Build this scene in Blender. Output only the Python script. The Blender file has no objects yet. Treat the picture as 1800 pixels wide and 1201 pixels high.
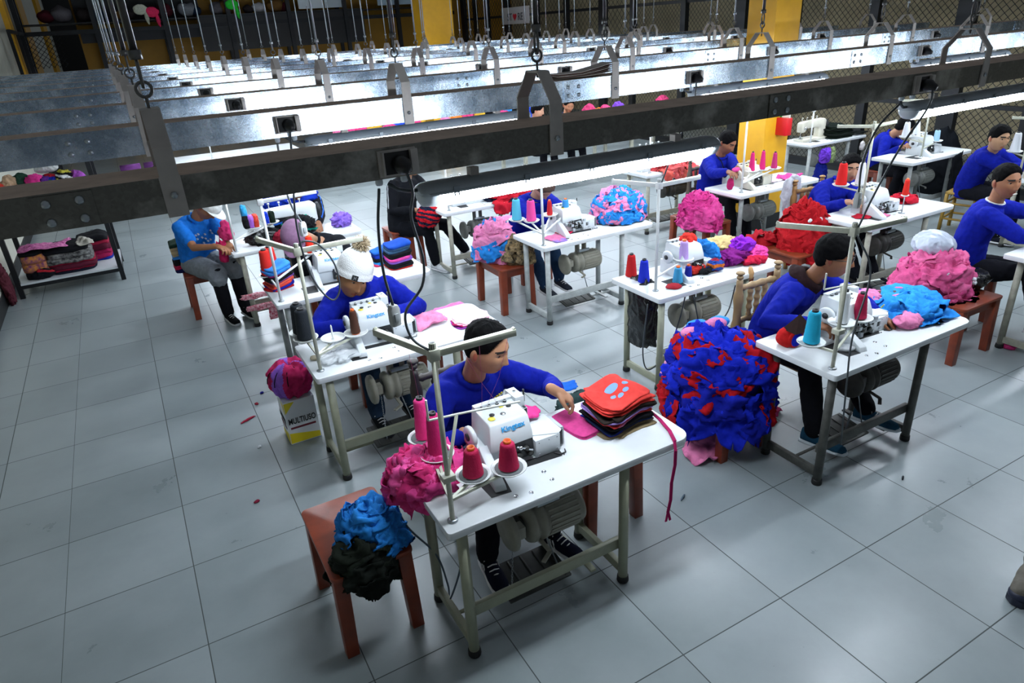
import bpy, bmesh, math, random
import numpy as np
from mathutils import Vector, Matrix, noise, Euler

SC = bpy.context.scene
COL = SC.collection
AMBIENT, LAMP = .145, 65
PI = math.pi
SC.view_settings.view_transform = 'Standard'
SC.view_settings.look = 'None'
SC.view_settings.exposure = 0.0
SC.view_settings.gamma = 1.0
SC.view_settings.use_curve_mapping = False


# ----------------------------------------------------------------- materials
def lin(c):
    if isinstance(c, str):
        c = [int(c[i:i + 2], 16) / 255 for i in (0, 2, 4)]
    return tuple(x / 12.92 if x <= .04045 else ((x + .055) / 1.055) ** 2.4 for x in c) + (1.0,)


MATS = {}


def mat(name, col, rough=.5, metal=0.0, var=0.0, vscale=8.0, bump=0.0, bscale=60.0, spec=None, emit=0.0, alpha=1.0, trans=0.0,
        col2=None, sheen=0.0):
    """One procedural material: a colour, optionally mottled towards col2 by noise, optionally bumped."""
    if name in MATS:
        return MATS[name]
    m = bpy.data.materials.new(name)
    m.use_nodes = True
    nt = m.node_tree
    b = nt.nodes['Principled BSDF']
    c = lin(col)
    b.inputs['Base Color'].default_value = c
    b.inputs['Roughness'].default_value = rough
    b.inputs['Metallic'].default_value = metal
    if spec is not None:
        b.inputs['Specular IOR Level'].default_value = spec
    if sheen:
        b.inputs['Sheen Weight'].default_value = sheen
        b.inputs['Sheen Roughness'].default_value = .6
    if alpha < 1:
        b.inputs['Alpha'].default_value = alpha
    if trans:
        b.inputs['Transmission Weight'].default_value = trans
    if emit:
        b.inputs['Emission Color'].default_value = c
        b.inputs['Emission Strength'].default_value = emit
    tc = None
    if var or bump:
        tc = nt.nodes.new('ShaderNodeTexCoord')
    if var:
        n = nt.nodes.new('ShaderNodeTexNoise')
        n.inputs['Scale'].default_value = vscale
        n.inputs['Detail'].default_value = 5
        n.inputs['Roughness'].default_value = .6
        nt.links.new(tc.outputs['Object'], n.inputs['Vector'])
        mr = nt.nodes.new('ShaderNodeMapRange')
        mr.inputs['From Min'].default_value = .35
        mr.inputs['From Max'].default_value = .65
        nt.links.new(n.outputs['Fac'], mr.inputs['Value'])
        mx = nt.nodes.new('ShaderNodeMix')
        mx.data_type = 'RGBA'
        mx.inputs['A'].default_value = c
        d = lin(col2) if col2 else tuple(x * (1 - var) for x in c[:3]) + (1,)
        mx.inputs['B'].default_value = d
        nt.links.new(mr.outputs['Result'], mx.inputs['Factor'])
        nt.links.new(mx.outputs['Result'], b.inputs['Base Color'])
    if bump:
        n2 = nt.nodes.new('ShaderNodeTexNoise')
        n2.inputs['Scale'].default_value = bscale
        n2.inputs['Detail'].default_value = 3
        nt.links.new(tc.outputs['Object'], n2.inputs['Vector'])
        bp = nt.nodes.new('ShaderNodeBump')
        bp.inputs['Strength'].default_value = bump
        bp.inputs['Distance'].default_value = .01
        nt.links.new(n2.outputs['Fac'], bp.inputs['Height'])
        nt.links.new(bp.outputs['Normal'], b.inputs['Normal'])
    MATS[name] = m
    return m


def fabric(hexcol, rough=.92):
    return mat('fabric_' + hexcol, hexcol, rough, 0, var=.22, vscale=30, bump=.12, bscale=220, spec=.12)


def plastic(hexcol, rough=.4):
    return mat('plastic_%s_%d' % (hexcol, int(rough * 100)), hexcol, rough)


def paint(hexcol, rough=.45, var=.12):
    return mat('paint_%s' % hexcol, hexcol, rough, 0, var=var, vscale=14, bump=.03, bscale=90)


# ------------------------------------------------------------------ geometry
def orth(d):
    d = Vector(d).normalized()
    a = Vector((0, 0, 1)) if abs(d.z) < .9 else Vector((1, 0, 0))
    u = d.cross(a).normalized()
    return u, d.cross(u).normalized()


class G:
    """Collects shapes into one mesh."""

    def __init__(self):
        self.v, self.f, self.mi, self.sm, self.mats = [], [], [], [], []

    def m(self, material):
        if material not in self.mats:
            self.mats.append(material)
        return self.mats.index(material)

    def add(self, vs, fs, material=None, smooth=False):
        k = len(self.v)
        self.v += [tuple(p) for p in vs]
        i = self.m(material) if material is not None else 0
        for f in fs:
            self.f.append([k + a for a in f])
            self.mi.append(i)
            self.sm.append(smooth)
        return self

    def box(self, c, s, material=None, rz=0.0, R=None, taper=1.0):
        R = R or Matrix.Rotation(rz, 3, 'Z')
        vs = []
        for z in (-1, 1):
            t = taper if z > 0 else 1.0
            for x, y in ((-1, -1), (1, -1), (1, 1), (-1, 1)):
                vs.append(Vector(c) + R @ Vector((x * s[0] / 2 * t, y * s[1] / 2 * t, z * s[2] / 2)))
        return self.add(vs, [(3, 2, 1, 0), (4, 5, 6, 7), (0, 1, 5, 4), (1, 2, 6, 5), (2, 3, 7, 6), (3, 0, 4, 7)], material)

    def bar(self, p0, p1, w, h, material=None, up=(0, 0, 1)):
        p0, p1 = Vector(p0), Vector(p1)
        d = (p1 - p0).normalized()
        upv = Vector(up)
        if abs(d.dot(upv)) > .98:
            upv = Vector((0, 1, 0))
        u = d.cross(upv).normalized()
        w_ = u.cross(d).normalized()
        vs = [p + u * a * w / 2 + w_ * b * h / 2 for p in (p0, p1) for a, b in ((-1, -1), (1, -1), (1, 1), (-1, 1))]
        return self.add(vs, [(0, 1, 2, 3), (7, 6, 5, 4), (4, 5, 1, 0), (5, 6, 2, 1), (6, 7, 3, 2), (7, 4, 0, 3)], material)

    def tube(self, pts, r, material=None, n=10, cap=True, closed=False):
        pts = [Vector(p) for p in pts]
        rs = r if isinstance(r, (list, tuple)) else [r] * len(pts)
        vs, fs = [], []
        prev = None
        N = len(pts)
        for i, p in enumerate(pts):
            if closed:
                d = pts[(i + 1) % N] - pts[i - 1]
            else:
                d = pts[min(i + 1, N - 1)] - pts[max(i - 1, 0)]
            d.normalize()
            if prev is None:
                u, w = orth(d)
            else:
                u = prev - d * prev.dot(d)
                u.normalize()
                w = d.cross(u)
            prev = u
            for k in range(n):
                a = 2 * PI * k / n
                vs.append(p + (u * math.cos(a) + w * math.sin(a)) * rs[i])
        for i in range(N if closed else N - 1):
            j = (i + 1) % N
            for k in range(n):
                fs.append((i * n + k, i * n + (k + 1) % n, j * n + (k + 1) % n, j * n + k))
        if cap and not closed:
            fs.append(tuple(range(n - 1, -1, -1)))
            fs.append(tuple((N - 1) * n + k for k in range(n)))
        return self.add(vs, fs, material, True)

    def cap_tube(self, pts, r, material=None, n=12):
        """tube with rounded ends"""
        pts = [Vector(p) for p in pts]
        rs = list(r) if isinstance(r, (list, tuple)) else [r] * len(pts)
        d0 = (pts[0] - pts[1]).normalized()
        d1 = (pts[-1] - pts[-2]).normalized()
        A, B = [], []
        for k in (80, 60, 35):
            a = math.radians(k)
            A.append((pts[0] + d0 * rs[0] * math.sin(a), rs[0] * math.cos(a)))
            B.insert(0, (pts[-1] + d1 * rs[-1] * math.sin(a), rs[-1] * math.cos(a)))
        P = [a for a, _ in A] + pts + [b for b, _ in B]
        Rr = [a for _, a in A] + rs + [b for _, b in B]
        return self.tube(P, Rr, material, n)

    def lathe(self, prof, origin=(0, 0, 0), material=None, n=20, axis=(0, 0, 1), cap=True):
        o = Vector(origin)
        ax = Vector(axis).normalized()
        if abs(ax.z) > .999:
            u, w = Vector((1, 0, 0)), Vector((0, 1, 0)) * (1 if ax.z > 0 else -1)
        else:
            u, w = orth(ax)
            w = ax.cross(u)
        vs, fs = [], []
        for r, z in prof:
            for k in range(n):
                a = 2 * PI * k / n
                vs.append(o + ax * z + (u * math.cos(a) + w * math.sin(a)) * max(r, 1e-5))
        for i in range(len(prof) - 1):
            for k in range(n):
                fs.append((i * n + k, i * n + (k + 1) % n, (i + 1) * n + (k + 1) % n, (i + 1) * n + k))
        if cap:
            fs.append(tuple(range(n - 1, -1, -1)))
            fs.append(tuple((len(prof) - 1) * n + k for k in range(n)))
        return self.add(vs, fs, material, True)

    def cyl(self, p0, p1, r, material=None, n=14, r1=None):
        p0, p1 = Vector(p0), Vector(p1)
        L = (p1 - p0).length
        return self.lathe([(r, 0), (r if r1 is None else r1, L)], p0, material, n, p1 - p0)

    def ell(self, c, r, material=None, R=None, nu=14, nv=9):
        vs, fs = [], []
        R = R or Matrix.Identity(3)
        if not isinstance(r, (list, tuple)):
            r = (r, r, r)
        for i in range(nv + 1):
            p = -PI / 2 + PI * i / nv
            for k in range(nu):
                a = 2 * PI * k / nu
                q = Vector((math.cos(p) * math.cos(a) * r[0], math.cos(p) * math.sin(a) * r[1], math.sin(p) * r[2]))
                vs.append(Vector(c) + R @ q)
        for i in range(nv):
            for k in range(nu):
                fs.append((i * nu + k, i * nu + (k + 1) % nu, (i + 1) * nu + (k + 1) % nu, (i + 1) * nu + k))
        return self.add(vs, fs, material, True)

    def prism(self, outline, z0, z1, material=None, M4=None):
        """a polygon in x, y pushed from z0 to z1, placed by matrix M4"""
        n = len(outline)
        vs = [Vector((x, y, z0)) for x, y in outline] + [Vector((x, y, z1)) for x, y in outline]
        if M4 is not None:
            vs = [M4 @ p for p in vs]
        fs = [tuple(range(n - 1, -1, -1)), tuple(range(n, 2 * n))] + [(i, (i + 1) % n, n + (i + 1) % n, n + i) for i in range(n)]
        return self.add(vs, fs, material)

    def mesh(self, name, bevel=0.0, seg=2, weld=False):
        me = bpy.data.meshes.new(name)
        me.from_pydata(self.v, [], self.f)
        for m_ in self.mats:
            me.materials.append(m_)
        me.polygons.foreach_set('material_index', self.mi)
        me.polygons.foreach_set('use_smooth', self.sm)
        bm = bmesh.new()
        bm.from_mesh(me)
        if weld:
            bmesh.ops.remove_doubles(bm, verts=bm.verts, dist=1e-5)
        bmesh.ops.recalc_face_normals(bm, faces=bm.faces)
        if bevel:
            es = [e for e in bm.edges if len(e.link_faces) == 2 and e.calc_face_angle(0) > .6]
            if es:
                bmesh.ops.bevel(bm, geom=es, offset=bevel, segments=seg, profile=.5, affect='EDGES', clamp_overlap=True)
                for f in bm.faces:
                    f.smooth = True
        bm.to_mesh(me)
        bm.free()
        if bevel:
            try:
                me.set_sharp_from_angle(angle=math.radians(40))
            except Exception:
                pass
        me.update()
        return me

    def build(self, name, parent=None, loc=(0, 0, 0), rz=0.0, bevel=0.0, **props):
        return link(name, self.mesh(name, bevel), parent, loc, rz, **props)


def link(name, data, parent=None, loc=(0, 0, 0), rz=0.0, **props):
    o = bpy.data.objects.new(name, data)
    COL.objects.link(o)
    o.location = loc
    if rz:
        o.rotation_euler = (0, 0, rz)
    if parent is not None:
        o.parent = parent
    for k, v in props.items():
        if v is not None:
            o[k] = v
    return o


def thing(name, label, cat, loc=(0, 0, 0), rz=0.0, group=None, kind=None):
    return link(name, None, None, loc, rz, label=label, category=cat, group=group, kind=kind)


def tag(o, label, cat, group=None):
    o['label'] = label
    o['category'] = cat
    if group:
        o['group'] = group
    return o


def copy_tree(o, parent=None):
    c = o.copy()
    COL.objects.link(c)
    if parent is not None:
        c.parent = parent
    for ch in o.children:
        copy_tree(ch, c)
    return c


def text_mesh(body, size, material, depth=.001, sx=1.0, bold=0.0):
    cu = bpy.data.curves.new('lettering', 'FONT')
    cu.body = body
    cu.size = size
    cu.extrude = depth
    cu.offset = bold
    cu.align_x = 'CENTER'
    cu.align_y = 'CENTER'
    o = bpy.data.objects.new('lettering', cu)
    COL.objects.link(o)
    bpy.context.view_layer.update()
    dg = bpy.context.evaluated_depsgraph_get()
    me = bpy.data.meshes.new_from_object(o.evaluated_get(dg))
    bpy.data.objects.remove(o)
    bpy.data.curves.remove(cu)
    me.materials.clear()
    me.materials.append(material)
    if sx != 1:
        me.transform(Matrix.Diagonal((sx, 1, 1, 1)))
    return me


def remeshed(g, name, voxel, smooth=2, wrinkle=None):
    """Union of every closed shape in g as one continuous surface."""
    me = g.mesh(name + '_raw')
    o = bpy.data.objects.new(name + '_raw', me)
    COL.objects.link(o)
    md = o.modifiers.new('union', 'REMESH')
    md.mode = 'VOXEL'
    md.voxel_size = voxel
    md.use_smooth_shade = True
    if smooth:
        sm = o.modifiers.new('smooth', 'SMOOTH')
        sm.factor = .5
        sm.iterations = smooth
    bpy.context.view_layer.update()
    dg = bpy.context.evaluated_depsgraph_get()
    out = bpy.data.meshes.new_from_object(o.evaluated_get(dg))
    bpy.data.objects.remove(o)
    bpy.data.meshes.remove(me)
    out.name = name
    if wrinkle:
        n = len(out.vertices)
        co = np.empty(n * 3)
        no = np.empty(n * 3)
        out.vertices.foreach_get('co', co)
        out.vertices.foreach_get('normal', no)
        co = co.reshape(-1, 3)
        no = no.reshape(-1, 3)
        d = np.array([wrinkle(Vector(p)) for p in co])
        out.vertices.foreach_set('co', (co + no * d[:, None]).ravel())
        out.update()
    out.polygons.foreach_set('use_smooth', [True] * len(out.polygons))
    return out


def sstep(a, b, x):
    t = max(0.0, min(1.0, (x - a) / (b - a)))
    return t * t * (3 - 2 * t)


# ============================================================ camera and light
cam = bpy.data.cameras.new('camera')
cam.sensor_width = 36
cam.lens = 1197.234 / 1800 * 36
cam.clip_start = .05
cam.clip_end = 120
camo = bpy.data.objects.new('camera', cam)
COL.objects.link(camo)
camo.location = (2.03957, -6.34397, 2.52388)
camo.rotation_euler = (1.135486, 0.057043, -0.512795)
SC.camera = camo
cam.dof.use_dof = False

w = bpy.data.worlds.new('hall_ambient')
SC.world = w
w.use_nodes = True
w.node_tree.nodes['Background'].inputs['Color'].default_value = (.78, .88, 1.0, 1)
w.node_tree.nodes['Background'].inputs['Strength'].default_value = AMBIENT

# ============================================================ setting
XL, XR, YB, YF, ZC = .46, 12.35, 16.2, -9.0, 5.2


def floor_material():
    m = bpy.data.materials.new('grey_floor_tile')
    m.use_nodes = True
    nt = m.node_tree
    N, L = nt.nodes, nt.links
    b = N['Principled BSDF']
    geo = N.new('ShaderNodeNewGeometry')
    sep = N.new('ShaderNodeSeparateXYZ')
    L.new(geo.outputs['Position'], sep.inputs[0])

    def math_(op, a, bb=None, cc=None):
        n = N.new('ShaderNodeMath')
        n.operation = op
        for i, q in enumerate((a, bb, cc)):
            if q is None:
                continue
            if isinstance(q, (int, float)):
                n.inputs[i].default_value = q
            else:
                L.new(q, n.inputs[i])
        return n.outputs[0]
    x, y = sep.outputs['X'], sep.outputs['Y']
    # cut column of tiles along the left wall, slightly wider joint from x = 4.8 on
    left = math_('LESS_THAN', x, 1.2)
    right = math_('GREATER_THAN', x, 4.5)
    xs = math_('SUBTRACT', math_('SUBTRACT', x, math_('MULTIPLY', left, .2)), math_('MULTIPLY', right, .028))
    fx = math_('ABSOLUTE', math_('SUBTRACT', math_('FRACT', math_('ADD', math_('DIVIDE', xs, .6), .5)), .5))
    fy = math_('ABSOLUTE', math_('SUBTRACT', math_('FRACT', math_('ADD', math_('DIVIDE', y, .6), .5)), .5))
    d = math_('MULTIPLY', math_('MINIMUM', fx, fy), .6)
    joint = N.new('ShaderNodeMapRange')
    joint.interpolation_type = 'SMOOTHSTEP'
    joint.inputs['From Min'].default_value = .0016
    joint.inputs['From Max'].default_value = .0034
    joint.inputs['To Min'].default_value = 1
    joint.inputs['To Max'].default_value = 0
    L.new(d, joint.inputs['Value'])
    # tile tone changes a little from tile to tile, and is cloudy inside
    ix = math_('FLOOR', math_('DIVIDE', xs, .6))
    iy = math_('FLOOR', math_('DIVIDE', y, .6))
    cb = N.new('ShaderNodeCombineXYZ')
    L.new(ix, cb.inputs[0])
    L.new(iy, cb.inputs[1])
    wn = N.new('ShaderNodeTexWhiteNoise')
    wn.noise_dimensions = '3D'
    L.new(cb.outputs[0], wn.inputs['Vector'])
    no = N.new('ShaderNodeTexNoise')
    no.inputs['Scale'].default_value = 2.2
    no.inputs['Detail'].default_value = 7
    no.inputs['Roughness'].default_value = .62
    L.new(geo.outputs['Position'], no.inputs['Vector'])
    tone = math_('ADD', math_('MULTIPLY', wn.outputs['Value'], .16), math_('MULTIPLY', no.outputs['Fac'], .55))
    ramp = N.new('ShaderNodeValToRGB')
    ramp.color_ramp.elements[0].position = .12
    ramp.color_ramp.elements[0].color = lin('7a8486')
    ramp.color_ramp.elements[1].position = .62
    ramp.color_ramp.elements[1].color = lin('99a2a4')
    L.new(tone, ramp.inputs['Fac'])
    # fine dark scuffs
    sc = N.new('ShaderNodeTexNoise')
    sc.inputs['Scale'].default_value = 38
    sc.inputs['Detail'].default_value = 2
    L.new(geo.outputs['Position'], sc.inputs['Vector'])
    scr = N.new('ShaderNodeMapRange')
    scr.inputs['From Min'].default_value = .74
    scr.inputs['From Max'].default_value = .8
    L.new(sc.outputs['Fac'], scr.inputs['Value'])
    m1 = N.new('ShaderNodeMix')
    m1.data_type = 'RGBA'
    m1.inputs['B'].default_value = lin('59605f')
    L.new(math_('MULTIPLY', scr.outputs[0], .25), m1.inputs['Factor'])
    L.new(ramp.outputs['Color'], m1.inputs['A'])
    m2 = N.new('ShaderNodeMix')
    m2.data_type = 'RGBA'
    m2.inputs['B'].default_value = lin('3d4443')
    L.new(joint.outputs[0], m2.inputs['Factor'])
    L.new(m1.outputs['Result'], m2.inputs['A'])
    L.new(m2.outputs['Result'], b.inputs['Base Color'])
    rr = N.new('ShaderNodeMapRange')
    rr.inputs['From Min'].default_value = .3
    rr.inputs['From Max'].default_value = .7
    rr.inputs['To Min'].default_value = .26
    rr.inputs['To Max'].default_value = .42
    L.new(no.outputs['Fac'], rr.inputs['Value'])
    L.new(math_('ADD', rr.outputs[0], math_('MULTIPLY', joint.outputs[0], .4)), b.inputs['Roughness'])
    bp = N.new('ShaderNodeBump')
    bp.invert = True
    bp.inputs['Strength'].default_value = .35
    bp.inputs['Distance'].default_value = .002
    L.new(joint.outputs[0], bp.inputs['Height'])
    L.new(bp.outputs['Normal'], b.inputs['Normal'])
    return m


def slab(name, lo, hi, material):
    g = G()
    g.box([(a + c) / 2 for a, c in zip(lo, hi)], [c - a for a, c in zip(lo, hi)], material)
    return g.build(name, kind='structure')


WALLM = paint('b9bbb0', .7)
YEL = mat('yellow_paint', 'd9a21c', .5, 0, var=.1, vscale=5, bump=.03)
BLK = mat('black_paint', '0e1114', .5, 0, var=.2, vscale=10)
BLKM = mat('black_steel', '14171b', .45, .3, var=.2, vscale=12)
slab('floor', (XL - .2, YF, -.1), (XR + 2.6, 34.2, 0), floor_material())
slab('wall_left', (XL - .2, YF, 0), (XL, 34, ZC), mat('cream_wall', 'cdcdbf', .7, 0, var=.12, vscale=2))
slab('wall_far', (XL - .2, 34, 0), (4, 34.2, ZC), BLK)
slab('wall_back', (1.75, YB, 0), (XR + 2.6, YB + .2, ZC), mat('yellow_wall', 'a87a16', .6, 0, var=.15, vscale=2))
slab('wall_right', (XR + 2.4, YF, 0), (XR + 2.6, YB, ZC), mat('tan_wall', 'bdb08e', .8, 0, var=.25, vscale=1.5))
slab('baseboard_left', (XL, YF, 0), (XL + .015, YB, .16), BLK)
slab('baseboard_right', (XR - .02, YF, 0), (XR + .05, YB, .14), BLK)


def pillar(name, x0, x1, y0, y1, z0=0):
    g = G()
    g.box(((x0 + x1) / 2, (y0 + y1) / 2, (ZC + z0) / 2), (x1 - x0, y1 - y0, ZC - z0), YEL)
    g.box(((x0 + x1) / 2, (y0 + y1) / 2, z0 + .09), (x1 - x0 + .012, y1 - y0 + .012, .18), BLK)
    g.build(name, kind='structure')


pillar('pillar_1', 8.68, 9.08, -.5, -.1)
pillar('pillar_2', 8.72, 9.45, 9.6, 10.2)
for i, (yy, y2) in enumerate(((13.2, 13.9), (17.2, 19.2), (26.5, 29))):
    pillar('pillar_%d' % (3 + i), XL, XL + .1, yy, y2)


def wire_mesh(g, p0, du, dv, nu, nv, step, r, material):
    """diamond wire netting in the rectangle p0 + a*du + b*dv as thin four-sided wires"""
    p0, du, dv = Vector(p0), Vector(du), Vector(dv)
    Lu, Lv = du.length, dv.length
    u, v = du / Lu, dv / Lv
    k = -Lv
    while k < Lu:
        for s in (0, 1):
            a0, b0 = (k, 0.0)
            a1, b1 = (k + Lv, Lv)
            if a0 < 0:
                b0 -= a0
                a0 = 0
            if a1 > Lu:
                b1 -= a1 - Lu
                a1 = Lu
            if a1 - a0 > .01:
                if s:
                    q0, q1 = p0 + u * a0 + v * (Lv - b0), p0 + u * a1 + v * (Lv - b1)
                else:
                    q0, q1 = p0 + u * a0 + v * b0, p0 + u * a1 + v * b1
                g.tube([q0, q1], r, material, 4, cap=False)
        k += step


# black-framed wire fence along the right side, posts and netting
fence = thing('wire_fence', 'long black-framed wire mesh fence down the right side of the hall', 'fence', (XR, 0, 0))
WIRE = mat('netting_wire', '23262a', .4, .6)
ys = [-4.6, -3.05, -1.55, -.5, .85, 2.3, 3.5, 5.0, 6.6, 7.7, 9.2, 10.6, 12.2, 13.4, 14.2, 15.0]
for i, yy in enumerate(ys):
    g = G()
    g.box((0, yy, ZC / 2), (.1, .14 if i % 3 else .24, ZC), BLKM)
    g.build('post', fence)
g = G()
for zz in (.1, 1.15, 2.75, 3.9):
    g.bar((0, ys[0], zz), (0, ys[-1], zz), .05, .06, BLKM)
g.build('rail', fence)
for i in range(len(ys) - 1):
    g = G()
    st = .1 if ys[i] < 6 else .16
    wire_mesh(g, (.03, ys[i], .1), (0, ys[i + 1] - ys[i], 0), (0, 0, 3.9), 0, 0, st, .0042 if ys[i] < 6 else .006, WIRE)
    g.build('wire_netting', fence)

# back: black steel storage gallery in front of the yellow wall
gal = thing('storage_gallery', 'black steel storage gallery with rails along the yellow back wall', 'gallery', (0, YB - .9, 0))
g = G()
for x in [XL + .1 + 1.62 * k for k in range(8)]:
    g.box((x, 0, ZC / 2), (.11, .11, ZC), BLKM)
    g.box((x, .75, ZC / 2), (.09, .09, ZC), BLKM)
g.build('upright', gal)
g = G()
for zz, hh in ((2.98, .1), (3.95, .09), (4.6, .06)):
    g.bar((XL, 0, zz), (XR - .2, 0, zz), .06, hh, BLKM)
g.box(((XL + XR) / 2 - .1, .4, 3.18), (XR - XL - .3, .8, .03), BLKM)
g.box(((XL + XR) / 2 - .1, .4, 4.05), (XR - XL - .3, .8, .03), BLKM)
g.build('rail', gal)
g = G()
g.box((6.9, .02, 2.78), (4.6, .03, .9), BLK)
g.box((3.6, .1, 2.84), (3.6, .03, .26), mat('dark_board', '1b1f25', .6))
g.box((3.3, .8, 3.9), (3.0, .03, 1.5), mat('dark_board', '1b1f25', .6))
g.build('dark_panel', gal)
g = G()
wire_mesh(g, (XL, -.03, 2.2), (.9, 0, 0), (0, 0, .75), 0, 0, .12, .006, WIRE)
g.build('wire_netting', gal)
g = G()
g.bar((.62, -3.8, 2.98), (.62, 0, 2.98), .05, .07, BLKM)
for yy in (-3.8, -1.9):
    g.box((.62, yy, 1.5), (.06, .06, 3.0), BLKM)
g.build('side_rail', gal)
for i, (x0, x1, hexc) in enumerate(((7.35, 8.05, 'c8d2d8'), (8.1, 8.6, 'aeb9c0'), (9.7, 10.9, '9fb4c4'), (10.95, 12.1, '8aa6bd'))):
    g = G()
    g.box(((x0 + x1) / 2, YB - .85, 3.75), (x1 - x0, .03, .95), mat('pale_panel_' + hexc, hexc, .5))
    g.build('wall_panel', None, label='%s panel high on the back wall, %s' % (('white', 'grey-white', 'pale blue', 'blue-grey')[i], ('left of the far yellow pillar', 'just touching the far yellow pillar', 'right of the far yellow pillar', 'beside the wire fence')[i]), category='panel')

# the shop sign on the far fence
sg = thing('store_sign', 'white store sign with red heart among the letters on the far fence', 'sign', (XR - .09, 11.6, 2.75), -PI / 2)
g = G()
g.box((0, 0, 0), (1.5, .03, .42), mat('sign_white', 'b8b4b4', .5))
g.build('board', sg, bevel=.004)
dk = mat('sign_dark', '3a3a44', .5)
for s_, x_ in (('ST', -.28), ('RE', .3)):
    o = link('lettering', text_mesh(s_, .26, dk, .004), sg, (x_, -.02, -.04))
    o.rotation_euler = (PI / 2, 0, 0)
g = G()
hp = []
for k in range(28):
    t = 2 * PI * k / 28
    hp.append((.0065 * 16 * math.sin(t) ** 3, .0065 * (13 * math.cos(t) - 5 * math.cos(2 * t) - 2 * math.cos(3 * t) - math.cos(4 * t))))
g.prism(hp, .0, .006, mat('heart_red', 'c0182c', .5), Matrix.Translation((0, -.018, -.03)) @ Matrix.Rotation(PI / 2, 4, 'X'))
g.build('heart', sg)

# goods on the gallery: bags and bundles, each its own thing
random.seed(5)
gcol = ['3a3436', '6d6a70', '223044', '55202a', '8a8f96', '2d4a3a', 'c8c8cc', '7a5a32', 'b07a1c']
for i in range(26):
    x = XL + .5 + i * .265 + random.uniform(-.06, .06)
    z = 3.2 if i % 3 else 4.07
    me = None
    g = G()
    rr = random.uniform(.14, .24)
    g.ell((0, 0, rr * .75), (rr, rr * .8, rr * .78), fabric(random.choice(gcol)), nu=16, nv=10)
    g.v = [tuple(Vector(p) * (1 + .22 * noise.noise(Vector(p) * 7 + Vector((i, 0, 0))))) for p in g.v]
    g.build('storage_bundle', None, (x, YB - .55, z + .02), label='dark soft bundle kept on the gallery shelves by the back wall', category='bundle', group='bundles on the gallery')
for hexc, x, z, lab in (('ff3c6e', 3.55, 3.35, 'bright pink cloth hung over the back gallery rail'), ('39e04a', 5.55, 3.45, 'bright green cloth on the back gallery rail'), ('d8dcc8', 3.3, 3.42, 'pale cloth lump beside the pink cloth on the gallery')):
    g = G()
    g.ell((0, 0, 0), (.17, .07, .12), fabric(hexc), nu=16, nv=10)
    g.ell((.1, -.02, -.16), (.05, .04, .16), fabric(hexc), nu=12, nv=8)
    g.v = [tuple(Vector(p) * (1 + .25 * noise.noise(Vector(p) * 12))) for p in g.v]
    g.build('hung_cloth', None, (x, YB - .98, z), label=lab, category='cloth')

# fire box on the yellow pillar
fb = thing('wall_box', 'red box with a white and green card on the near yellow pillar', 'box', (8.86, -.6, 1.25))
g = G()
g.box((.05, .05, 0), (.1, .2, .2), mat('box_red', 'c8141c', .4))
g.build('body', fb, bevel=.008)
g = G()
g.box((.06, .05, .2), (.012, .18, .2), mat('card_white', 'd8e0d8', .5))
g.box((.053, .1, .2), (.012, .06, .2), mat('card_green', '3aa84a', .5))
g.build('card', fb)


# =========================================================== trunking and lamps
def galv(name, base, dark, rough, blotch, metal):
    m = bpy.data.materials.new(name)
    m.use_nodes = True
    nt = m.node_tree
    N, L = nt.nodes, nt.links
    b = N['Principled BSDF']
    tc = N.new('ShaderNodeTexCoord')
    v = N.new('ShaderNodeTexVoronoi')
    v.inputs['Scale'].default_value = 120
    L.new(tc.outputs['Object'], v.inputs['Vector'])
    n = N.new('ShaderNodeTexNoise')
    n.inputs['Scale'].default_value = 4.5
    n.inputs['Detail'].default_value = 5
    n.inputs['Roughness'].default_value = .6
    L.new(tc.outputs['Object'], n.inputs['Vector'])
    sp = N.new('ShaderNodeSeparateColor')
    L.new(v.outputs['Color'], sp.inputs[0])
    mr = N.new('ShaderNodeMapRange')
    mr.inputs['From Min'].default_value = blotch
    mr.inputs['From Max'].default_value = blotch + .14
    L.new(n.outputs['Fac'], mr.inputs['Value'])
    mx = N.new('ShaderNodeMix')
    mx.data_type = 'RGBA'
    mx.inputs['A'].default_value = lin(dark)
    mx.inputs['B'].default_value = lin(base)
    fm = N.new('ShaderNodeMath')
    fm.operation = 'MULTIPLY_ADD'
    fm.inputs[1].default_value = .12
    L.new(sp.outputs[0], fm.inputs[0])
    fm2 = N.new('ShaderNodeMath')
    fm2.operation = 'MULTIPLY'
    fm2.inputs[1].default_value = .85
    L.new(mr.outputs[0], fm2.inputs[0])
    L.new(fm2.outputs[0], fm.inputs[2])
    L.new(fm.outputs[0], mx.inputs['Factor'])
    L.new(mx.outputs['Result'], b.inputs['Base Color'])
    b.inputs['Metallic'].default_value = metal
    r2 = N.new('ShaderNodeMath')
    r2.operation = 'MULTIPLY_ADD'
    r2.inputs[1].default_value = .05
    r2.inputs[2].default_value = rough
    L.new(sp.outputs[1], r2.inputs[0])
    L.new(r2.outputs[0], b.inputs['Roughness'])
    bp = N.new('ShaderNodeBump')
    bp.inputs['Strength'].default_value = .02
    bp.inputs['Distance'].default_value = .004
    L.new(sp.outputs[0], bp.inputs['Height'])
    L.new(bp.outputs['Normal'], b.inputs['Normal'])
    return m


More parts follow.
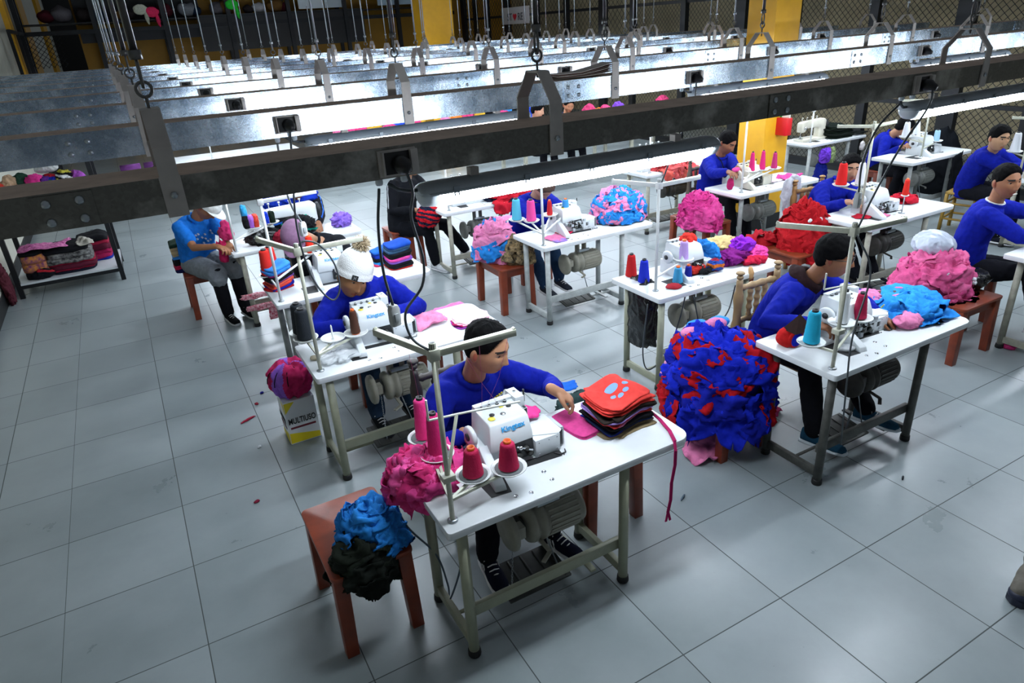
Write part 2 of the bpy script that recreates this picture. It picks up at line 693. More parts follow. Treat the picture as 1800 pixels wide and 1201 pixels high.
GALV = galv('galvanised_steel', 'c6d2de', '8d9dac', .25, .45, .9)
GALV_SHADE = galv('galvanised_steel_shaded', 'aaa9a0', '66655e', .34, .52, .75)  # darker copy of the steel: unlit front row's shade put into the colour
DUST = mat('brown_dust', 'cbb6a6', .95, 0, var=.25, vscale=9, bump=.1, bscale=120, spec=.1)
ZINC = mat('zinc', 'a9b0b5', .35, .9)
HOOKM = mat('hook_steel', '6a6a68', .35, .9)
BRK = mat('bracket_steel', 'b8b2ac', .5, .25, var=.2, vscale=10)
CABLE = mat('dark_rubber_cable', '3c4347', .5)
CABLEG = mat('grey_cable', '7d8488', .5)
SOCK = mat('black_socket', '0c0d0f', .4)
HOUS = mat('lamp_housing_grey', 'b0bac2', .45, 0, var=.1)
CLIPM = mat('lamp_clip_grey', '8a949c', .35, .3)
TUBE = mat('lit_diffuser', 'eaf4ff', .4, emit=LAMP)
# the diffuser gives off light; its ends are plain frosted plastic
FROST = mat('frosted_plastic', 'cfd9e0', .35)

BY = [-4.31 + 1.44 * k for k in range(10)]
BZ0, BZ1, BW = 2.115, 2.225, .2
ordinal = ['front', 'second', 'third', 'fourth', 'fifth', 'sixth', 'seventh', 'eighth', 'ninth', 'tenth']


def hanger_parts(parent, x, far):
    """A-shaped strap over the trunking, an eye bolt on it and the rod or chain up to the ceiling"""
    yb = BW / 2
    g = G()
    for s in (-1, 1):
        g.bar((x, s * (yb + .004), BZ0 - .01), (x, s * (yb + .004), BZ1 + .005), .05, .006, BRK, up=(0, 1, 0))
        g.bar((x, s * (yb + .004), BZ1), (x, s * (yb + .004), BZ1 + .075), .045, .005, BRK, up=(0, 1, 0))
        g.bar((x, s * (yb + .004), BZ1 + .073), (x, s * .034, BZ1 + .158), .045, .005, BRK, up=(0, 1, 0))
    g.box((x, 0, BZ1 + .158), (.045, .075, .005), BRK)
    for s in (-1, 1):
        g.lathe([(.009, 0), (.009, .006)], (x, s * (yb + .008), BZ0 + .045), ZINC, 6, (0, s, 0))
    h = g.build('hanger', parent)
    z = BZ1 + .158
    g = G()
    g.cyl((x, 0, z - .02), (x, 0, z + .03), .004, HOOKM, 8)
    ring = [(x + .018 * math.cos(a), 0, z + .047 + .018 * math.sin(a)) for a in [2 * PI * k / 16 for k in range(16)]]
    g.tube(ring, .0042, HOOKM, 8, closed=True)
    g.build('eye_bolt', h)
    g = G()
    if far:
        g.cyl((x, 0, z + .06), (x, 0, ZC), .0065, ZINC, 6)
        for q in (.05, .62):
            g.lathe([(.014, 0), (.014, .02)], (x, 0, z + .06 + q), ZINC, 8)
    else:
        lk = [(x, .011 * math.cos(a), z + .085 + .034 * math.sin(a)) for a in [2 * PI * k / 14 for k in range(14)]]
        g.tube(lk, .0042, HOOKM, 8, closed=True)
        g.cyl((x, 0, z + .118), (x, 0, ZC), .0095, HOOKM, 10)
        g.lathe([(.016, 0), (.016, .022)], (x, 0, z + .116), HOOKM, 8)
    g.build('suspension_rod', h)


def socket_parts(parent, x, plug=True):
    y = -BW / 2
    g = G()
    zc = (BZ0 + BZ1) / 2
    g.box((x, y - .004, zc), (.115, .012, .076), BRK)
    g.box((x - .003, y - .011, zc), (.088, .004, .066), SOCK)
    for s in (-1, 1):
        g.box((x + s * .047, y - .016, zc), (.022 if s > 0 else .006, .022, .07), BRK)
    so = g.build('socket_box', parent, bevel=.0015)
    if plug:
        g = G()
        g.lathe([(.02, 0), (.026, .01), (.026, .03), (.018, .045), (.012, .06)], (x + .002, y - .012, zc), SOCK, 14, (0.1, -1, -.25))
        g.build('plug', so)
    for dx in (-.045, .035):
        g = G()
        g.lathe([(.009, 0), (.012, .006), (.012, .02), (.006, .026)], (x + dx, -.05, BZ0 - .026), FROST, 10)
        g.build('cable_gland', so)


def make_trunking(k):
    y = BY[k]
    x0, x1 = XL + .02, XR - .15
    lab = 'galvanised lighting trunking across the hall, %s row from the camera' % ordinal[k]
    if k == 0:
        lab = 'shade-darkened steel lighting trunking crossing the whole view, the nearest row'
    t = thing('lighting_trunking', lab, 'trunking', (0, y, 0), group='rows of lighting trunking', kind='thing')
    GM = GALV_SHADE if k == 0 else GALV
    g = G()
    # folded channel: two sides, floor, and the lid with small lips
    g.box(((x0 + x1) / 2, -BW / 2 + .002, (BZ0 + BZ1) / 2), (x1 - x0, .004, BZ1 - BZ0), GM)
    g.box(((x0 + x1) / 2, BW / 2 - .002, (BZ0 + BZ1) / 2), (x1 - x0, .004, BZ1 - BZ0), GM)
    g.box(((x0 + x1) / 2, 0, BZ0 + .002), (x1 - x0, BW - .009, .004), GM)
    g.build('channel', t)
    g = G()
    g.box(((x0 + x1) / 2, 0, BZ1 + .0015), (x1 - x0, BW + .006, .003), GM)
    g.mi = [g.m(DUST) if i == 1 else 0 for i in range(len(g.f))]
    g.build('dusty_lid', t, label='brown dust-covered lid')
    for j in range(5):
        xj = 1.88 + 2.43 * j
        if xj > x1 or (k > 5 and j > 3):
            continue
        g = G()
        g.box((xj, -BW / 2 - .002, (BZ0 + BZ1) / 2), (.13, .004, BZ1 - BZ0 - .004), GM)
        for a in (-.035, .035):
            for b_ in (-.022, .022):
                g.lathe([(.011, 0), (.011, .003), (.008, .006), (.004, .008)], (xj + a, -BW / 2 - .004, (BZ0 + BZ1) / 2 + b_), ZINC, 10, (0, -1, 0))
        g.build('joint_plate', t)
    hx = [2.12, 3.27, 5.68, 8.1, 10.5] if k == 0 else [2.14, 3.32, 4.6, 5.87, 7.1, 8.3, 9.6, 11.0]
    if k > 5:
        hx = hx[1::1]
    for x in hx:
        if k == 3 and 8.4 < x < 9.3:
            continue
        hanger_parts(t, x, k > 1)
    for j, x in enumerate((2.72, 5.2, 7.5, 9.98)):
        socket_parts(t, x, plug=True)
    return t


for k in range(10):
    BZ0 = 2.138 if k == 0 else 2.112
    make_trunking(k)


def make_lamp_mesh():
    L_ = 1.26
    n = 10
    # housing: half-round trough, top half; diffuser: rounded lower half (cross-sections in y, z)
    top = [(.055 * math.cos(a), .034 * math.sin(a)) for a in [PI * k / n for k in range(n + 1)]]
    bot = [(.052 * math.cos(a), -.05 * math.sin(a)) for a in [PI * k / n for k in range(n + 1)]]

    def sweep(sec, xs, sc, material):
        g = G()
        m_ = len(sec)
        vs, fs = [], []
        for x, s in zip(xs, sc):
            for y, z in sec:
                vs.append((x, y * s, z * s))
        for i in range(len(xs) - 1):
            for k in range(m_):
                fs.append((i * m_ + k, i * m_ + (k + 1) % m_, (i + 1) * m_ + (k + 1) % m_, (i + 1) * m_ + k))
        fs.append(tuple(range(m_)))
        fs.append(tuple((len(xs) - 1) * m_ + k for k in range(m_ - 1, -1, -1)))
        g.add(vs, fs, material, True)
        return g
    ends = [0, .006, .02, .05, L_ - .05, L_ - .02, L_ - .006, L_]
    sc = [.55, .78, .94, 1, 1, .94, .78, .55]
    gh = sweep(top, ends, sc, HOUS)
    gh.box((L_ / 2, 0, .001), (L_ - .04, .118, .006), HOUS)
    gd = sweep(bot, [.055, .06, L_ - .06, L_ - .055], [.96, 1, 1, .96], TUBE)
    ge = sweep(bot, [0.004, .012, .054], [.6, .85, .97], FROST)
    gx = sweep(bot, [L_ - .054, L_ - .012, L_ - .004], [.97, .85, .6], FROST)
    gc = []
    for i in range(5):
        x = .11 + i * (L_ - .22) / 4
        for s in (-1, 1):
            g = G()
            g.box((x, s * .06, .008), (.02, .005, .02), CLIPM)
            g.box((x - .007, s * .059, -.006), (.005, .005, .012), CLIPM)
            g.box((x + .007, s * .059, -.006), (.005, .005, .012), CLIPM)
            gc.append(g)
    return gh, gd, ge, gx, gc


_gh, _gd, _ge, _gx, _gc = make_lamp_mesh()
lamp0 = thing('fluorescent_lamp', 'lit', 'lamp')
_gh.build('housing', lamp0)
_gd.build('diffuser', lamp0, label='glowing white diffuser')
_ge.build('end_cap', lamp0)
_gx.build('end_cap', lamp0)
for g in _gc:
    g.build('clip', lamp0)
g = G()
for x in (.2, 1.06):
    g = G()
    g.box((x, 0, .045), (.03, .03, .026), BRK)
    g.build('mount', lamp0)
g = G()
g.tube([(0.02, 0, .012), (-.03, -.005, .015), (-.07, -.02, .03), (-.1, -.03, .052)], .006, CABLE, 8)
g.build('lead', lamp0)
LX = [2.81, 5.28, 7.6, 10.08]
used = False
LZ = 2.056
colname = ['first', 'second', 'third', 'fourth']
for k in range(10):
    for j, x in enumerate(LX):
        o = lamp0 if not used else copy_tree(lamp0)
        used = True
        o.location = (x, BY[k], LZ)
        if k == 0 and j == 0:
            o['label'] = 'long lit fluorescent lamp under the nearest trunking, fully in view over the middle'
        elif k == 0 and j == 1:
            o['label'] = 'lit fluorescent lamp under the nearest trunking, cut by the right edge'
        else:
            o['label'] = 'lit fluorescent lamp under the %s trunking row from the camera, %s from the left wall' % (ordinal[k], colname[j])
        o['group'] = 'fluorescent lamps under the trunking'


# ============================================================== sewing tables
TOPM = mat('white_laminate', 'd9dee0', .3, 0, var=.06, vscale=6, spec=.4)
EDGEM = mat('table_edge', 'b3b7b4', .45, 0, var=.15, vscale=20)
RUBBER = mat('black_rubber', '101112', .6)
METALD = mat('dark_cast_metal', '3d3f3c', .5, .4, var=.3, vscale=20)
CHROME = mat('chrome', 'c9ccd0', .18, 1.0)
SLOTM = mat('slot_shade', '16181a', .6)
LEGC = {'olive': paint('9a9d86', .42), 'cream': paint('a9a898', .5, .3), 'dark': paint('4f504b', .55, .45), 'grey': paint('8c918f', .5, .3),
        'pale': paint('b4bab8', .5, .3), 'worn': paint('8b8678', .6, .5)}
TL, TD, TH, TT = 1.24, .55, .76, .036
_tcache = {}


def top_outline(flip):
    pts = []
    r = .07

    def arc(cx, cy, a0, a1, rr):
        return [(cx + rr * math.cos(math.radians(a0 + (a1 - a0) * i / 6)), cy + rr * math.sin(math.radians(a0 + (a1 - a0) * i / 6))) for i in range(7)]
    pts += arc(.018, .018, 180, 270, .018)
    pts += arc(TL - r, r, 270, 360, r)
    pts += arc(TL - r, TD - r, 0, 90, r)
    pts += arc(.018, TD - .018, 90, 180, .018)
    return pts


def sewing_table(x, y, style, label, slot=True, holes=True):
    key = (style, slot)
    t = thing('sewing_table', label, 'table', (x, y, 0), group='white industrial sewing tables')
    if key in _tcache:
        for nm, me, par in _tcache[key]:
            link(nm, me, t) if par is None else None
        # sub-parts are relinked below the matching part
        kids = [c for c in t.children]
        for nm, me, par in _tcache[key]:
            if par is not None:
                link(nm, me, kids[par])
        return t
    LM = LEGC[style]
    rec = []

    def part(nm, g, bevel=0.0, par=None):
        me = g.mesh(nm, bevel)
        rec.append((nm, me, par))
        return len([r for r in rec if r[2] is None]) - 1
    g = G()
    g.prism(top_outline(0), TH - TT, TH, TOPM)
    ti = part('tabletop', g, .004)
    if slot:
        g = G()
        # flat dark sheet: shade of the gap round the machine bed put into colour
        g.prism([(.245, .11), (.335, .1), (.36, .225), (.66, .2), (.665, .245), (.36, .27), (.24, .27)], TH - .001, TH + .0012, SLOTM)
        part('cutout_shade', g, 0, ti)
        g = G()
        for hx, hy in ((.52, .125), (.52, .06), (.335, .145 - .1), (.4, .03), (.66, .19)):
            g.lathe([(.0, .0008), (.006, .0008), (.0062, .002), (.0105, .002), (.011, 0)], (hx, hy + .02, TH), CHROME, 14)
        part('hole_ring', g, 0, ti)
    xs, ys_ = (.08, .9), (.07, .45)
    feet = []
    for a in xs:
        for b_ in ys_:
            g = G()
            g.cyl((a, b_, .02), (a, b_, TH - TT), .024, LM, 14)
            li = part('leg', g)
            g = G()
            g.lathe([(.027, 0), (.03, .008), (.028, .034), (.0255, .036)], (a, b_, 0), RUBBER, 14)
            feet.append((g, li))
    for g, li in feet:
        part('rubber_foot', g, 0, li)
    for a in xs:
        g = G()
        g.bar((a, ys_[0], .075), (a, ys_[1], .075), .03, .05, LM)
        part('end_bar', g, .004)
        g = G()
        g.bar((a, ys_[0], TH - TT - .018), (a, ys_[1], TH - TT - .018), .03, .03, LM)
        part('top_rail', g, .004)
    g = G()
    g.bar((xs[0], ys_[0] + .03, .225), (xs[1], ys_[0] + .03, .225), .028, .06, LM)
    part('stretcher', g, .006)
    g = G()
    g.box((.49, .27, .105), (.34, .22, .014), METALD, R=Matrix.Rotation(.16, 3, 'X'))
    for q in (-.16, -.08, 0, .08, .16):
        g.box((.49 + q * .9, .27, .113), (.012, .2, .006), METALD, R=Matrix.Rotation(.16, 3, 'X'))
    pi_ = part('treadle', g, .003)
    g = G()
    g.cyl((xs[0], .24, .09), (xs[1], .24, .09), .009, LM, 8)
    g.bar((.76, .12, .095), (.76, .42, .095), .03, .012, LM)
    part('treadle_rail', g)
    g = G()
    g.cyl((.6, .17, .13), (.5, .22, TH - .2), .004, ZINC, 6)
    part('pull_rod', g)
    _tcache[key] = rec
    kids = []
    for nm, me, par in rec:
        if par is None:
            kids.append(link(nm, me, t))
    for nm, me, par in rec:
        if par is not None:
            link(nm, me, kids[par])
    return t


# ---- clutch motor, hung under the table
_mc = {}


def clutch_motor(x, y, style, label):
    t = thing('clutch_motor', label, 'motor', (x, y, 0), group='motors under the sewing tables')
    if style not in _mc:
        C_ = {'cream': paint('8d8b7d', .45, .2), 'grey': paint('6d706b', .45, .3), 'dark': paint('3b3933', .5, .5)}[style]
        Z = .485
        rec = []
        g = G()
        g.lathe([(.02, 0), (.088, .004), (.096, .012), (.096, .03), (.086, .036), (.05, .038)], (0, 0, Z), C_, 26, (1, 0, 0))
        g.box((.05, -.05, Z + .02), (.035, .05, .06), C_)
        rec.append(('pulley_guard', g.mesh('pulley_guard'), None))
        g = G()
        g.lathe([(.03, .036), (.03, .055), (.056, .06), (.056, .075), (.04, .08), (.04, .09), (.056, .095)], (0, 0, Z), METALD, 22, (1, 0, 0))
        rec.append(('pulley', g.mesh('pulley'), None))
        g = G()
        g.lathe([(.05, .09), (.088, .1), (.094, .115), (.094, .13), (.08, .136), (.08, .15), (.097, .158), (.097, .178), (.085, .186)], (0, 0, Z), C_, 26, (1, 0, 0))
        rec.append(('clutch_housing', g.mesh('clutch_housing'), None))
        g = G()
        g.lathe([(.08, .18), (.086, .186), (.088, .37), (.082, .385), (.055, .394), (.02, .396)], (0, 0, Z), C_, 26, (1, 0, 0))
        for k in range(22):
            a = 2 * PI * k / 22
            g.bar((.195, .088 * math.cos(a), Z + .088 * math.sin(a)), (.35, .088 * math.cos(a), Z + .088 * math.sin(a)), .006, .01, C_)
        rec.append(('motor_body', g.mesh('motor_body'), None))
        g = G()
        for q in (.16, .235):
            g.box((q, 0, Z + .155), (.022, .05, .13), C_)
        g.box((.2, 0, TH - TT - .012), (.15, .12, .018), C_)
        g.cyl((.14, -.045, Z + .115), (.26, -.045, Z + .115), .015, ZINC, 12)
        rec.append(('mounting_bracket', g.mesh('mounting_bracket', .003), None))
        g = G()
        g.bar((.15, 0, Z - .07), (.16, -.12, Z - .1), .02, .01, C_)
        g.bar((.16, -.12, Z - .1), (.1, -.16, Z - .1), .02, .01, C_)
        rec.append(('clutch_lever', g.mesh('clutch_lever', .002), None))
        _mc[style] = rec
    for nm, me, par in _mc[style]:
        link(nm, me, t)
    return t


def hung_chain(x, y, z0, z1, label, dx=-.06, dy=-.06):
    g = G()
    n = 26
    for i in range(n):
        a = i / (n - 1)
        p = Vector((x + dx * a, y + dy * a, z1 + (z0 - z1) * a))
        ring = []
        for k in range(6):
            q = 2 * PI * k / 6
            v = Vector((.004 * math.cos(q), 0, .011 * math.sin(q))) if i % 2 else Vector((0, .004 * math.cos(q), .011 * math.sin(q)))
            ring.append(p + v)
        g.tube(ring, .0014, ZINC, 5, closed=True)
    return tag(g.build('treadle_chain'), label, 'chain')


# ---- sewing machines
MW = mat('machine_white', 'cdd3d6', .3, 0, var=.04, vscale=20, spec=.45)
MG = mat('machine_grey', 'aeb6bb', .35, 0, var=.08)
MCR = mat('machine_cream', 'cfccbc', .4, 0, var=.12, vscale=12)
MDK = mat('machine_dark', '26292b', .45, .3)
LOGO = mat('logo_blue', '2a9bd8', .4)
STICK = mat('yellow_sticker', 'e2d24a', .5)
KINGTEX = text_mesh('Kingtex', .032, LOGO, .0006, 1.15, .0007)


def overlock(x, y, label, rz=0.0, body=None, brand=True, dirty=False):
    """Overlock machine; origin at the left front foot of its bed on the table top, front face looking to -y."""
    W = body or MW
    t = thing('overlock_machine', label, 'sewing machine', (x, y, TH), rz, group='overlock sewing machines')
    key = ('ov', W.name, brand, dirty)
    if key not in _mc:
        rec = []

        def part(nm, g, bevel=0.0, par=None, me=None, loc=None, rot=None, label=None):
            if me is None:
                me = g.mesh(nm, bevel)
                me.transform(Matrix.Diagonal((.94, .97, .86, 1)))
            rec.append((nm, me, par, loc, rot, label))
        # head: side profile in (y, z) swept along x; sloped front
        prof = [(0.02, .0), (.02, .10), (-.005, .115), (.0, .165), (.03, .235), (.05, .25), (.2, .262), (.215, .25), (.215, 0)]
        g = G()
        n = len(prof)
        x0, x1 = 0, .215
        vs = [(x0 - .01 + .02 * (1 if z > .2 else 0), yy, z) for yy, z in prof] + [(x1, yy, z) for yy, z in prof]
        fs = [tuple(range(n - 1, -1, -1)), tuple(range(n, 2 * n))] + [(i, (i + 1) % n, n + (i + 1) % n, n + i) for i in range(n)]
        g.add(vs, fs, W)
        part('head', g, .006)
        g = G()   # raised lid line, knob row rail
        g.box((.11, .19, .268), (.2, .03, .014), W)
        for i in range(4):
            g.lathe([(.009, 0), (.009, .012), (.004, .014)], (.04 + .042 * i, .165, .262), MDK, 12)
        part('tension_row', g, .002)
        g = G()
        for px, py in ((.06, .1), (.165, .13)):
            g.lathe([(.013, 0), (.013, .003), (.006, .006)], (px, py, .256), MDK, 14)
        g.lathe([(.013, 0), (.013, .002)], (.11, .085, .254), CHROME, 14)
        part('oil_cap', g)
        g = G()
        g.lathe([(.018, 0), (.018, .0012)], (.045, .075, .2525), STICK, 16)
        part('sticker', g)
        g = G()
        g.box((.13, .14, .2596), (.02, .02, .0012), STICK)
        part('sticker', g)
        g = G()   # top arm at right with needle bar
        g.box((.235, .19, .235), (.05, .1, .09), W)
        g.box((.25, .13, .16), (.02, .03, .12), MDK)
        g.lathe([(.01, 0), (.01, .004)], (.238, .2, .281), MDK, 12)
        part('needle_head', g, .006)
        g = G()
        g.cyl((.262, .15, .1), (.262, .15, .2), .004, CHROME, 8)
        g.box((.262, .13, .105), (.03, .05, .008), CHROME)
        g.cyl((.262, .15, .24), (.262, .15, .31), .005, MDK, 8)
        part('presser_foot', g)
        # looper recess with dark works
        g = G()
        g.box((.16, .01, .075), (.1, .03, .1), MDK)
        for (a, b_, r_) in ((.13, .05, .018), (.17, .08, .014), (.19, .045, .016), (.14, .095, .012)):
            g.lathe([(r_, 0), (r_, .014), (r_ * .6, .02)], (a, -.004, b_), METALD if r_ > .013 else CHROME, 12, (0, -1, 0))
        g.bar((.12, -.012, .11), (.2, -.02, .065), .008, .008, CHROME)
        part('looper_works', g)
        # front cover, lower right, and cloth plate
        g = G()
        g.box((.285, .02, .055), (.135, .08, .1), W)
        for a, b_ in ((.235, .02), (.235, .09), (.335, .02), (.335, .09), (.29, .09)):
            g.lathe([(.004, 0), (.004, .002)], (a, -.02, b_), MDK, 8, (0, -1, 0))
        part('front_cover', g, .005)
        g = G()
        g.prism([(.2, .04), (.345, -.02), (.375, .0), (.38, .16), (.34, .2), (.2, .2)], .104, .11, W)
        part('cloth_plate', g, .002)
        g = G()
        g.box((.37, .05, .06), (.022, .1, .09), MDK)
        g.box((.385, .07, .06), (.02, .12, .1), MG)
        g.tube([(.31, -.03, .006), (.33, -.055, .006), (.36, -.055, .006), (.37, -.03, .006)], .0035, CHROME, 6)
        part('chip_guard', g, .004)
        # left: base, belt cover wedge and handwheel
        g = G()
        g.prism([(-.05, .03), (.02, .03), (.02, .215), (-.04, .215)], 0, .12, W)
        g.add([(-.07, -.14, .0), (-.015, -.15, .0), (0, .04, .0), (-.05, .05, .0), (-.065, -.13, .03), (-.018, -.14, .03), (-.005, .04, .14), (-.048, .05, .14)],
              [(3, 2, 1, 0), (4, 5, 6, 7), (0, 1, 5, 4), (1, 2, 6, 5), (2, 3, 7, 6), (3, 0, 4, 7)], W)
        part('belt_cover', g, .004)
        g = G()
        g.lathe([(.02, 0), (.05, .002), (.055, .008), (.055, .02), (.05, .026), (.02, .028)], (-.035, .12, .16), W, 24, (-1, 0, 0))
        g.lathe([(.02, .028), (.02, .034)], (-.035, .12, .16), MDK, 14, (-1, 0, 0))
        part('handwheel', g)
        if dirty:
            g = G()
            random.seed(3)
            for i in range(16):
                g.box((.02 + .3 * random.random(), -.012, .02 + .1 * random.random()), (.03, .02, .02 + .02 * random.random()), METALD if i % 2 else MG)
            part('worn_works', g, .003)
        if brand:
            part('brand_lettering', None, 0, 0, KINGTEX, (.115, .0155, .183), (PI / 2 - .45, 0, 0))
        _mc[key] = rec
    kids = []
    for nm, me, par, loc, rot, lb in _mc[key]:
        o = link(nm, me, t if par is None else kids[par], loc or (0, 0, 0))
        if rot:
            o.rotation_euler = rot
        kids.append(o)
    return t


def lockstitch(x, y, label, rz=0.0, body=None):
    """Straight-stitch machine: bed, column, arm, needle head and handwheel. Length along +x, needle head at the left."""
    W = body or MCR
    t = thing('lockstitch_machine', label, 'sewing machine', (x, y, TH), rz, group='straight-stitch sewing machines')
    key = ('ls', W.name)
    if key not in _mc:
        rec = []
        g = G()
        g.box((.25, 0, .018), (.5, .18, .036), W)
        rec.append(('bed', g.mesh('bed', .006)))
        g = G()
        pr = [(.36, .03), (.5, .03), (.5, .26), (.46, .29), (.06, .275), (.0, .265), (-.01, .2), (.0, .13), (.07, .13), (.09, .18), (.33, .175), (.36, .15)]
        g.prism(pr, -.05, .05, W, Matrix.Rotation(PI / 2, 4, 'X'))
        rec.append(('arm', g.mesh('arm', .014)))
        g = G()
        g.lathe([(.02, 0), (.065, .004), (.07, .012), (.07, .03), (.055, .036), (.02, .038)], (.5, 0, .2), MDK, 24, (1, 0, 0))
        rec.append(('handwheel', g.mesh('handwheel')))
        g = G()
        g.cyl((.03, 0, .045), (.03, 0, .14), .005, CHROME, 8)
        g.box((.03, -.01, .045), (.03, .05, .01), CHROME)
        rec.append(('presser_foot', g.mesh('presser_foot')))
        g = G()
        for q in (.06, .16, .26, .36):
            g.cyl((q, .02, .27), (q, .02, .32), .006, CHROME, 8)
            g.lathe([(.012, 0), (.012, .012)], (q, .02, .315), W, 10)
        rec.append(('thread_guide', g.mesh('thread_guide')))
        g = G()
        g.lathe([(.022, 0), (.022, .02), (.01, .03)], (.05, -.05, .19), CHROME, 16, (0, -1, 0))
        rec.append(('tension_dial', g.mesh('tension_dial')))
        _mc[key] = rec
    for nm, me in _mc[key]:
        link(nm, me, t)
    return t


# ---- thread stand: pole, cross arms, cone dishes on carrier arms
STC = mat('stand_cream', 'b9bba9', .4, 0, var=.15, vscale=30)
DISHM = mat('dish_white', 'd5d9d8', .4)
PADM = mat('dish_pad_grey', '6d7173', .8)


def thread_stand(x, y, label, height=.74, dishes=(), arm_z=.1, top_arm=((-.02, .4), (.46, -.04)), pad=True, clamp_z=None, material=None):
    """dishes: (dx, dy, dz) from the pole foot; top_arm: two directions for the guide arms"""
    S = material or STC
    t = thing('thread_stand', label, 'thread stand', (x, y, TH), group='thread stands clamped to the tables')
    g = G()
    g.lathe([(.022, 0), (.022, .006), (.012, .01)], (0, 0, 0), ZINC, 14)
    g.cyl((0, 0, .005), (0, 0, height), .0105, S, 12)
    g.build('pole', t)
    g = G()
    g.box((0, 0, height + .004), (.04, .036, .045), S)
    g.lathe([(.014, 0), (.014, .03)], (0, 0, height + .02), MDK, 10)
    g.build('top_clamp', t, bevel=.003)
    for ax, ay in top_arm:
        g = G()
        L_ = math.hypot(ax, ay)
        g.bar((0, 0, height + .006), (ax, ay, height + .012), .022, .026, S)
        g.bar((ax * .97, ay * .97, height + .022), (ax, ay, height + .026), .016, .014, S)
        g.build('guide_arm', t, bevel=.002)
    if clamp_z:
        g = G()
        g.box((0, 0, clamp_z), (.05, .045, .026), S)
        g.bar((0, 0, clamp_z), (.1, .09, clamp_z + .2), .011, .011, S)
        g.cyl((.1, .09, clamp_z + .2), (.36, .05, clamp_z + .19), .005, DISHM, 8)
        g.cyl((.1, .09, clamp_z + .2), (-.01, .11, clamp_z + .2), .005, DISHM, 8)
        g.cyl((-.01, .11, clamp_z + .2), (-.01, .11, clamp_z + .29), .005, DISHM, 8)
        g.build('thread_guide_bracket', t, bevel=.001)
    for dx, dy, dz in dishes:
        g = G()
        g.lathe([(.01, -.012), (.02, -.004), (.06, 0), (.072, .01), (.076, .014), (.073, .017), (.066, .008), (.02, .005), (.006, .006), (.005, .085), (.002, .095)], (dx, dy, dz), DISHM, 26)
        d_ = g.build('cone_dish', t)
        if pad:
            g = G()
            g.lathe([(.012, .0075), (.06, .0095), (.06, .0105), (.012, .0095)], (dx, dy, dz), PADM, 22, cap=False)
            g.build('dish_pad', d_, label='grey felt pad')
        g = G()
        g.bar((0, 0, arm_z if dz < .2 else dz - .03), (dx, dy, dz - .008), .012, .012, S)
        g.build('carrier_arm', t)
    return t


CORE = mat('cone_core_orange', 'd8641c', .5)
COREK = mat('cone_core_black', '15161a', .5)
_cone = {}


def yarn(hexc):
    return mat('yarn_' + hexc, hexc, .7, 0, bump=.25, bscale=160, spec=.2)


def thread_cone(x, y, z, hexc, label, h=.15, r0=.045, r1=.03, core=True, group='thread cones', empty=False):
    t = thing('thread_cone', label, 'thread cone', (x, y, z), group=group)
    key = (hexc, h, r0, r1, core)
    if key not in _cone:
        g = G()
        prof = [(r0 * .8, 0), (r0, .006)]
        n = 16
        for i in range(n + 1):
            a = i / n
            prof.append((r0 + (r1 - r0) * a + .0006 * math.sin(i * 2.4), .008 + (h - .02) * a))
        prof += [(r1 * .8, h - .004), (.012, h - .004)]
        g.lathe(prof, (0, 0, 0), yarn(hexc), 22)
        a_ = g.mesh('yarn')
        g = G()
        CM = CORE if core else COREK
        g.lathe([(r0 * .82, -.004), (r0 * .82, .003), (r0 * .6, .004), (r1 * .5, h - .006), (r1 * .55, h - .004), (r1 * .55, h + .008), (r1 * .4, h + .008), (r1 * .38, h - .006)], (0, 0, 0), CM, 16)
        b_ = g.mesh('cone_core')
        _cone[key] = (a_, b_)
    link('yarn', _cone[key][0], t)
    link('cone_core', _cone[key][1], t)
    return t


# ------------------------------------------------------------------- stools
WOOD = mat('red_brown_wood', '8a3b20', .38, 0, var=.3, vscale=5, bump=.03, bscale=40, col2='6b2c18', spec=.5)
WOODP = mat('pale_turned_wood', '9b7f56', .5, 0, var=.25, vscale=9)
BAMB = mat('yellow_bamboo', '9a7a2e', .45, 0, var=.3, vscale=9)
_sc = {}


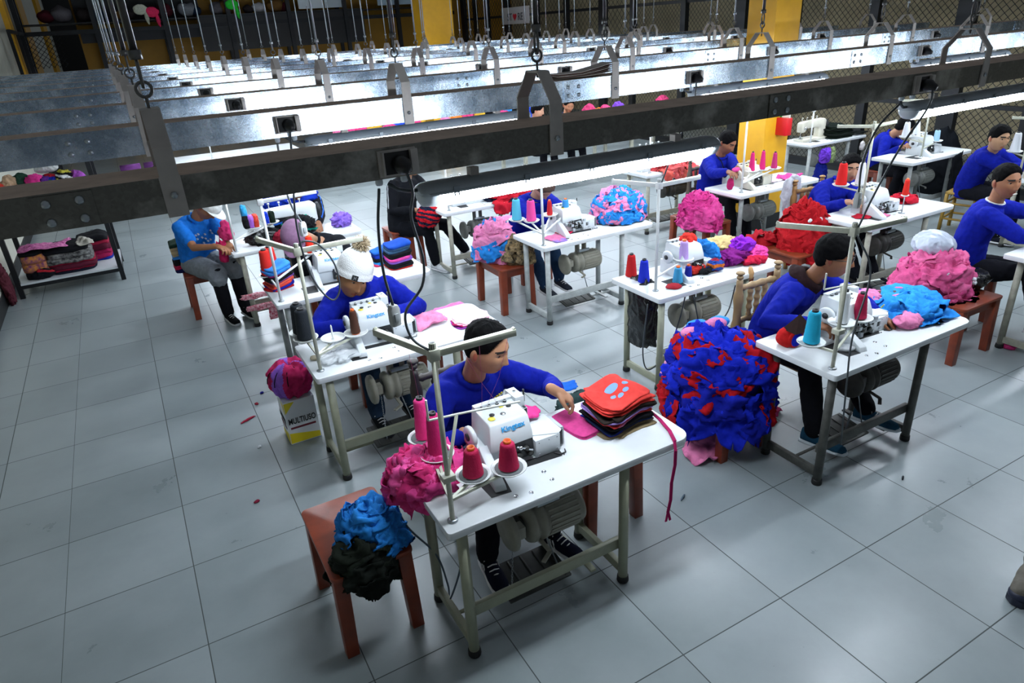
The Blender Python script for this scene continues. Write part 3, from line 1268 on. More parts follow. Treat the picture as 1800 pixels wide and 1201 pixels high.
def stool(x, y, label, w=.37, d=.55, h=.46, rz=0.0, group='red-brown wooden stools'):
    """x, y: the middle of the seat"""
    t = thing('wooden_stool', label, 'stool', (x, y, 0), rz, group=group)
    key = (w, d, h)
    if key not in _sc:
        rec = []
        g = G()
        r = .03
        pts = []
        for cx, cy, a0 in ((-w / 2 + r, -d / 2 + r, 180), (w / 2 - r, -d / 2 + r, 270), (w / 2 - r, d / 2 - r, 0), (-w / 2 + r, d / 2 - r, 90)):
            for i in range(5):
                a = math.radians(a0 + 90 * i / 4)
                pts.append((cx + r * math.cos(a), cy + r * math.sin(a)))
        g.prism(pts, h - .024, h, WOOD)
        rec.append(('seat', g.mesh('seat', .005)))
        lx, ly = w / 2 - .04, d / 2 - .045
        for sx in (-1, 1):
            for sy in (-1, 1):
                g = G()
                s0, s1 = .028, .032
                p0, p1 = Vector((sx * (lx + .012), sy * (ly + .012), 0)), Vector((sx * lx, sy * ly, h - .024))
                vs = [p0 + Vector((a * s0, b_ * s0, 0)) for a, b_ in ((-1, -1), (1, -1), (1, 1), (-1, 1))] + [p1 + Vector((a * s1, b_ * s1, 0)) for a, b_ in ((-1, -1), (1, -1), (1, 1), (-1, 1))]
                g.add(vs, [(3, 2, 1, 0), (4, 5, 6, 7), (0, 1, 5, 4), (1, 2, 6, 5), (2, 3, 7, 6), (3, 0, 4, 7)], WOOD)
                rec.append(('leg', g.mesh('leg', .003)))
        for sx in (-1, 1):
            g = G()
            g.box((sx * lx, 0, h - .06), (.02, 2 * ly - .04, .07), WOOD)
            rec.append(('apron', g.mesh('apron')))
        for sy in (-1, 1):
            g = G()
            g.box((0, sy * ly, h - .06), (2 * lx - .04, .02, .07), WOOD)
            rec.append(('apron', g.mesh('apron')))
        _sc[key] = rec
    for nm, me in _sc[key]:
        link(nm, me, t)
    return t


def turned(g, p0, p1, r, material):
    p0, p1 = Vector(p0), Vector(p1)
    L_ = (p1 - p0).length
    prof = []
    for i in range(25):
        a = i / 24
        prof.append((r * (.72 + .2 * math.sin(a * PI) + .34 * max(0, math.sin(a * 24)) ** .6 * (1 if .08 < a < .92 else 0)), a * L_))
    g.lathe(prof, p0, material, 12, p1 - p0)


def turned_chair(x, y, rz, label, material=None, seat_h=.46):
    """chair with turned posts and spindle back; faces -y before rotation"""
    W = material or WOODP
    t = thing('turned_wood_chair', label, 'chair', (x, y, 0), rz)
    g = G()
    g.box((0, 0, seat_h - .015), (.4, .4, .03), W)
    g.build('seat', t, bevel=.008)
    for s in (-1, 1):
        g = G()
        turned(g, (s * .18, .19, 0), (s * .18, .19, .88), .031, W)
        g.ell((s * .18, .19, .9), (.024, .024, .018), W)
        g.ell((s * .18, .19, .93), (.031, .031, .014), W)
        g.build('post', t)
        g = G()
        turned(g, (s * .18, -.17, 0), (s * .18, -.17, seat_h - .03), .024, W)
        g.build('leg', t)
    for zz in (.82, .58):
        g = G()
        turned(g, (-.17, .19, zz), (.17, .19, zz), .022, W)
        g.build('back_rail', t)
    for q in (-.07, 0, .07):
        g = G()
        turned(g, (q, .19, .59), (q, .19, .81), .018, W)
        g.build('spindle', t)
    for zz in (.2,):
        g = G()
        for s in (-1, 1):
            g.cyl((s * .18, -.17, zz), (s * .18, .19, zz), .012, W, 8)
        g.cyl((-.18, .19, zz), (.18, .19, zz), .012, W, 8)
        g.build('stretcher', t)
    return t


def bamboo_stool(x, y, label, rz=0.0, h=.48):
    t = thing('bamboo_stool', label, 'stool', (x, y, 0), rz)
    g = G()
    g.box((0, 0, h - .02), (.34, .34, .03), BAMB)
    g.build('seat', t, bevel=.01)
    for sx in (-1, 1):
        for sy in (-1, 1):
            g = G()
            g.cyl((sx * .16, sy * .16, 0), (sx * .15, sy * .15, h - .02), .02, BAMB, 10)
            g.build('leg', t)
    for zz in (.16, .34):
        g = G()
        for s in (-1, 1):
            g.cyl((-.16, s * .158, zz), (.16, s * .158, zz), .013, BAMB, 8)
            g.cyl((s * .158, -.16, zz), (s * .158, .16, zz), .013, BAMB, 8)
        g.build('rung', t)
    return t


def cable(pts, r, label, material=None, name='power_cable', cat='cable'):
    """smooth cable through the points (Catmull-Rom)"""
    P = [Vector(p) for p in pts]
    Q = [P[0] * 2 - P[1]] + P + [P[-1] * 2 - P[-2]]
    out = []
    for i in range(1, len(Q) - 2):
        for k in range(8):
            t = k / 8
            a, b_, c, d = Q[i - 1], Q[i], Q[i + 1], Q[i + 2]
            out.append(.5 * ((2 * b_) + (c - a) * t + (2 * a - 5 * b_ + 4 * c - d) * t * t + (3 * b_ - a - 3 * c + d) * t ** 3))
    out.append(P[-1])
    g = G()
    g.tube(out, r, material or CABLE, 8)
    return tag(g.build(name), label, cat)


# =================================================================== people
def skinmat(hexc):
    m = mat('skin_' + hexc, hexc, .5, 0, var=.1, vscale=25, bump=.03, bscale=180, spec=.35)
    m.node_tree.nodes['Principled BSDF'].inputs['Subsurface Weight'].default_value = .0
    return m


EYEW = mat('eye_white', '9a948c', .6)
TEETH = mat('teeth', 'cfcabf', .4)
IRIS = mat('iris_dark', '1c110c', .2)
BROW = mat('brow_dark', '1a1412', .8)
HAIRK = mat('black_hair', '060607', .8, 0, bump=.25, bscale=220, spec=.08)
HAIRB = mat('brown_hair', '4a382c', .6, 0, bump=.4, bscale=130)


def head_grid(nu=72, nv=56, smile=0.0):
    """Head surface in local axes (x to the person's right, y forward, z up), centre between the ears at eye height."""
    P = np.zeros((nv + 1, nu, 3))
    for i in range(nv + 1):
        ph = -PI / 2 + PI * i / nv
        for k in range(nu):
            a = 2 * PI * k / nu
            P[i, k] = (math.cos(ph) * math.sin(a), math.cos(ph) * math.cos(a), math.sin(ph))
    d = P.reshape(-1, 3)
    x, y, z = d[:, 0] * .077, d[:, 1] * .098, d[:, 2] * .118
    # crown rounder, jaw narrower, chin forward, nape drawn in
    t = np.clip(-z / .118, 0, 1)
    x = x * (1 - .34 * t ** 1.4)
    yb = np.where(y < 0, y * (1 - .5 * np.clip((t - .1) / .9, 0, 1) ** 1.1), y * (1 - .1 * t))
    y = yb
    up = np.clip(z / .118, 0, 1)
    y = np.where((y < 0), y * (1 + .06 * up), y)
    front = np.clip(d[:, 1], 0, 1)
    fr = np.where(d[:, 1] > 0, 1.0, 0.0) * front ** .5

    def gs(cx, cz, sx, sz):
        return np.exp(-((x - cx) / sx) ** 2 - ((z - cz) / sz) ** 2) * fr
    y = y - .006 * np.exp(-((z - .0) / .05) ** 2) * fr * np.exp(-(x / .05) ** 2)
    # chin, brow ridge, cheeks
    y = y + .012 * gs(0, -.1, .026, .02) + .006 * gs(0, .034, .05, .012)
    for s in (-1, 1):
        y = y + .005 * gs(s * .042, -.024, .02, .018)
        y = y - .011 * gs(s * .031, .012, .017, .012)
        x = x + s * .004 * np.exp(-((x - s * .06) / .02) ** 2 - ((z + .02) / .03) ** 2) * fr
    # nose: ridge growing down to the tip, with wings
    prof = np.where(z > -.036, np.clip((.022 - z) / .056, 0, 1), np.clip((z + .052) / .016, 0, 1))
    y = y + .025 * np.exp(-(x / .0095) ** 2) * prof ** 1.1 * fr
    for s in (-1, 1):
        y = y + .008 * gs(s * .012, -.036, .007, .008)
    # mouth
    mz = -.066 + smile * .35 * x * x / .02
    y = y + .006 * np.exp(-(x / .022) ** 2 - ((z - mz - .007) / .006) ** 2) * fr
    y = y + .007 * np.exp(-(x / .019) ** 2 - ((z - mz + .007) / .007) ** 2) * fr
    y = y - .004 * np.exp(-(x / .025) ** 2 - ((z - mz) / .0028) ** 2) * fr
    out = np.stack([x, y, z], 1)
    faces = []
    for i in range(nv):
        for k in range(nu):
            faces.append((i * nu + k, i * nu + (k + 1) % nu, (i + 1) * nu + (k + 1) % nu, (i + 1) * nu + k))
    return out, faces, mz


_head = {}


def head_data(smile, hi):
    key = (smile, hi)
    if key not in _head:
        _head[key] = head_grid(72 if hi else 44, 56 if hi else 34, smile)
    return _head[key]


def hair_mesh(style, M4, hi, hm):
    """shell over the cranium, thick away from the hairline, fading to nothing at it"""
    V, F, _ = head_data(0.0, hi)
    out = []
    for p in V:
        x, y, z = p
        r = math.sqrt((x / .077) ** 2 + (y / .098) ** 2 + (z / .118) ** 2) + 1e-6
        n = Vector((x / .077 ** 2, y / .098 ** 2, z / .118 ** 2)).normalized()
        yf = y / .098
        # height of the hairline round the head
        if style == 'fade':
            line = .062 * sstep(.35, .8, yf) + .02 * sstep(-.2, .35, yf) - .055 * sstep(.15, -.75, yf) - .004
            full = sstep(.0, .075, z - .012)
            th = .003 + .015 * full
        elif style == 'full':
            line = .05 * sstep(.5, .85, yf) + .012 * sstep(-.1, .5, yf) - .065 * sstep(.15, -.7, yf)
            th = .012 + .01 * sstep(0, .08, z)
        else:
            line = .056 * sstep(.45, .85, yf) + .012 * sstep(-.2, .4, yf) - .06 * sstep(.15, -.7, yf)
            th = .007 + .012 * sstep(.02, .085, z)
        a = sstep(0, .016, z - line)
        off = -.006 + (th + .006) * a
        off += a * .0035 * noise.noise(Vector(p) * 60) + a * .003 * noise.noise(Vector(p) * 130)
        out.append(((M4 @ (Vector(p) + n * off)), off))
    g = G()
    keep = [f for f in F if max(out[i][1] for i in f) > -.003]
    g.add([q for q, _ in out], keep, hm, True)
    return g


def ik(S, H, l1, l2, pole):
    S, H = Vector(S), Vector(H)
    d = H - S
    L_ = d.length
    if L_ > l1 + l2 - .006:
        H = S + d.normalized() * (l1 + l2 - .006)
        d = H - S
        L_ = d.length
    u = d.normalized()
    a = (l1 * l1 - l2 * l2 + L_ * L_) / (2 * L_)
    h = math.sqrt(max(l1 * l1 - a * a, 0))
    pv = Vector(pole)
    pv = pv - u * pv.dot(u)
    pv.normalize()
    return S + u * a + pv * h, H


def add_hand(g, wrist, fwd, palm, thumb_side, curl=.5, material=None, k=1.0):
    f = Vector(fwd).normalized()
    n = Vector(palm)
    n = (n - f * n.dot(f)).normalized()
    s = f.cross(n)
    if s.dot(Vector(thumb_side)) < 0:
        s = -s
    w_ = Vector(wrist)
    R = Matrix((f, s, n)).transposed()
    g.ell(w_ + f * .047 * k, (.052 * k, .04 * k, .0165 * k), material, R, 16, 10)
    g.cap_tube([w_ - f * .03, w_ + f * .03], [.026 * k, .027 * k], material, 12)
    for i, (o, L_) in enumerate(((.031, .070), (.0105, .079), (-.0105, .073), (-.031, .056))):
        p = w_ + f * (.083 - .006 * abs(i - 1)) * k + s * o * k
        pts = [w_ + f * .05 * k + s * o * .8 * k, p]
        a = .12 + .1 * i * curl
        for q, seg in enumerate((.45, .32, .23)):
            a += curl * (.75 if q else .6) + .06 * i * curl
            p = p + (f * math.cos(a) + n * math.sin(a)) * L_ * seg * k + s * o * .05 * k
            pts.append(p)
        g.cap_tube(pts, [.0105 * k, .0098 * k, .0092 * k, .0086 * k, .0078 * k], material, 9)
    b0 = w_ + f * .018 * k + s * .026 * k
    b1 = b0 + (f * .62 + s * .62 + n * .3) * .034 * k
    b2 = b1 + (f * .85 + s * .28 + n * .38) * .03 * k
    b3 = b2 + (f * .95 + s * .02 + n * .35) * .024 * k
    g.cap_tube([b0, b1, b2, b3], [.0135 * k, .0118 * k, .0105 * k, .0088 * k], material, 9)


_shoe = {}


def shoe(parent, ankle, d, upper, sole='c9ccd0', trim=None, low=False):
    """ankle: point on the floor below the ankle; d: direction the foot points"""
    key = (upper, sole, trim, low)
    if key not in _shoe:
        def sec(y, w_, h, z0=0.0, n=14):
            return [(w_ * math.cos(2 * PI * i / n) * (1 if math.sin(2 * PI * i / n) < .3 else .86), y, z0 + h / 2 + h / 2 * math.sin(2 * PI * i / n)) for i in range(n)]

        def loft(secs, material):
            g = G()
            n = len(secs[0])
            g.add([p for s_ in secs for p in s_], [(i * n + k, i * n + (k + 1) % n, (i + 1) * n + (k + 1) % n, (i + 1) * n + k) for i in range(len(secs) - 1) for k in range(n)]
                  + [tuple(range(n - 1, -1, -1)), tuple((len(secs) - 1) * n + k for k in range(n))], material, True)
            return g
        U = fabric(upper)
        hz = .085 if not low else .07
        up = loft([sec(-.075, .012, .04, .02), sec(-.07, .028, hz, .015), sec(-.04, .035, hz + .012, .012), sec(.0, .037, hz + .005, .012), sec(.05, .04, .078, .012), sec(.1, .044, .06, .012), sec(.15, .043, .05, .012),
                   sec(.185, .032, .04, .013), sec(.2, .01, .02, .02)], U)
        so = loft([sec(-.082, .014, .02), sec(-.076, .03, .03), sec(-.04, .038, .032), sec(.04, .04, .03), sec(.11, .047, .03), sec(.16, .046, .03), sec(.195, .033, .032), sec(.208, .01, .024, .006)], plastic(sole, .5))
        la = G()
        if not low:
            for i in range(4):
                yy = .035 + i * .024
                zz = .098 - i * .009
                la.tube([(-.024, yy, zz - .012), (0, yy + .006, zz), (.024, yy, zz - .012)], .0032, plastic('d8d8d8', .7), 6)
            la.tube([(.0, .03, .1), (.02, .025, .112), (.034, .04, .1), (.016, .035, .103)], .0026, plastic('d8d8d8', .7), 6)
        trs = []
        if trim:
            for s in (-1, 1):
                tr = G()
                trs.append(tr)
                for i in range(3):
                    tr.bar((s * .039, .018 + i * .018, .035), (s * .036, .002 + i * .018, .078), .004, .007, plastic(trim, .5))
        _shoe[key] = [('upper', up.mesh('upper')), ('sole', so.mesh('sole'))] + ([('laces', la.mesh('laces'))] if not low else []) + [('stripes', tr.mesh('stripes')) for tr in trs]
    ro = link('shoe', _shoe[key][0][1], parent, ankle)
    ro.rotation_euler = (0, 0, math.atan2(d[1], d[0]) - PI / 2)
    for nm, me in _shoe[key][1:]:
        link(nm, me, ro)
    return ro


def wrinkler(seed, amp=.005, f=16):
    off = Vector((seed * 3.7, seed * 1.3, seed * 9.1))

    def w_(p):
        q = p * f + off
        r = 1 - abs(noise.noise(Vector((q.x, q.y, q.z * .55)))) * 2
        return amp * (r * .7 + noise.noise(p * 38 + off) * .35)
    return w_


def person(label, hip, neck, head, face, chest, hands, feet, footdir=None, roll=0.0, skin='a87556', shirt='0f1d92', short=False, trousers='15161c',
           hair='crop', hairmat=None, near=False, smile=0.0, shoes=('1a1d2a', 'c9ccd0', None), elbow=None, hand_dir=None, curl=.5, legs=True,
           hood=None, shirt2=None, shorts=None, seed=1, thick=1.0, collar=None, knees_out=.05, show_hands=(1, 1)):
    """hands, feet: (person's right, person's left). chest: 2-D direction the chest faces. face: 3-D direction of the gaze."""
    hip, neck, head = Vector(hip), Vector(neck), Vector(head)
    cf = Vector((chest[0], chest[1], 0)).normalized()
    rt = Vector((cf.y, -cf.x, 0))          # person's right
    SK = skinmat(skin)
    vox = .0055 if near else .009
    # head frame
    F = Vector(face).normalized()
    U = Vector((0, 0, 1))
    U = (U - F * U.dot(F)).normalized()
    Rr = F.cross(U)
    if roll:
        q = Matrix.Rotation(roll, 3, F)
        U, Rr = q @ U, q @ Rr
    M4 = (Matrix((Rr, F, U)).transposed() * 1.09).to_4x4()
    M4.translation = head
    # ---- joints
    spine = neck - hip
    up = spine.normalized()
    shoulders, elbows, wrists = [], [], []
    for i, s in enumerate((1, -1)):
        S = neck + rt * s * .168 * thick - up * .055 - cf * .005
        pole = (elbow[i] if elbow and elbow[i] else rt * s * .6 + Vector((0, 0, -.8)) - cf * .25)
        E, H = ik(S, hands[i], .285, .255, pole)
        shoulders.append(S)
        elbows.append(E)
        wrists.append(H)
    hipj, knees, ank = [], [], []
    if legs:
        for i, s in enumerate((1, -1)):
            Hj = hip + rt * s * .085 + Vector((0, 0, -.02))
            A0 = Vector(feet[i]) + Vector((0, 0, .09))
            K, A = ik(Hj, A0, .44, .42, cf * .8 + Vector((0, 0, .8)) + rt * s * knees_out)
            hipj.append(Hj)
            knees.append(K)
            ank.append(A)
    # ---- body: one continuous surface
    g = G()
    hb = head - U * .06 - F * .03
    nb = neck
    g.cap_tube([nb - up * .05, nb + (hb - nb) * .45, hb + U * .02], [.062, .054, .056], SK, 16)
    g.ell(hb + U * .03, (.05, .055, .05), SK)

    def rings(scale, extra=0.0):
        pts = []
        ctl = [(0.0, .165, .115), (.2, .165, .115), (.45, .165, .11), (.7, .182, .118), (.86, .185, .11), (.95, .145, .09), (1.0, .085, .07)]
        bend = -cf * .05
        for a, wx, wy in ctl:
            c = hip + spine * a + bend * math.sin(a * PI) * .8
            pts.append((c, wx * scale * thick + extra, wy * scale * thick + extra))
        return pts

    def torso(gg, scale, extra, material, low=-.06):
        rg = rings(scale, extra)
        c0, w0, h0 = rg[0]
        rg = [(c0 + Vector((0, 0, low - .03)), w0 * .7, h0 * .7), (c0 + Vector((0, 0, low)), w0 * .93, h0 * .93)] + rg
        n = 24
        vs = []
        for i, (c, a, b_) in enumerate(rg):
            t = (rg[min(i + 1, len(rg) - 1)][0] - rg[max(i - 1, 0)][0]).normalized()
            fw = rt.cross(t).normalized()
            if fw.dot(cf) < 0:
                fw = -fw
            for k in range(n):
                q = 2 * PI * k / n
                ca, sa = math.cos(q), math.sin(q)
                ca = math.copysign(abs(ca) ** .8, ca)
                sa = math.copysign(abs(sa) ** .8, sa)
                vs.append(c + rt * ca * a + fw * sa * b_)
        m_ = len(rg)
        gg.add(vs, [(i * n + k, i * n + (k + 1) % n, (i + 1) * n + (k + 1) % n, (i + 1) * n + k) for i in range(m_ - 1) for k in range(n)]
               + [tuple(range(n - 1, -1, -1)), tuple((m_ - 1) * n + k for k in range(n))], material, True)
    torso(g, .9, -.006, SK)
    for i in range(2):
        g.cap_tube([shoulders[i], elbows[i], wrists[i]], [.05, .038, .026], SK, 12)
        m_ = (shoulders[i] + elbows[i]) / 2
        if show_hands[i]:
            fd = (wrists[i] - elbows[i]).normalized()
            hd = Vector(hand_dir[i]).normalized() if hand_dir and hand_dir[i] else (fd + Vector((0, 0, -.25))).normalized()
            inner = rt * (-1 if i == 0 else 1)
            add_hand(g, wrists[i] + fd * .012, hd, (0, 0, -1) if abs(hd.z) < .85 else -cf, inner + cf * .3, curl, SK)
    if legs:
        for i in range(2):
            g.cap_tube([hipj[i], knees[i], ank[i]], [.07, .05, .036], SK, 12)
            g.ell(ank[i] + Vector((0, 0, -.05)), (.03, .03, .04), SK)
    body = remeshed(g, 'person', vox, 2)
    # head and ears joined in at full detail
    V, Fc, mz = head_data(smile, near)
    LIP = mat('lip_' + skin, tuple(max(0, int(skin[i:i + 2], 16) / 255 * k) for i, k in ((0, .92), (2, .68), (4, .66))), .45)
    gh = G()
    mats_, = [[]]
    groups = {'s': [], 'l': [], 'b': []}
    for f in Fc:
        c = V[list(f)].mean(axis=0)
        key = 's'
        if c[1] > .04:
            if .013 < abs(c[0]) < .05 and abs(c[2] - (.0325 + .012 * (abs(c[0]) - .03) * (.3 if abs(c[0]) < .03 else -1.6))) < .0042:
                key = 'b'
            elif abs(c[0]) < .024 and abs(c[2] + .066) < .0115 * (1 - (abs(c[0]) / .026) ** 2) + .001:
                key = 'l'
        groups[key].append(f)
    vw = [M4 @ Vector(p) for p in V]
    gh.add(vw, groups['s'], SK, True)
    k0 = 0
    for key, mm in (('l', LIP), ('b', BROW)):
        idx = gh.m(mm)
        for f in groups[key]:
            gh.f.append(list(f))
            gh.mi.append(idx)
            gh.sm.append(True)
    R3 = M4.to_3x3()
    for s in (-1, 1):
        gh.ell(M4 @ Vector((s * .031, .0675, .0125)), (.0145, .0115, .0085), EYEW, R3, 14, 9)
        gh.ell(M4 @ Vector((s * .031, .0752, .0122)), (.0082, .0056, .0075), IRIS, R3, 12, 8)
        # lids
        gh.ell(M4 @ Vector((s * .031, .069, .0185)), (.0155, .0112, .006), SK, R3, 12, 8)
        gh.ell(M4 @ Vector((s * .031, .0685, .005)), (.0145, .0098, .0045), SK, R3, 12, 8)
        # ears
        Re = R3 @ Matrix.Rotation(s * .3, 3, 'Z')
        gh.ell(M4 @ Vector((s * .0775, -.012, -.002)), (.008, .019, .031), SK, Re, 14, 10)
        gh.ell(M4 @ Vector((s * .083, -.006, -.001)), (.004, .011, .02), LIP, Re, 10, 8)
    if smile > .5:
        gh.ell(M4 @ Vector((0, .094, -.067)), (.017, .006, .005), TEETH, R3, 12, 8)
    hm = gh.mesh('head_tmp')
    bm = bmesh.new()
    bm.from_mesh(body)
    n0 = len(bm.faces)
    for mm in gh.mats:
        if mm.name not in [x.name for x in body.materials if x]:
            body.materials.append(mm)
    order = [list(body.materials).index(mm) for mm in gh.mats]
    bm.from_mesh(hm)
    bm.faces.ensure_lookup_table()
    for f in bm.faces[n0:]:
        f.material_index = order[f.material_index]
        f.smooth = True
    bm.to_mesh(body)
    bm.free()
    bpy.data.meshes.remove(hm)
    # origin at the floor below the hips
    base = Vector((hip.x, hip.y, 0))
    T = Matrix.Translation(-base)
    body.transform(T)
    root = link('person', body, None, base, label=label, category='person')

    def child(nm, me, lab=None):
        me.transform(T)
        return link(nm, me, root, label=lab)
    # ---- clothes
    g = G()
    SHM = fabric(shirt)
    torso(g, 1.0, .012, SHM, -.08)
    for i in range(2):
        S, E, H = shoulders[i], elbows[i], wrists[i]
        if short:
            E2 = S + (E - S) * .62
            g.cap_tube([S, S + (E - S) * .4, E2], [.07 * thick, .066 * thick, .064 * thick], SHM, 16)
        else:
            m1, m2 = (S + E) / 2, (E + H) / 2
            fd = (H - E).normalized()
            g.cap_tube([S, m1, E, m2, H - fd * .035], [.074 * thick, .068 * thick, .057 * thick, .05, .042], SHM, 16)
            g.cap_tube([H - fd * .05, H - fd * .012], [.038, .036], SHM, 14)
    ringc = neck + (hb - nb) * .12
    ax = (hb - nb).normalized()
    u, v_ = orth(ax)
    g.tube([ringc + (u * math.cos(a) + v_ * math.sin(a)) * .068 for a in [2 * PI * k / 22 for k in range(22)]], .013, SHM, 10, closed=True)
    me = remeshed(g, 'sweatshirt', .008 if near else .012, 2, wrinkler(seed, .007 if near else .006))
    shirt_o = child('tshirt' if short else 'sweatshirt', me)
    if shirt2:
        g = G()
        for i in range(2):
            S, E, H = shoulders[i], elbows[i], wrists[i]
            one = shirt2 == 'd6dade'
            out = (rt * (1 if i == 0 else -1) * .7 - cf * .2 + Vector((0, 0, .6))).normalized()
            for q in ((0,) if one else (-.02, 0, .02)):
                pts = []
                for a in range(9):
                    t = a / 8 * (.5 if one else 1)
                    p = S + (E - S) * t * 2 if t < .5 else E + (H - E) * (t - .5) * 1.7
                    r_ = .078 - .03 * t
                    pts.append(p + out * r_ + cf * q)
                g.tube(pts, .0055, fabric(shirt2), 6)
        child('sleeve_stripes', g.mesh('sleeve_stripes'), 'striped sleeve trim')
    if hood:
        g = G()
        for q in range(3):
            g.tube([ringc - up * (.012 * q) + (u * math.cos(a) + v_ * math.sin(a)) * (.074 + .013 * q) - cf * .016 * q for a in [2 * PI * k / 22 for k in range(22)]], .019, fabric(hood), 10, closed=True)
        me = remeshed(g, 'hood', .007, 2, wrinkler(seed + 4, .006))
        child('hood', me, 'dark brown hood round the neck')
    if collar:
        g = G()
        g.tube([ringc + ax * .012 + (u * math.cos(a) + v_ * math.sin(a)) * .064 for a in [2 * PI * k / 22 for k in range(22)]], .009, fabric(collar), 8, closed=True)
        child('collar', g.mesh('collar'), 'white undershirt collar')
    if legs:
        g = G()
        TR = fabric(trousers)
        g.ell(hip + Vector((0, 0, -.01)), (.17 * thick, .14 * thick, .125), TR, Matrix((rt, cf, Vector((0, 0, 1)))).transposed(), 20, 12)
        for i in range(2):
            m1 = (hipj[i] + knees[i]) / 2
            m2 = (knees[i] + ank[i]) / 2
            ad = (ank[i] - knees[i]).normalized()
            g.cap_tube([hipj[i], m1, knees[i], m2, ank[i] - ad * .01], [.096, .088, .07, .064, .054], TR, 16)
        me = remeshed(g, 'trousers', .009 if near else .014, 2, wrinkler(seed + 2, .006))
        child('trousers', me)
        if shorts:
            g = G()
            g.ell(hip + Vector((0, 0, -.005)), (.178 * thick, .15 * thick, .13), fabric(shorts), Matrix((rt, cf, Vector((0, 0, 1)))).transposed(), 20, 12)
            for i in range(2):
                m1 = (hipj[i] + knees[i]) / 2
                kd = (ank[i] - knees[i]).normalized()
                g.cap_tube([hipj[i], m1, knees[i], knees[i] + kd * .06], [.108, .102, .09, .088], fabric(shorts), 16)
            child('shorts', remeshed(g, 'shorts', .009, 2, wrinkler(seed + 5, .008)), 'baggy grey shorts over black leggings')
        fdv = footdir or [cf, cf]
        for i in range(2):
            s_ = shoe(root, Vector((ank[i].x, ank[i].y, ank[i].z - .095)) - base, fdv[i], *shoes)
    # ---- hair
    if hair:
        gg = hair_mesh(hair, M4, near, hairmat or HAIRK)
        child('hair', gg.mesh('hair'))
    info = dict(M4=M4, base=base, root=root, T=T, hb=hb, neck=neck, cf=cf, rt=rt, up=up, R3=R3, child=child, ringc=ringc, u=u, v=v_, shirt=shirt_o)
    return info


def chest_mark(info, colors=('e8d44a', 'ffffff'), side=-1, k=1.0, shirt_d=.14):
    """the small slanted embroidered mark on the chest: three yellow letters-like strokes and a white line"""
    c = info['neck'] - info['up'] * .15 + info['rt'] * side * .075
    bpy.context.view_layer.update()
    hit, loc, no, fi = info['shirt'].ray_cast(c + info['cf'] * .5 - info['base'], -info['cf'])
    c = (loc + info['base'] + info['cf'] * .003) if hit else c + info['cf'] * shirt_d
    g = G()
    r, u = info['rt'] * side, info['up']
    for i in range(5):
        p = c + r * (-.03 + .014 * i) + u * (-.012 + .006 * i)
        g.bar(p - u * .007, p + u * .007 + r * .004, .004, .006, fabric(colors[0]), up=info['cf'])
        g.bar(p + u * .007, p + u * .006 + r * .009, .003, .006, fabric(colors[0]), up=info['cf'])
    g.bar(c + r * -.034 - u * .026, c + r * .036 + u * .006, .004, .006, fabric(colors[1]), up=info['cf'])
    info['child']('chest_emblem', g.mesh('chest_emblem'), 'small yellow and white embroidered mark')


def beanie(info):
    M4 = info['M4']
    W = mat('white_knit', 'd8dada', .95, 0, bump=.5, bscale=120)
    g = G()
    n, m_ = 40, 18
    vs, fs = [], []
    for i in range(m_ + 1):
        a = i / m_
        z = .024 + a * .165
        rx = .1 * math.sqrt(max(0, 1 - max(0, (a - .25) / .77) ** 2.3))
        ry = .118 * math.sqrt(max(0, 1 - max(0, (a - .25) / .77) ** 2.3))
        for k in range(n):
            q = 2 * PI * k / n
            rib = 1 + .02 * math.cos(q * 20) * (1 - a)
            fold = .006 if z < .06 else 0
            vs.append(M4 @ Vector(((rx + fold) * math.sin(q) * rib, (ry + fold) * math.cos(q) * rib - .012 * a, z + .022 * math.cos(q) * (1 - a))))
    for i in range(m_):
        for k in range(n):
            fs.append((i * n + k, i * n + (k + 1) % n, (i + 1) * n + (k + 1) % n, (i + 1) * n + k))
    fs.append(tuple(m_ * n + k for k in range(n)))
    g.add(vs, fs, W, True)
    b = info['child']('beanie', g.mesh('beanie'), 'white ribbed knit bobble hat')
    g = G()
    c = M4 @ Vector((.0, -.02, .218))
    random.seed(2)
    FUR = mat('pale_fur', 'c4b496', .95)
    FURD = mat('dark_fur', '8a7a60', .95)
    g.ell(c, .036, FURD, nu=16, nv=12)
    for i in range(420):
        d = Vector((random.gauss(0, 1), random.gauss(0, 1), random.gauss(0, 1))).normalized()
        t = d + Vector((random.gauss(0, .25), random.gauss(0, .25), random.gauss(0, .25)))
        g.tube([c + d * .03, c + d * .045 + t * .004, c + d * .052 + t * random.uniform(.006, .016)], [.0028, .0022, .0006], FUR if i % 4 else FURD, 4)
    me = g.mesh('pompom')
    me.transform(info['T'])
    link('pompom', me, b, label='pale fur bobble')
    g = G()
    pc = M4 @ Vector((.058, .11, .062))
    R = info['R3'] @ Matrix.Rotation(-.5, 3, 'Z')
    g.box(pc, (.036, .006, .03), mat('patch_black', '17181a', .6), R=R)
    for s in (-1, 1):
        g.bar(pc + R @ Vector((-.008, .0035, -.008 * s)), pc + R @ Vector((.008, .0035, .008 * s)), .003, .002, mat('patch_mark', '8c8f92', .5), up=R @ Vector((0, 1, 0)))
    me = g.mesh('patch')
    me.transform(info['T'])
    link('patch', me, b, label='small black patch with a crossed grey mark')


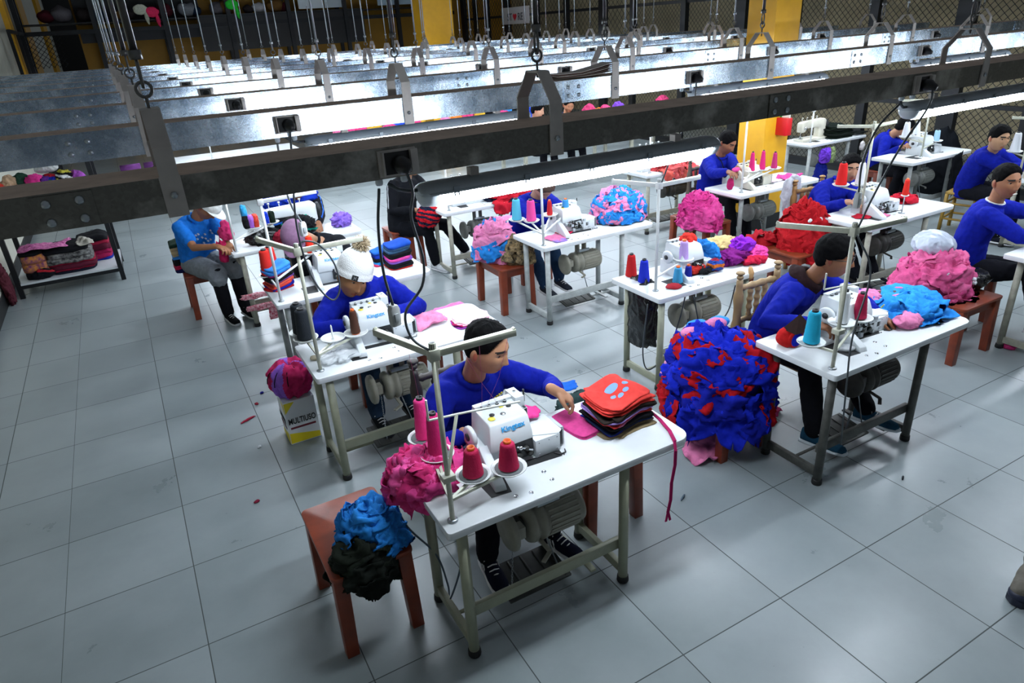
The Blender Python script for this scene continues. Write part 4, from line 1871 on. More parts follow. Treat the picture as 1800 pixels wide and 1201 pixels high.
def peaked_cap(info, hexc, brim_fwd=True, lab=None):
    M4 = info['M4']
    W = fabric(hexc)
    g = G()
    n, m_ = 32, 12
    vs, fs = [], []
    for i in range(m_ + 1):
        a = i / m_
        z = .03 + a * .118
        k_ = math.sqrt(max(0, 1 - max(0, (a - .1) / .905) ** 2.2))
        for k in range(n):
            q = 2 * PI * k / n
            vs.append(M4 @ Vector((.099 * k_ * math.sin(q), .12 * k_ * math.cos(q), z)))
    for i in range(m_):
        for k in range(n):
            fs.append((i * n + k, i * n + (k + 1) % n, (i + 1) * n + (k + 1) % n, (i + 1) * n + k))
    fs.append(tuple(m_ * n + k for k in range(n)))
    g.add(vs, fs, W, True)
    c = info['child']('cap', g.mesh('cap'), lab)
    g = G()
    out = []
    s = 1 if brim_fwd else -1
    for i in range(15):
        a = -1.15 + 2.3 * i / 14
        out.append((.097 * math.sin(a), s * .112 * math.cos(a)))
    o2 = []
    for i in range(15):
        a = 1.15 - 2.3 * i / 14
        o2.append((.098 * math.sin(a), s * (.112 * math.cos(a) + .075 * math.cos(a * .9))))
    g.prism(out + o2, .03, .035, W, M4)
    me = g.mesh('brim')
    me.transform(info['T'])
    link('brim', me, c)


def glasses(info):
    M4 = info['M4']
    K = mat('glasses_frame', '111114', .35)
    g = G()
    for s in (-1, 1):
        pts = []
        for k in range(16):
            a = 2 * PI * k / 16
            pts.append(M4 @ Vector((s * .032 + .024 * math.copysign(abs(math.cos(a)) ** .7, math.cos(a)), .099, .01 + .017 * math.copysign(abs(math.sin(a)) ** .7, math.sin(a)))))
        g.tube(pts, .0022, K, 6, closed=True)
        g.tube([M4 @ Vector(p) for p in ((s * .056, .098, .016), (s * .077, .07, .014), (s * .083, .0, .01), (s * .08, -.02, -.004))], .0022, K, 6)
    g.tube([M4 @ Vector(p) for p in ((-.009, .1, .014), (0, .103, .017), (.009, .1, .014))], .002, K, 6)
    info['child']('glasses', g.mesh('glasses'))


# ==================================================================== cloth
def cloth_patch(g, point, normal, su, sv, nu, nv, material, rnd, ragged=.18, fold=.012, thick=.004, material2=None, split=0.0, tip=0.0):
    """A piece of cloth laid on the surface point(u, v) (metres along the surface), with folds and a ragged outline."""
    sm = max(su, sv)
    kx = rnd.uniform(1.3, 2.8) * PI / sm
    ky = rnd.uniform(-.55, .55) * kx
    fold = min(fold, sm * .2)
    ph = rnd.uniform(0, 6)
    k2 = rnd.uniform(2.2, 4.2) / sm
    off = Vector((rnd.uniform(-50, 50), rnd.uniform(-50, 50), rnd.uniform(-50, 50)))
    top, bot = [], []
    for j in range(nv + 1):
        for i in range(nu + 1):
            a, b_ = 2 * i / nu - 1, 2 * j / nv - 1
            # rounded, ragged outline
            r_ = max(abs(a), abs(b_))
            ang = math.atan2(b_, a)
            k = 1 - .16 * (abs(a * b_)) ** 1.0 + ragged * r_ * (noise.noise(Vector((math.cos(ang) * 1.7, math.sin(ang) * 1.7, 0)) + off) + .5 * noise.noise(Vector((math.cos(ang) * 5, math.sin(ang) * 5, 3)) + off))
            kt = 1 - tip * max(0.0, -b_) ** 1.3
            uu, vv = a * su * k * kt, b_ * sv * k * (1 + .35 * tip * max(0.0, -b_))
            n = noise.noise(Vector((uu / sm * .8, vv / sm * .8, 0)) + off)
            ridge = 1 - 2 * abs(math.sin(.5 * (kx * uu + ky * vv + ph + 3.0 * n)))
            n3 = noise.noise(Vector((uu * k2, vv * k2, 7 + n)) + off)
            ridge2 = 1 - abs(n3) * 3.2
            h = fold * (.75 * ridge + .75 * ridge2 + .7 * n) + fold * .9
            flare = max(0.0, (r_ - .62) / .38) ** 1.5 * fold * 2.6 * (noise.noise(Vector((math.cos(ang) * 1.3, math.sin(ang) * 1.3, 11)) + off) + .12)
            edge = 1 - max(0, (r_ - .8) / .2) * .5
            h += flare / max(edge, .4)
            p, nn = point(uu, vv)
            q = p + nn * (h * edge)
            top.append(q)
            bot.append(q - nn * thick)
    n1 = nu + 1
    N = len(top)
    fs, fs2 = [], []
    for j in range(nv):
        for i in range(nu):
            f = (j * n1 + i, j * n1 + i + 1, (j + 1) * n1 + i + 1, (j + 1) * n1 + i)
            (fs2 if material2 is not None and (i / nu) < split else fs).append(f)
    rim = []
    border = [i for i in range(n1)] + [j * n1 + nu for j in range(1, nv + 1)] + [nv * n1 + i for i in range(nu - 1, -1, -1)] + [j * n1 for j in range(nv - 1, 0, -1)]
    for a, b_ in zip(border, border[1:] + border[:1]):
        rim.append((b_, a, a + N, b_ + N))
    k0 = len(g.v)
    g.add(top + bot, fs + [tuple(x + N for x in reversed(f)) for f in fs] + rim, material, True)
    if fs2:
        mi = g.m(material2)
        for f in fs2 + [tuple(x + N for x in reversed(f)) for f in fs2]:
            g.f.append([k0 + x for x in f])
            g.mi.append(mi)
            g.sm.append(True)


def heap(base, a, b, h, pieces, size, seed, label, group, name='cloth_piece', cat='cloth', core=None, phi_min=-.1, fold=.014, rz=0.0, lean=(0, 0), label_fn=None, drop=None, ragged=.2, squeeze=1.0, n_grid=15):
    """Cloth pieces shingled over a mound: every piece is its own object. pieces: list of colours, or (colour, colour2)."""
    rnd = random.Random(seed)
    base = Vector(base)
    Rz = Matrix.Rotation(rz, 3, 'Z')
    drop = drop if drop is not None else h

    def surf(th, ph, lift):
        lump = 1 + .17 * noise.noise(Vector((math.cos(th) * 1.8, math.sin(th) * 1.8, ph * 2.2 + seed))) + .08 * noise.noise(Vector((math.cos(th) * 4, math.sin(th) * 4, ph * 5 + seed)))
        if ph >= 0:
            c, s = math.cos(ph) ** .8, math.sin(ph) ** .95
            z = h * s
        else:
            c, s = 1.0 - .06 * ph, ph
            z = drop * ph
        p = Vector((a * c * math.cos(th) * lump + lean[0] * z, b * c * math.sin(th) * lump + lean[1] * z, z * (lump if z > 0 else 1)))
        n = Vector((math.cos(th) * max(math.cos(ph), 0) / a, math.sin(th) * max(math.cos(ph), 0) / b, max(math.sin(ph), 0) / max(h, .01))).normalized()
        return base + Rz @ (p + n * lift), Rz @ n
    objs = []
    N = len(pieces)
    g = G()
    # filling underneath so that no gap shows
    cm = fabric(core or (pieces[0] if isinstance(pieces[0], str) else pieces[0][0]))
    n, m_ = 26, 10
    vs, fs = [], []
    for i in range(m_ + 1):
        ph = max(phi_min, -.9) + (PI / 2 - max(phi_min, -.9)) * i / m_
        for k in range(n):
            vs.append(surf(2 * PI * k / n, min(ph, 1.565), -.012)[0])
    for i in range(m_):
        for k in range(n):
            fs.append((i * n + k, i * n + (k + 1) % n, (i + 1) * n + (k + 1) % n, (i + 1) * n + k))
    fs.append(tuple(range(n - 1, -1, -1)))
    fs.append(tuple(m_ * n + k for k in range(n)))
    g.add(vs, fs, cm, True)
    c0 = pieces[0] if isinstance(pieces[0], str) else pieces[0][0]
    lb0 = label_fn(0, core or c0, None) if label_fn else (label, group)
    if label_fn and core and lb0[0].startswith('cloth '):
        lb0 = label_fn(0, c0, None)
    o = g.build(name, label=lb0[0], category=cat, group=lb0[1])
    objs.append(o)
    order = []
    for i in range(N):
        t = (i + .5) / N
        ph0 = phi_min + (PI / 2 - .15 - phi_min) * t ** 1.15
        order.append((ph0, i * 2.399 + rnd.uniform(-.3, .3)))
    for i, (ph0, th0) in enumerate(order):
        col = pieces[i]
        c2 = None
        if isinstance(col, tuple):
            col, c2 = col
        sz = size * rnd.uniform(.8, 1.25)
        low = ph0 < -.12
        rot = rnd.uniform(-.35, .35) if low else rnd.uniform(-.8, .8) + (0 if rnd.random() < .75 else PI / 2)
        cr, sr = math.cos(rot), math.sin(rot)
        L_ph = (h + (a + b) / 2) * .62
        lift = .004 + .012 * rnd.random() + .006 * (i % 3)

        def pt(u, v, ph0=ph0, th0=th0, cr=cr, sr=sr, lift=lift):
            uu, vv = u * cr - v * sr, u * sr + v * cr
            ph = ph0 + vv / L_ph
            rad = max((a + b) / 2 * math.cos(min(max(ph0, 0), 1.3)), .25 * (a + b) / 2)
            th = th0 + uu / rad
            if ph > PI / 2:
                ph = PI - ph
                th += PI
            if ph < phi_min - .5:
                ph = phi_min - .5
            p, nn = surf(th, ph, lift)
            if phi_min > -.3 and p.z < base.z + .004:
                p.z = base.z + .004
            return p, nn
        g = G()
        cloth_patch(g, pt, None, sz, sz * rnd.uniform(.6, 1.0), n_grid, n_grid, fabric(col), rnd, ragged, fold, .004, fabric(c2) if c2 else None, rnd.uniform(.25, .5) if c2 else 0, .8 if low else 0)
        lb = label_fn(i, col, c2) if label_fn else label
        o = g.build(name, label=lb[0] if isinstance(lb, tuple) else lb, category=cat, group=(lb[1] if isinstance(lb, tuple) else group))
        objs.append(o)
    # origins down to the base of the heap
    for o in objs:
        o.data.transform(Matrix.Translation(-base))
        o.location = base
    return objs


def stack(base, w, d, layers, label_fn, group, name='folded_cloth', cat='folded cloth', rz=0.0, seed=1, th=.012, wob=.12, bend=.01, shape=None):
    """A pile of flat cut or folded cloths; layers: list of (colour, thickness)."""
    rnd = random.Random(seed)
    z = 0.0
    R = Matrix.Rotation(rz, 3, 'Z')
    base = Vector(base)
    for li, (col, t) in enumerate(layers):
        g = G()
        off = Vector((rnd.uniform(-40, 40), rnd.uniform(-40, 40), 0))
        n = 34
        sx, sy = w / 2 * rnd.uniform(.93, 1.05), d / 2 * rnd.uniform(.93, 1.05)
        ox, oy = rnd.uniform(-.02, .02) * w * 2, rnd.uniform(-.02, .02) * d * 2
        rows = []
        rr = (1.0, 1.02, 1.0)

        def P(k, s, zz):
            q = 2 * PI * k / n
            c, s_ = math.cos(q), math.sin(q)
            e = .45
            x = math.copysign(abs(c) ** e, c) * sx * s
            y = math.copysign(abs(s_) ** e, s_) * sy * s
            if shape:
                x, y = shape(x, y, sx, sy)
            r_ = 1 + wob * noise.noise(Vector((c * 1.5, s_ * 1.5, 0)) + off) * s
            dz = bend * (noise.noise(Vector((x * 7, y * 7, 0))) * 2 + math.sin(x * 25) * .35) * min(1, z / .03 + .15) - (0 if s < .9 else .25 * t)
            return Vector((x * r_ + ox, y * r_ + oy, max(.001, z + zz + dz)))
        vs, fs = [], []
        lev = [(.0, 0), (.97, 0), (1.0, .3), (1.0, .75), (.96, 1), (.7, 1.05), (.4, 1.06), (.0, 1.06)]
        for s, zz in lev:
            for k in range(n):
                vs.append(P(k, max(s, .02), zz * t))
        for i in range(len(lev) - 1):
            for k in range(n):
                fs.append((i * n + k, i * n + (k + 1) % n, (i + 1) * n + (k + 1) % n, (i + 1) * n + k))
        fs.append(tuple(range(n - 1, -1, -1)))
        fs.append(tuple((len(lev) - 1) * n + k for k in range(n)))
        g.add([R @ p for p in vs], fs, fabric(col), True)
        lb = label_fn(li, col)
        g.build(name, None, base, label=lb[0] if isinstance(lb, tuple) else lb, category=cat, group=lb[1] if isinstance(lb, tuple) else group)
        z += t * 1.0
    return z


def sheet(center, su, sv, col, label, rz=0.0, name='cloth_piece', cat='cloth', zfun=None, seed=1, fold=.01, ragged=.2, grid=16, col2=None, group=None, split=.4, thick=.004):
    """one loose piece of cloth on a level surface; zfun(x, y) in world gives another resting height (for edges it hangs over)"""
    rnd = random.Random(seed)
    c = Vector(center)
    cr, sr = math.cos(rz), math.sin(rz)

    def pt(u, v):
        x, y = c.x + u * cr - v * sr, c.y + u * sr + v * cr
        z = zfun(x, y) if zfun else c.z
        if isinstance(z, tuple):
            return Vector(z[:3]), Vector(z[3:])
        return Vector((x, y, z + .0045)), Vector((0, 0, 1))
    g = G()
    cloth_patch(g, pt, None, su, sv, grid, grid, fabric(col), rnd, ragged, fold, thick, fabric(col2) if col2 else None, split if col2 else 0)
    o = g.build(name, label=label, category=cat, group=group)
    o.data.transform(Matrix.Translation(-c))
    o.location = c
    return o


def over_edge(x0, x1, y0, y1, z):
    """resting surface of a table top that cloth can hang over: outside the rectangle it runs down the side"""
    def f(x, y):
        dx = max(x0 - x, 0, x - x1)
        dy = max(y0 - y, 0, y - y1)
        d = max(dx, dy)
        if d <= 0:
            return (x, y, z + .0045, 0, 0, 1)
        cx, cy = min(max(x, x0), x1), min(max(y, y0), y1)
        n = Vector((x - cx, y - cy, 0))
        n.normalize()
        return (cx + n.x * min(d, .025), cy + n.y * min(d, .025), z + .003 - max(0, d - .015), n.x * .9, n.y * .9, .3)
    return f


def bundle(center, r, col, label, seed=1, name='cloth_bundle', cat='cloth', amp=.28, f=9, material=None, group=None, subdiv=5, lobes=0, stripes=None, rz=0, boxy=False):
    """a crumpled lump: a rumpled garment, bag or tied bundle; r = (rx, ry, rz); rests at centre.z - rz"""
    bm = bmesh.new()
    bmesh.ops.create_icosphere(bm, subdivisions=subdiv, radius=1)
    off = Vector((seed * 7.3, seed * 2.1, seed * 4.7))
    for v in bm.verts:
        d = v.co.copy()
        if boxy:
            mx = max(abs(d.x), abs(d.y), abs(d.z) * .9)
            d = d * (.45 + .55 / mx * .86)
        q = Vector((d.x * r[0], d.y * r[1], d.z * r[2])) * f + off
        wq = q + Vector((noise.noise(q * .7), noise.noise(q * .7 + Vector((9, 0, 0))), noise.noise(q * .7 + Vector((0, 9, 0))))) * .9
        rg = 1 - abs(noise.noise(wq)) * 3
        rg2 = 1 - abs(noise.noise(wq * 2.1)) * 2.6
        rg3 = 1 - abs(noise.noise(wq * 4.6)) * 2.4
        k = 1 + amp * (.5 * rg + .36 * rg2 + .16 * rg3 - .4)
        if lobes:
            k += .12 * abs(math.cos(math.atan2(d.y, d.x) * lobes / 2)) * (1 - d.z ** 4) - .08
            k -= .3 * math.exp(-((d.x ** 2 + d.y ** 2) / .05)) * (1 if d.z > 0 else 0)
        p = Vector((d.x * r[0], d.y * r[1], d.z * r[2])) * k
        if p.z < -r[2] * .82:
            p.z = -r[2] * .82
        v.co = p + Vector((0, 0, r[2] * .82))
    me = bpy.data.meshes.new(name)
    bm.to_mesh(me)
    bm.free()
    me.materials.append(material or fabric(col))
    if stripes:
        for s in stripes:
            me.materials.append(fabric(s))
        ns = len(stripes) + 1
        for p in me.polygons:
            c = p.center
            if lobes:
                p.material_index = int((math.atan2(c.y, c.x) / (2 * PI) * lobes + 50)) % ns
            else:
                p.material_index = int((c.z + .3 * c.x + .02 * noise.noise(c * 12)) * 36 + 100) % ns
    me.polygons.foreach_set('use_smooth', [True] * len(me.polygons))
    return link(name, me, None, (center[0], center[1], center[2]), rz, label=label, category=cat, group=group)


# =================================================================== layout
# ---- tables (x, y of the left front corner)
T = {}


def table(key, x, y, style, label, **k):
    T[key] = (x, y)
    return sewing_table(x, y, style, label, **k)


table('A1', 2.75, -4.38, 'olive', 'nearest white sewing table, holding the garment stack with the paw print')
table('A2', 2.66, -2.77, 'olive', 'white sewing table in front of the person in the white bobble hat')
table('A3', 2.72, -1.42, 'grey', 'white sewing table with the folded striped stack and red cones')
table('A4', 2.66, .19, 'cream', 'white sewing table beside the person in the light blue T-shirt')
table('B1', 4.97, -3.0, 'olive', 'unattended white sewing table with red and blue cones and a black bag on its leg')
table('B2', 4.97, -1.49, 'pale', 'white sewing table with the big blue and pink heap on it')
table('B3', 4.8, .22, 'cream', 'white sewing table beside the red and navy garment heap')
table('C1', 4.98, -4.38, 'dark', 'dark-legged white sewing table of the person in glasses')
table('C2', 7.46, -2.83, 'cream', 'white sewing table with a red cone, a white cone and small red scraps')
table('D1', 7.54, -1.28, 'grey', 'white sewing table in front of the yellow pillar, with three slim pink cones')
table('B4', 7.5, .2, 'cream', 'white sewing table under the coral cloths, beyond the blue and pink heap')
table('E1', 7.57, -4.38, 'cream', 'white sewing table cut by the right edge, in front of the smiling person')
table('F1', 10.16, -1.46, 'grey', 'white sewing table with white cones by the wire fence')
table('G1', 10.4, .18, 'pale', 'white sewing table carrying the dark green cloth pile')
table('R2', 10.1, -3.05, 'cream', 'white sewing table at the far right edge beside the seated person')
M = {}
for key, x, y, st, lab in (
        ('A1', 3.08, -4.19, 'cream', 'grey-beige clutch motor under the nearest table'),
        ('A2', 3.0, -2.56, 'cream', 'ribbed grey clutch motor under the table of the bobble-hat person'),
        ('A3', 3.06, -1.2, 'grey', 'clutch motor under the table with the folded striped stack'),
        ('A4', 3.0, .4, 'dark', 'dark clutch motor under the table of the T-shirt person'),
        ('B1', 5.3, -2.8, 'cream', 'olive-grey clutch motor under the unattended table with the black bag'),
        ('B2', 5.3, -1.28, 'cream', 'clutch motor under the table with the blue and pink heap'),
        ('B3', 5.08, .42, 'grey', 'clutch motor under the table beside the red and navy heap'),
        ('C1', 5.42, -4.16, 'dark', 'oily black clutch motor under the table of the person in glasses'),
        ('C2', 7.8, -2.62, 'dark', 'dark clutch motor under the table with the red and white cones'),
        ('D1', 7.86, -1.07, 'grey', 'clutch motor in front of the yellow pillar'),
        ('B4', 7.9, .4, 'dark', 'dark clutch motor below the coral cloths'),
        ('F1', 10.5, -1.25, 'grey', 'clutch motor under the table with the white cones by the fence'),
        ('G1', 10.75, .4, 'grey', 'clutch motor under the table with the dark green pile')):
    clutch_motor(x, y, st, lab)

# ---- machines
def ov(key, dx, dy, label, **k):
    return overlock(T[key][0] + dx, T[key][1] + dy, label, **k)


ov('A1', .34, .265, 'white overlock machine with blue brand lettering on the nearest table')
ov('A2', .36, .265, 'white overlock machine with blue lettering before the person in the bobble hat')
ov('A3', .4, .25, 'white overlock machine beside the striped stack, behind the bobble-hat person')
ov('B1', .42, .24, 'white overlock machine on the unattended table, half behind the doll clothes', brand=False)
ov('B2', .38, .26, 'worn white overlock machine between the pink scraps and the blue and pink heap', brand=False, dirty=True)
ov('C1', .4, .24, 'worn overlock machine on the table of the person in glasses', brand=False, dirty=True)
ov('C2', .36, .24, 'white overlock machine under the red and white cones', brand=False, dirty=True)
ov('D1', .33, .22, 'cream overlock machine beside the yellow pillar', body=MCR, brand=False)
ov('F1', .5, .2, 'white overlock machine under the white cones by the fence', brand=False)
ov('R2', .1, .2, 'white overlock machine cut by the far right edge', body=MCR, brand=False)
lockstitch(T['A4'][0] + .4, T['A4'][1] + .38, 'white straight-stitch machine on the table of the T-shirt person', body=MW)
lockstitch(T['B3'][0] + .2, T['B3'][1] + .3, 'white straight-stitch machine left of the red and navy heap', body=MW)
lockstitch(T['B4'][0] + .08, T['B4'][1] + .3, 'white straight-stitch machine beside the coral cloths', body=MW)
lockstitch(T['G1'][0] + .1, T['G1'][1] + .3, 'cream straight-stitch machine beside the dark green pile')

# ---- thread stands
def stand(key, dx, dy, label, **k):
    return thread_stand(T[key][0] + dx, T[key][1] + dy, label, **k)


stand('A1', .05, .07, 'cream thread stand at the corner of the nearest table, four cones on its dishes', height=.73, clamp_z=.21,
      dishes=((.09, .48, .09), (.08, .31, .1), (.145, .09, .1), (.29, .05, .1)), top_arm=((-.11, .3), (.32, -.02)))
stand('A2', .05, .1, 'cream thread stand with one empty dish on the table of the bobble-hat person', height=.72, pad=False,
      dishes=((.0, .38, .1), (.0, .27, .1), (.14, .17, .1), (.28, .16, .1)), top_arm=((-.14, .38), (.36, -.02)))
stand('A3', .05, .08, 'thin white thread stand left of the folded cap-like stack', height=.74, pad=False, material=DISHM,
      dishes=((.05, .42, .1), (.0, .36, .1), (.36, .4, .2)), top_arm=((.0, .1), (.4, .02)))
stand('A4', .05, .09, 'white thread stand at the corner of the table of the T-shirt person', height=.62, pad=False, material=DISHM,
      dishes=((.2, .1, .16), (.38, .14, .17)), top_arm=((0, .12), (.2, .02)))
stand('B1', .09, .15, 'white thread stand wrapped in plastic on the unattended table', height=.74, pad=False,
      dishes=((.36, .12, .12),), top_arm=((-.16, .3), (.34, -.02)), material=DISHM)
stand('B2', .05, .08, 'white thread stand with four cones beside the blue and pink heap', height=.6, pad=False, material=DISHM,
      dishes=((-.02, .42, .14), (.08, .33, .13), (.26, .3, .16), (.42, .28, .16)), top_arm=((0, .1), (.12, .0)))
stand('C1', .06, .07, 'cream thread stand with turquoise, white and crimson cones before the person in glasses', height=.75, pad=False, clamp_z=.22,
      dishes=((.0, .15, .09), (.27, .17, .13), (.42, .17, .12)), top_arm=((-.2, .3), (.34, -.04)))
stand('C2', .3, .33, 'cream thread stand carrying the red and white cones, right of the pendant switch', height=.78, pad=False,
      dishes=((-.03, .22, .24), (.1, .12, .24)), top_arm=((-.22, .2), (.3, .0)))
stand('D1', .12, .12, 'white thread stand in front of the yellow pillar', height=.76, pad=False, material=DISHM,
      dishes=((.28, .14, .16), (.42, .12, .16), (.56, .08, .16)), top_arm=((.02, .3), (.32, .0)))
stand('F1', .4, .16, 'thread stand with white cones by the fence', height=.66, pad=False,
      dishes=((.06, .28, .2), (.18, .22, .2), (.34, .05, .14)), top_arm=((-.25, .2), (.3, .0)))
stand('B3', .1, .1, 'thin thread stand on the table beside the red and navy heap', height=.5, pad=False, material=DISHM, dishes=(), top_arm=((.2, .1),))
stand('B4', .14, .12, 'thin thread stand on the table beside the coral cloths', height=.45, pad=False, material=DISHM, dishes=(), top_arm=((.18, .1),))
stand('G1', .18, .16, 'thin thread stand behind the cream straight-stitch machine', height=.44, pad=False, material=DISHM, dishes=(), top_arm=((.2, .1),))
stand('R2', .02, .42, 'thread stand with a white cone at the far right edge', height=.6, pad=False, dishes=((.0, .1, .26),), top_arm=((-.1, .15),))

# ---- cones
PINK, MAG, CRIM = 'e03a86', 'c4246a', 'b01c48'


def cone(key, dx, dy, dz, hexc, label, **k):
    return thread_cone(T[key][0] + dx, T[key][1] + dy, TH + dz, hexc, label, **k)


big = dict(h=.2, r0=.038, r1=.028)
cone('A1', .14, .55, .1, PINK, 'tall hot pink cone with a black core, furthest back on the nearest table', core=False, **big)
cone('A1', .13, .38, .11, MAG, 'tall magenta cone half hidden by the pole on the nearest table', core=False, **big)
cone('A1', .195, .16, .11, CRIM, 'short crimson cone with an orange core, nearest the pole foot on the nearest table', h=.125, r0=.044, r1=.03)
cone('A1', .34, .12, .11, CRIM, 'short crimson cone in front of the blue brand lettering on the nearest table', h=.125, r0=.044, r1=.03)
cone('A2', .05, .48, .11, '23282e', 'charcoal cone, the farther of the pair by the bobble-hat person', core=False, h=.19, r0=.05, r1=.036)
cone('A2', .05, .37, .11, '23282e', 'charcoal cone, the nearer of the pair by the bobble-hat person', core=False, h=.19, r0=.05, r1=.036)
cone('A2', .33, .26, .11, '4e3226', 'slim brown cone in front of the machine of the bobble-hat person', h=.15, r0=.03, r1=.021)
cone('A3', .1, .5, .11, 'cf2a22', 'red cone at the left corner of the striped-stack table, farther of two', core=False, h=.2, r0=.05, r1=.036)
cone('A3', .05, .44, .11, 'cf2a22', 'red cone at the left corner of the striped-stack table, nearer of two', core=False, h=.2, r0=.05, r1=.036)
cone('A3', .41, .48, .21, 'd8301f', 'single red cone in front of the mauve cap', h=.13, r0=.034, r1=.026)
cone('B1', .15, .5, 0, 'b81c20', 'red cone standing on the unattended table', core=False, h=.17, r0=.044, r1=.028)
cone('B1', .14, .34, 0, '1a2bb4', 'royal blue cone standing on the unattended table beside the red one', core=False, h=.17, r0=.044, r1=.028)
cone('B1', .45, .27, .13, 'b99ad6', 'lilac cone on the white dish of the unattended table', h=.14, r0=.036, r1=.028)
cone('B1', .32, .18, 0, '3f9ccc', 'light blue cone in front of the machine on the unattended table', h=.12, r0=.038, r1=.026)
cone('B1', .4, .16, 0, '1a2690', 'small navy cone right of the light blue one on the unattended table', h=.12, r0=.03, r1=.022)
cone('B2', .03, .5, .15, '58b8d6', 'sky blue cone at the left of the blue and pink heap table', h=.19, r0=.046, r1=.034, core=False)
cone('B2', .13, .41, .14, 'e04a96', 'pink cone beside the sky blue one', h=.19, r0=.046, r1=.034, core=False)
cone('B2', .31, .38, .17, 'b8242c', 'slim dark red cone in front of the bowed person in blue', h=.13, r0=.028, r1=.018)
cone('B2', .47, .36, .17, '3f8ed0', 'medium blue cone nearest the blue and pink heap', h=.12, r0=.036, r1=.026)
cone('C1', .06, .22, .1, '1fa4c8', 'turquoise cone in front of the person in glasses', core=False, h=.185, r0=.044, r1=.032)
cone('C1', .33, .24, .14, 'd6d8da', 'tall white cone in front of the person in glasses', core=False, h=.19, r0=.034, r1=.022)
cone('C1', .48, .24, .13, 'a81c46', 'crimson cone right of the white cone, before the person in glasses', core=False, h=.15, r0=.04, r1=.026)
cone('C2', .27, .55, .25, 'cf1f1f', 'big red cone partly hiding the face of the young seated person', core=False, h=.2, r0=.05, r1=.034)
cone('C2', .4, .45, .25, 'd4d6da', 'big white cone beside the red one hiding the young person', core=False, h=.2, r0=.046, r1=.026)
cone('C2', .62, .14, .17, 'd42a20', 'small red cone on a spike above the table with red scraps', h=.14, r0=.028, r1=.02)
cone('D1', .4, .26, .17, MAG, 'slim pink cone nearest the person with the lanyard', h=.2, r0=.034, r1=.018, core=False)
cone('D1', .54, .24, .17, MAG, 'slim pink cone in the middle of three by the pillar', h=.2, r0=.034, r1=.018, core=False)
cone('D1', .68, .2, .17, 'a82a62', 'slim dull pink cone, the right one of three by the pillar', h=.17, r0=.034, r1=.02, core=False)
cone('F1', .46, .44, .21, 'd2d6dc', 'white cone next to the hunched person by the fence', h=.18, r0=.05, r1=.03, core=False)
cone('F1', .58, .38, .21, 'd2d6dc', 'white cone right of the first, by the fence', h=.18, r0=.046, r1=.022, core=False)
cone('F1', .74, .21, .15, '9cc4dc', 'pale blue cone at the end of the white ones by the fence', h=.13, r0=.036, r1=.03, core=False)
cone('R2', .02, .52, .27, 'd2d6dc', 'white cone at the far right edge', h=.19, r0=.05, r1=.03, core=False)
# spike and post for the small red cone
g = G()
g.lathe([(.03, 0), (.03, .005), (.008, .008)], (0, 0, 0), ZINC, 12)
g.cyl((0, 0, .005), (0, 0, .165), .005, ZINC, 8)
g.lathe([(.02, .155), (.034, .163), (.034, .167), (.004, .167)], (0, 0, 0), DISHM, 16)
tag(g.build('cone_spike', None, (T['C2'][0] + .62, T['C2'][1] + .14, TH)), 'bare metal spike holding the small red cone', 'spike')

# ---- stools and chairs
stool(2.52, -3.765, 'red-brown stool at the front with blue and black cloths on it', rz=0.0)
stool(3.86, -3.74, 'red-brown stool behind the right end of the nearest table', d=.5)
stool(4.93, -3.6, 'red-brown stool under the royal blue and red heap', d=.55)
stool(4.98, -.72, 'red-brown stool under the pink, blue and camouflage pieces', d=.56)
stool(7.42, -.82, 'red-brown stool under the magenta heap, left of the person with the lanyard', d=.6)
stool(7.3, -2.1, 'red-brown stool under the bright red heap', d=.6)
stool(7.3, -3.62, 'red-brown stool under the bubblegum pink heap at the right', d=.6, w=.5)
stool(2.42, 1.05, 'red-brown stool that the person in the light blue T-shirt sits on', d=.5)
stool(3.3, -1.72, 'red-brown stool that the person in the bobble hat sits on', d=.4)
stool(3.78, -2.0, 'red-brown stool behind the table of the bobble-hat person, under hanging pink cloth', d=.4, h=.5)
stool(4.62, 1.1, 'red-brown stool of the person in the dark tracksuit', d=.4)
stool(3.4, -.22, 'red-brown stool of the person in the mauve cap', d=.4)
stool(5.55, -.2, 'red-brown stool of the bowed person behind the sky blue cone', d=.4)
turned_chair(5.6, -3.47, 0.0, 'pale wooden chair with turned posts and spindles behind the person in glasses')
turned_chair(8.02, -1.88, -.1, 'pale turned wooden chair with white cloth on its back, of the young seated person', mat('honey_wood', '9c7440', .5, 0, var=.25, vscale=9))
turned_chair(8.1, -.28, 0.1, 'dark wooden chair behind the person with the lanyard', mat('grey_wood', '5c5346', .55, 0, var=.25, vscale=9))
turned_chair(3.27, -3.4, 0.0, 'dark chair of the front person, hidden behind the back', mat('dark_wood', '2a211c', .5, 0, var=.25, vscale=9))
bamboo_stool(10.45, -1.98, 'yellow bamboo stool under the person at the right by the fence', .2)
stool(7.9, -3.42, 'wooden stool of the smiling person', d=.4)
stool(10.95, -.45, 'wooden stool of the hunched person by the fence', d=.4)
stool(3.5, 1.3, 'wooden stool of the person in the striped blue sleeves', d=.4)

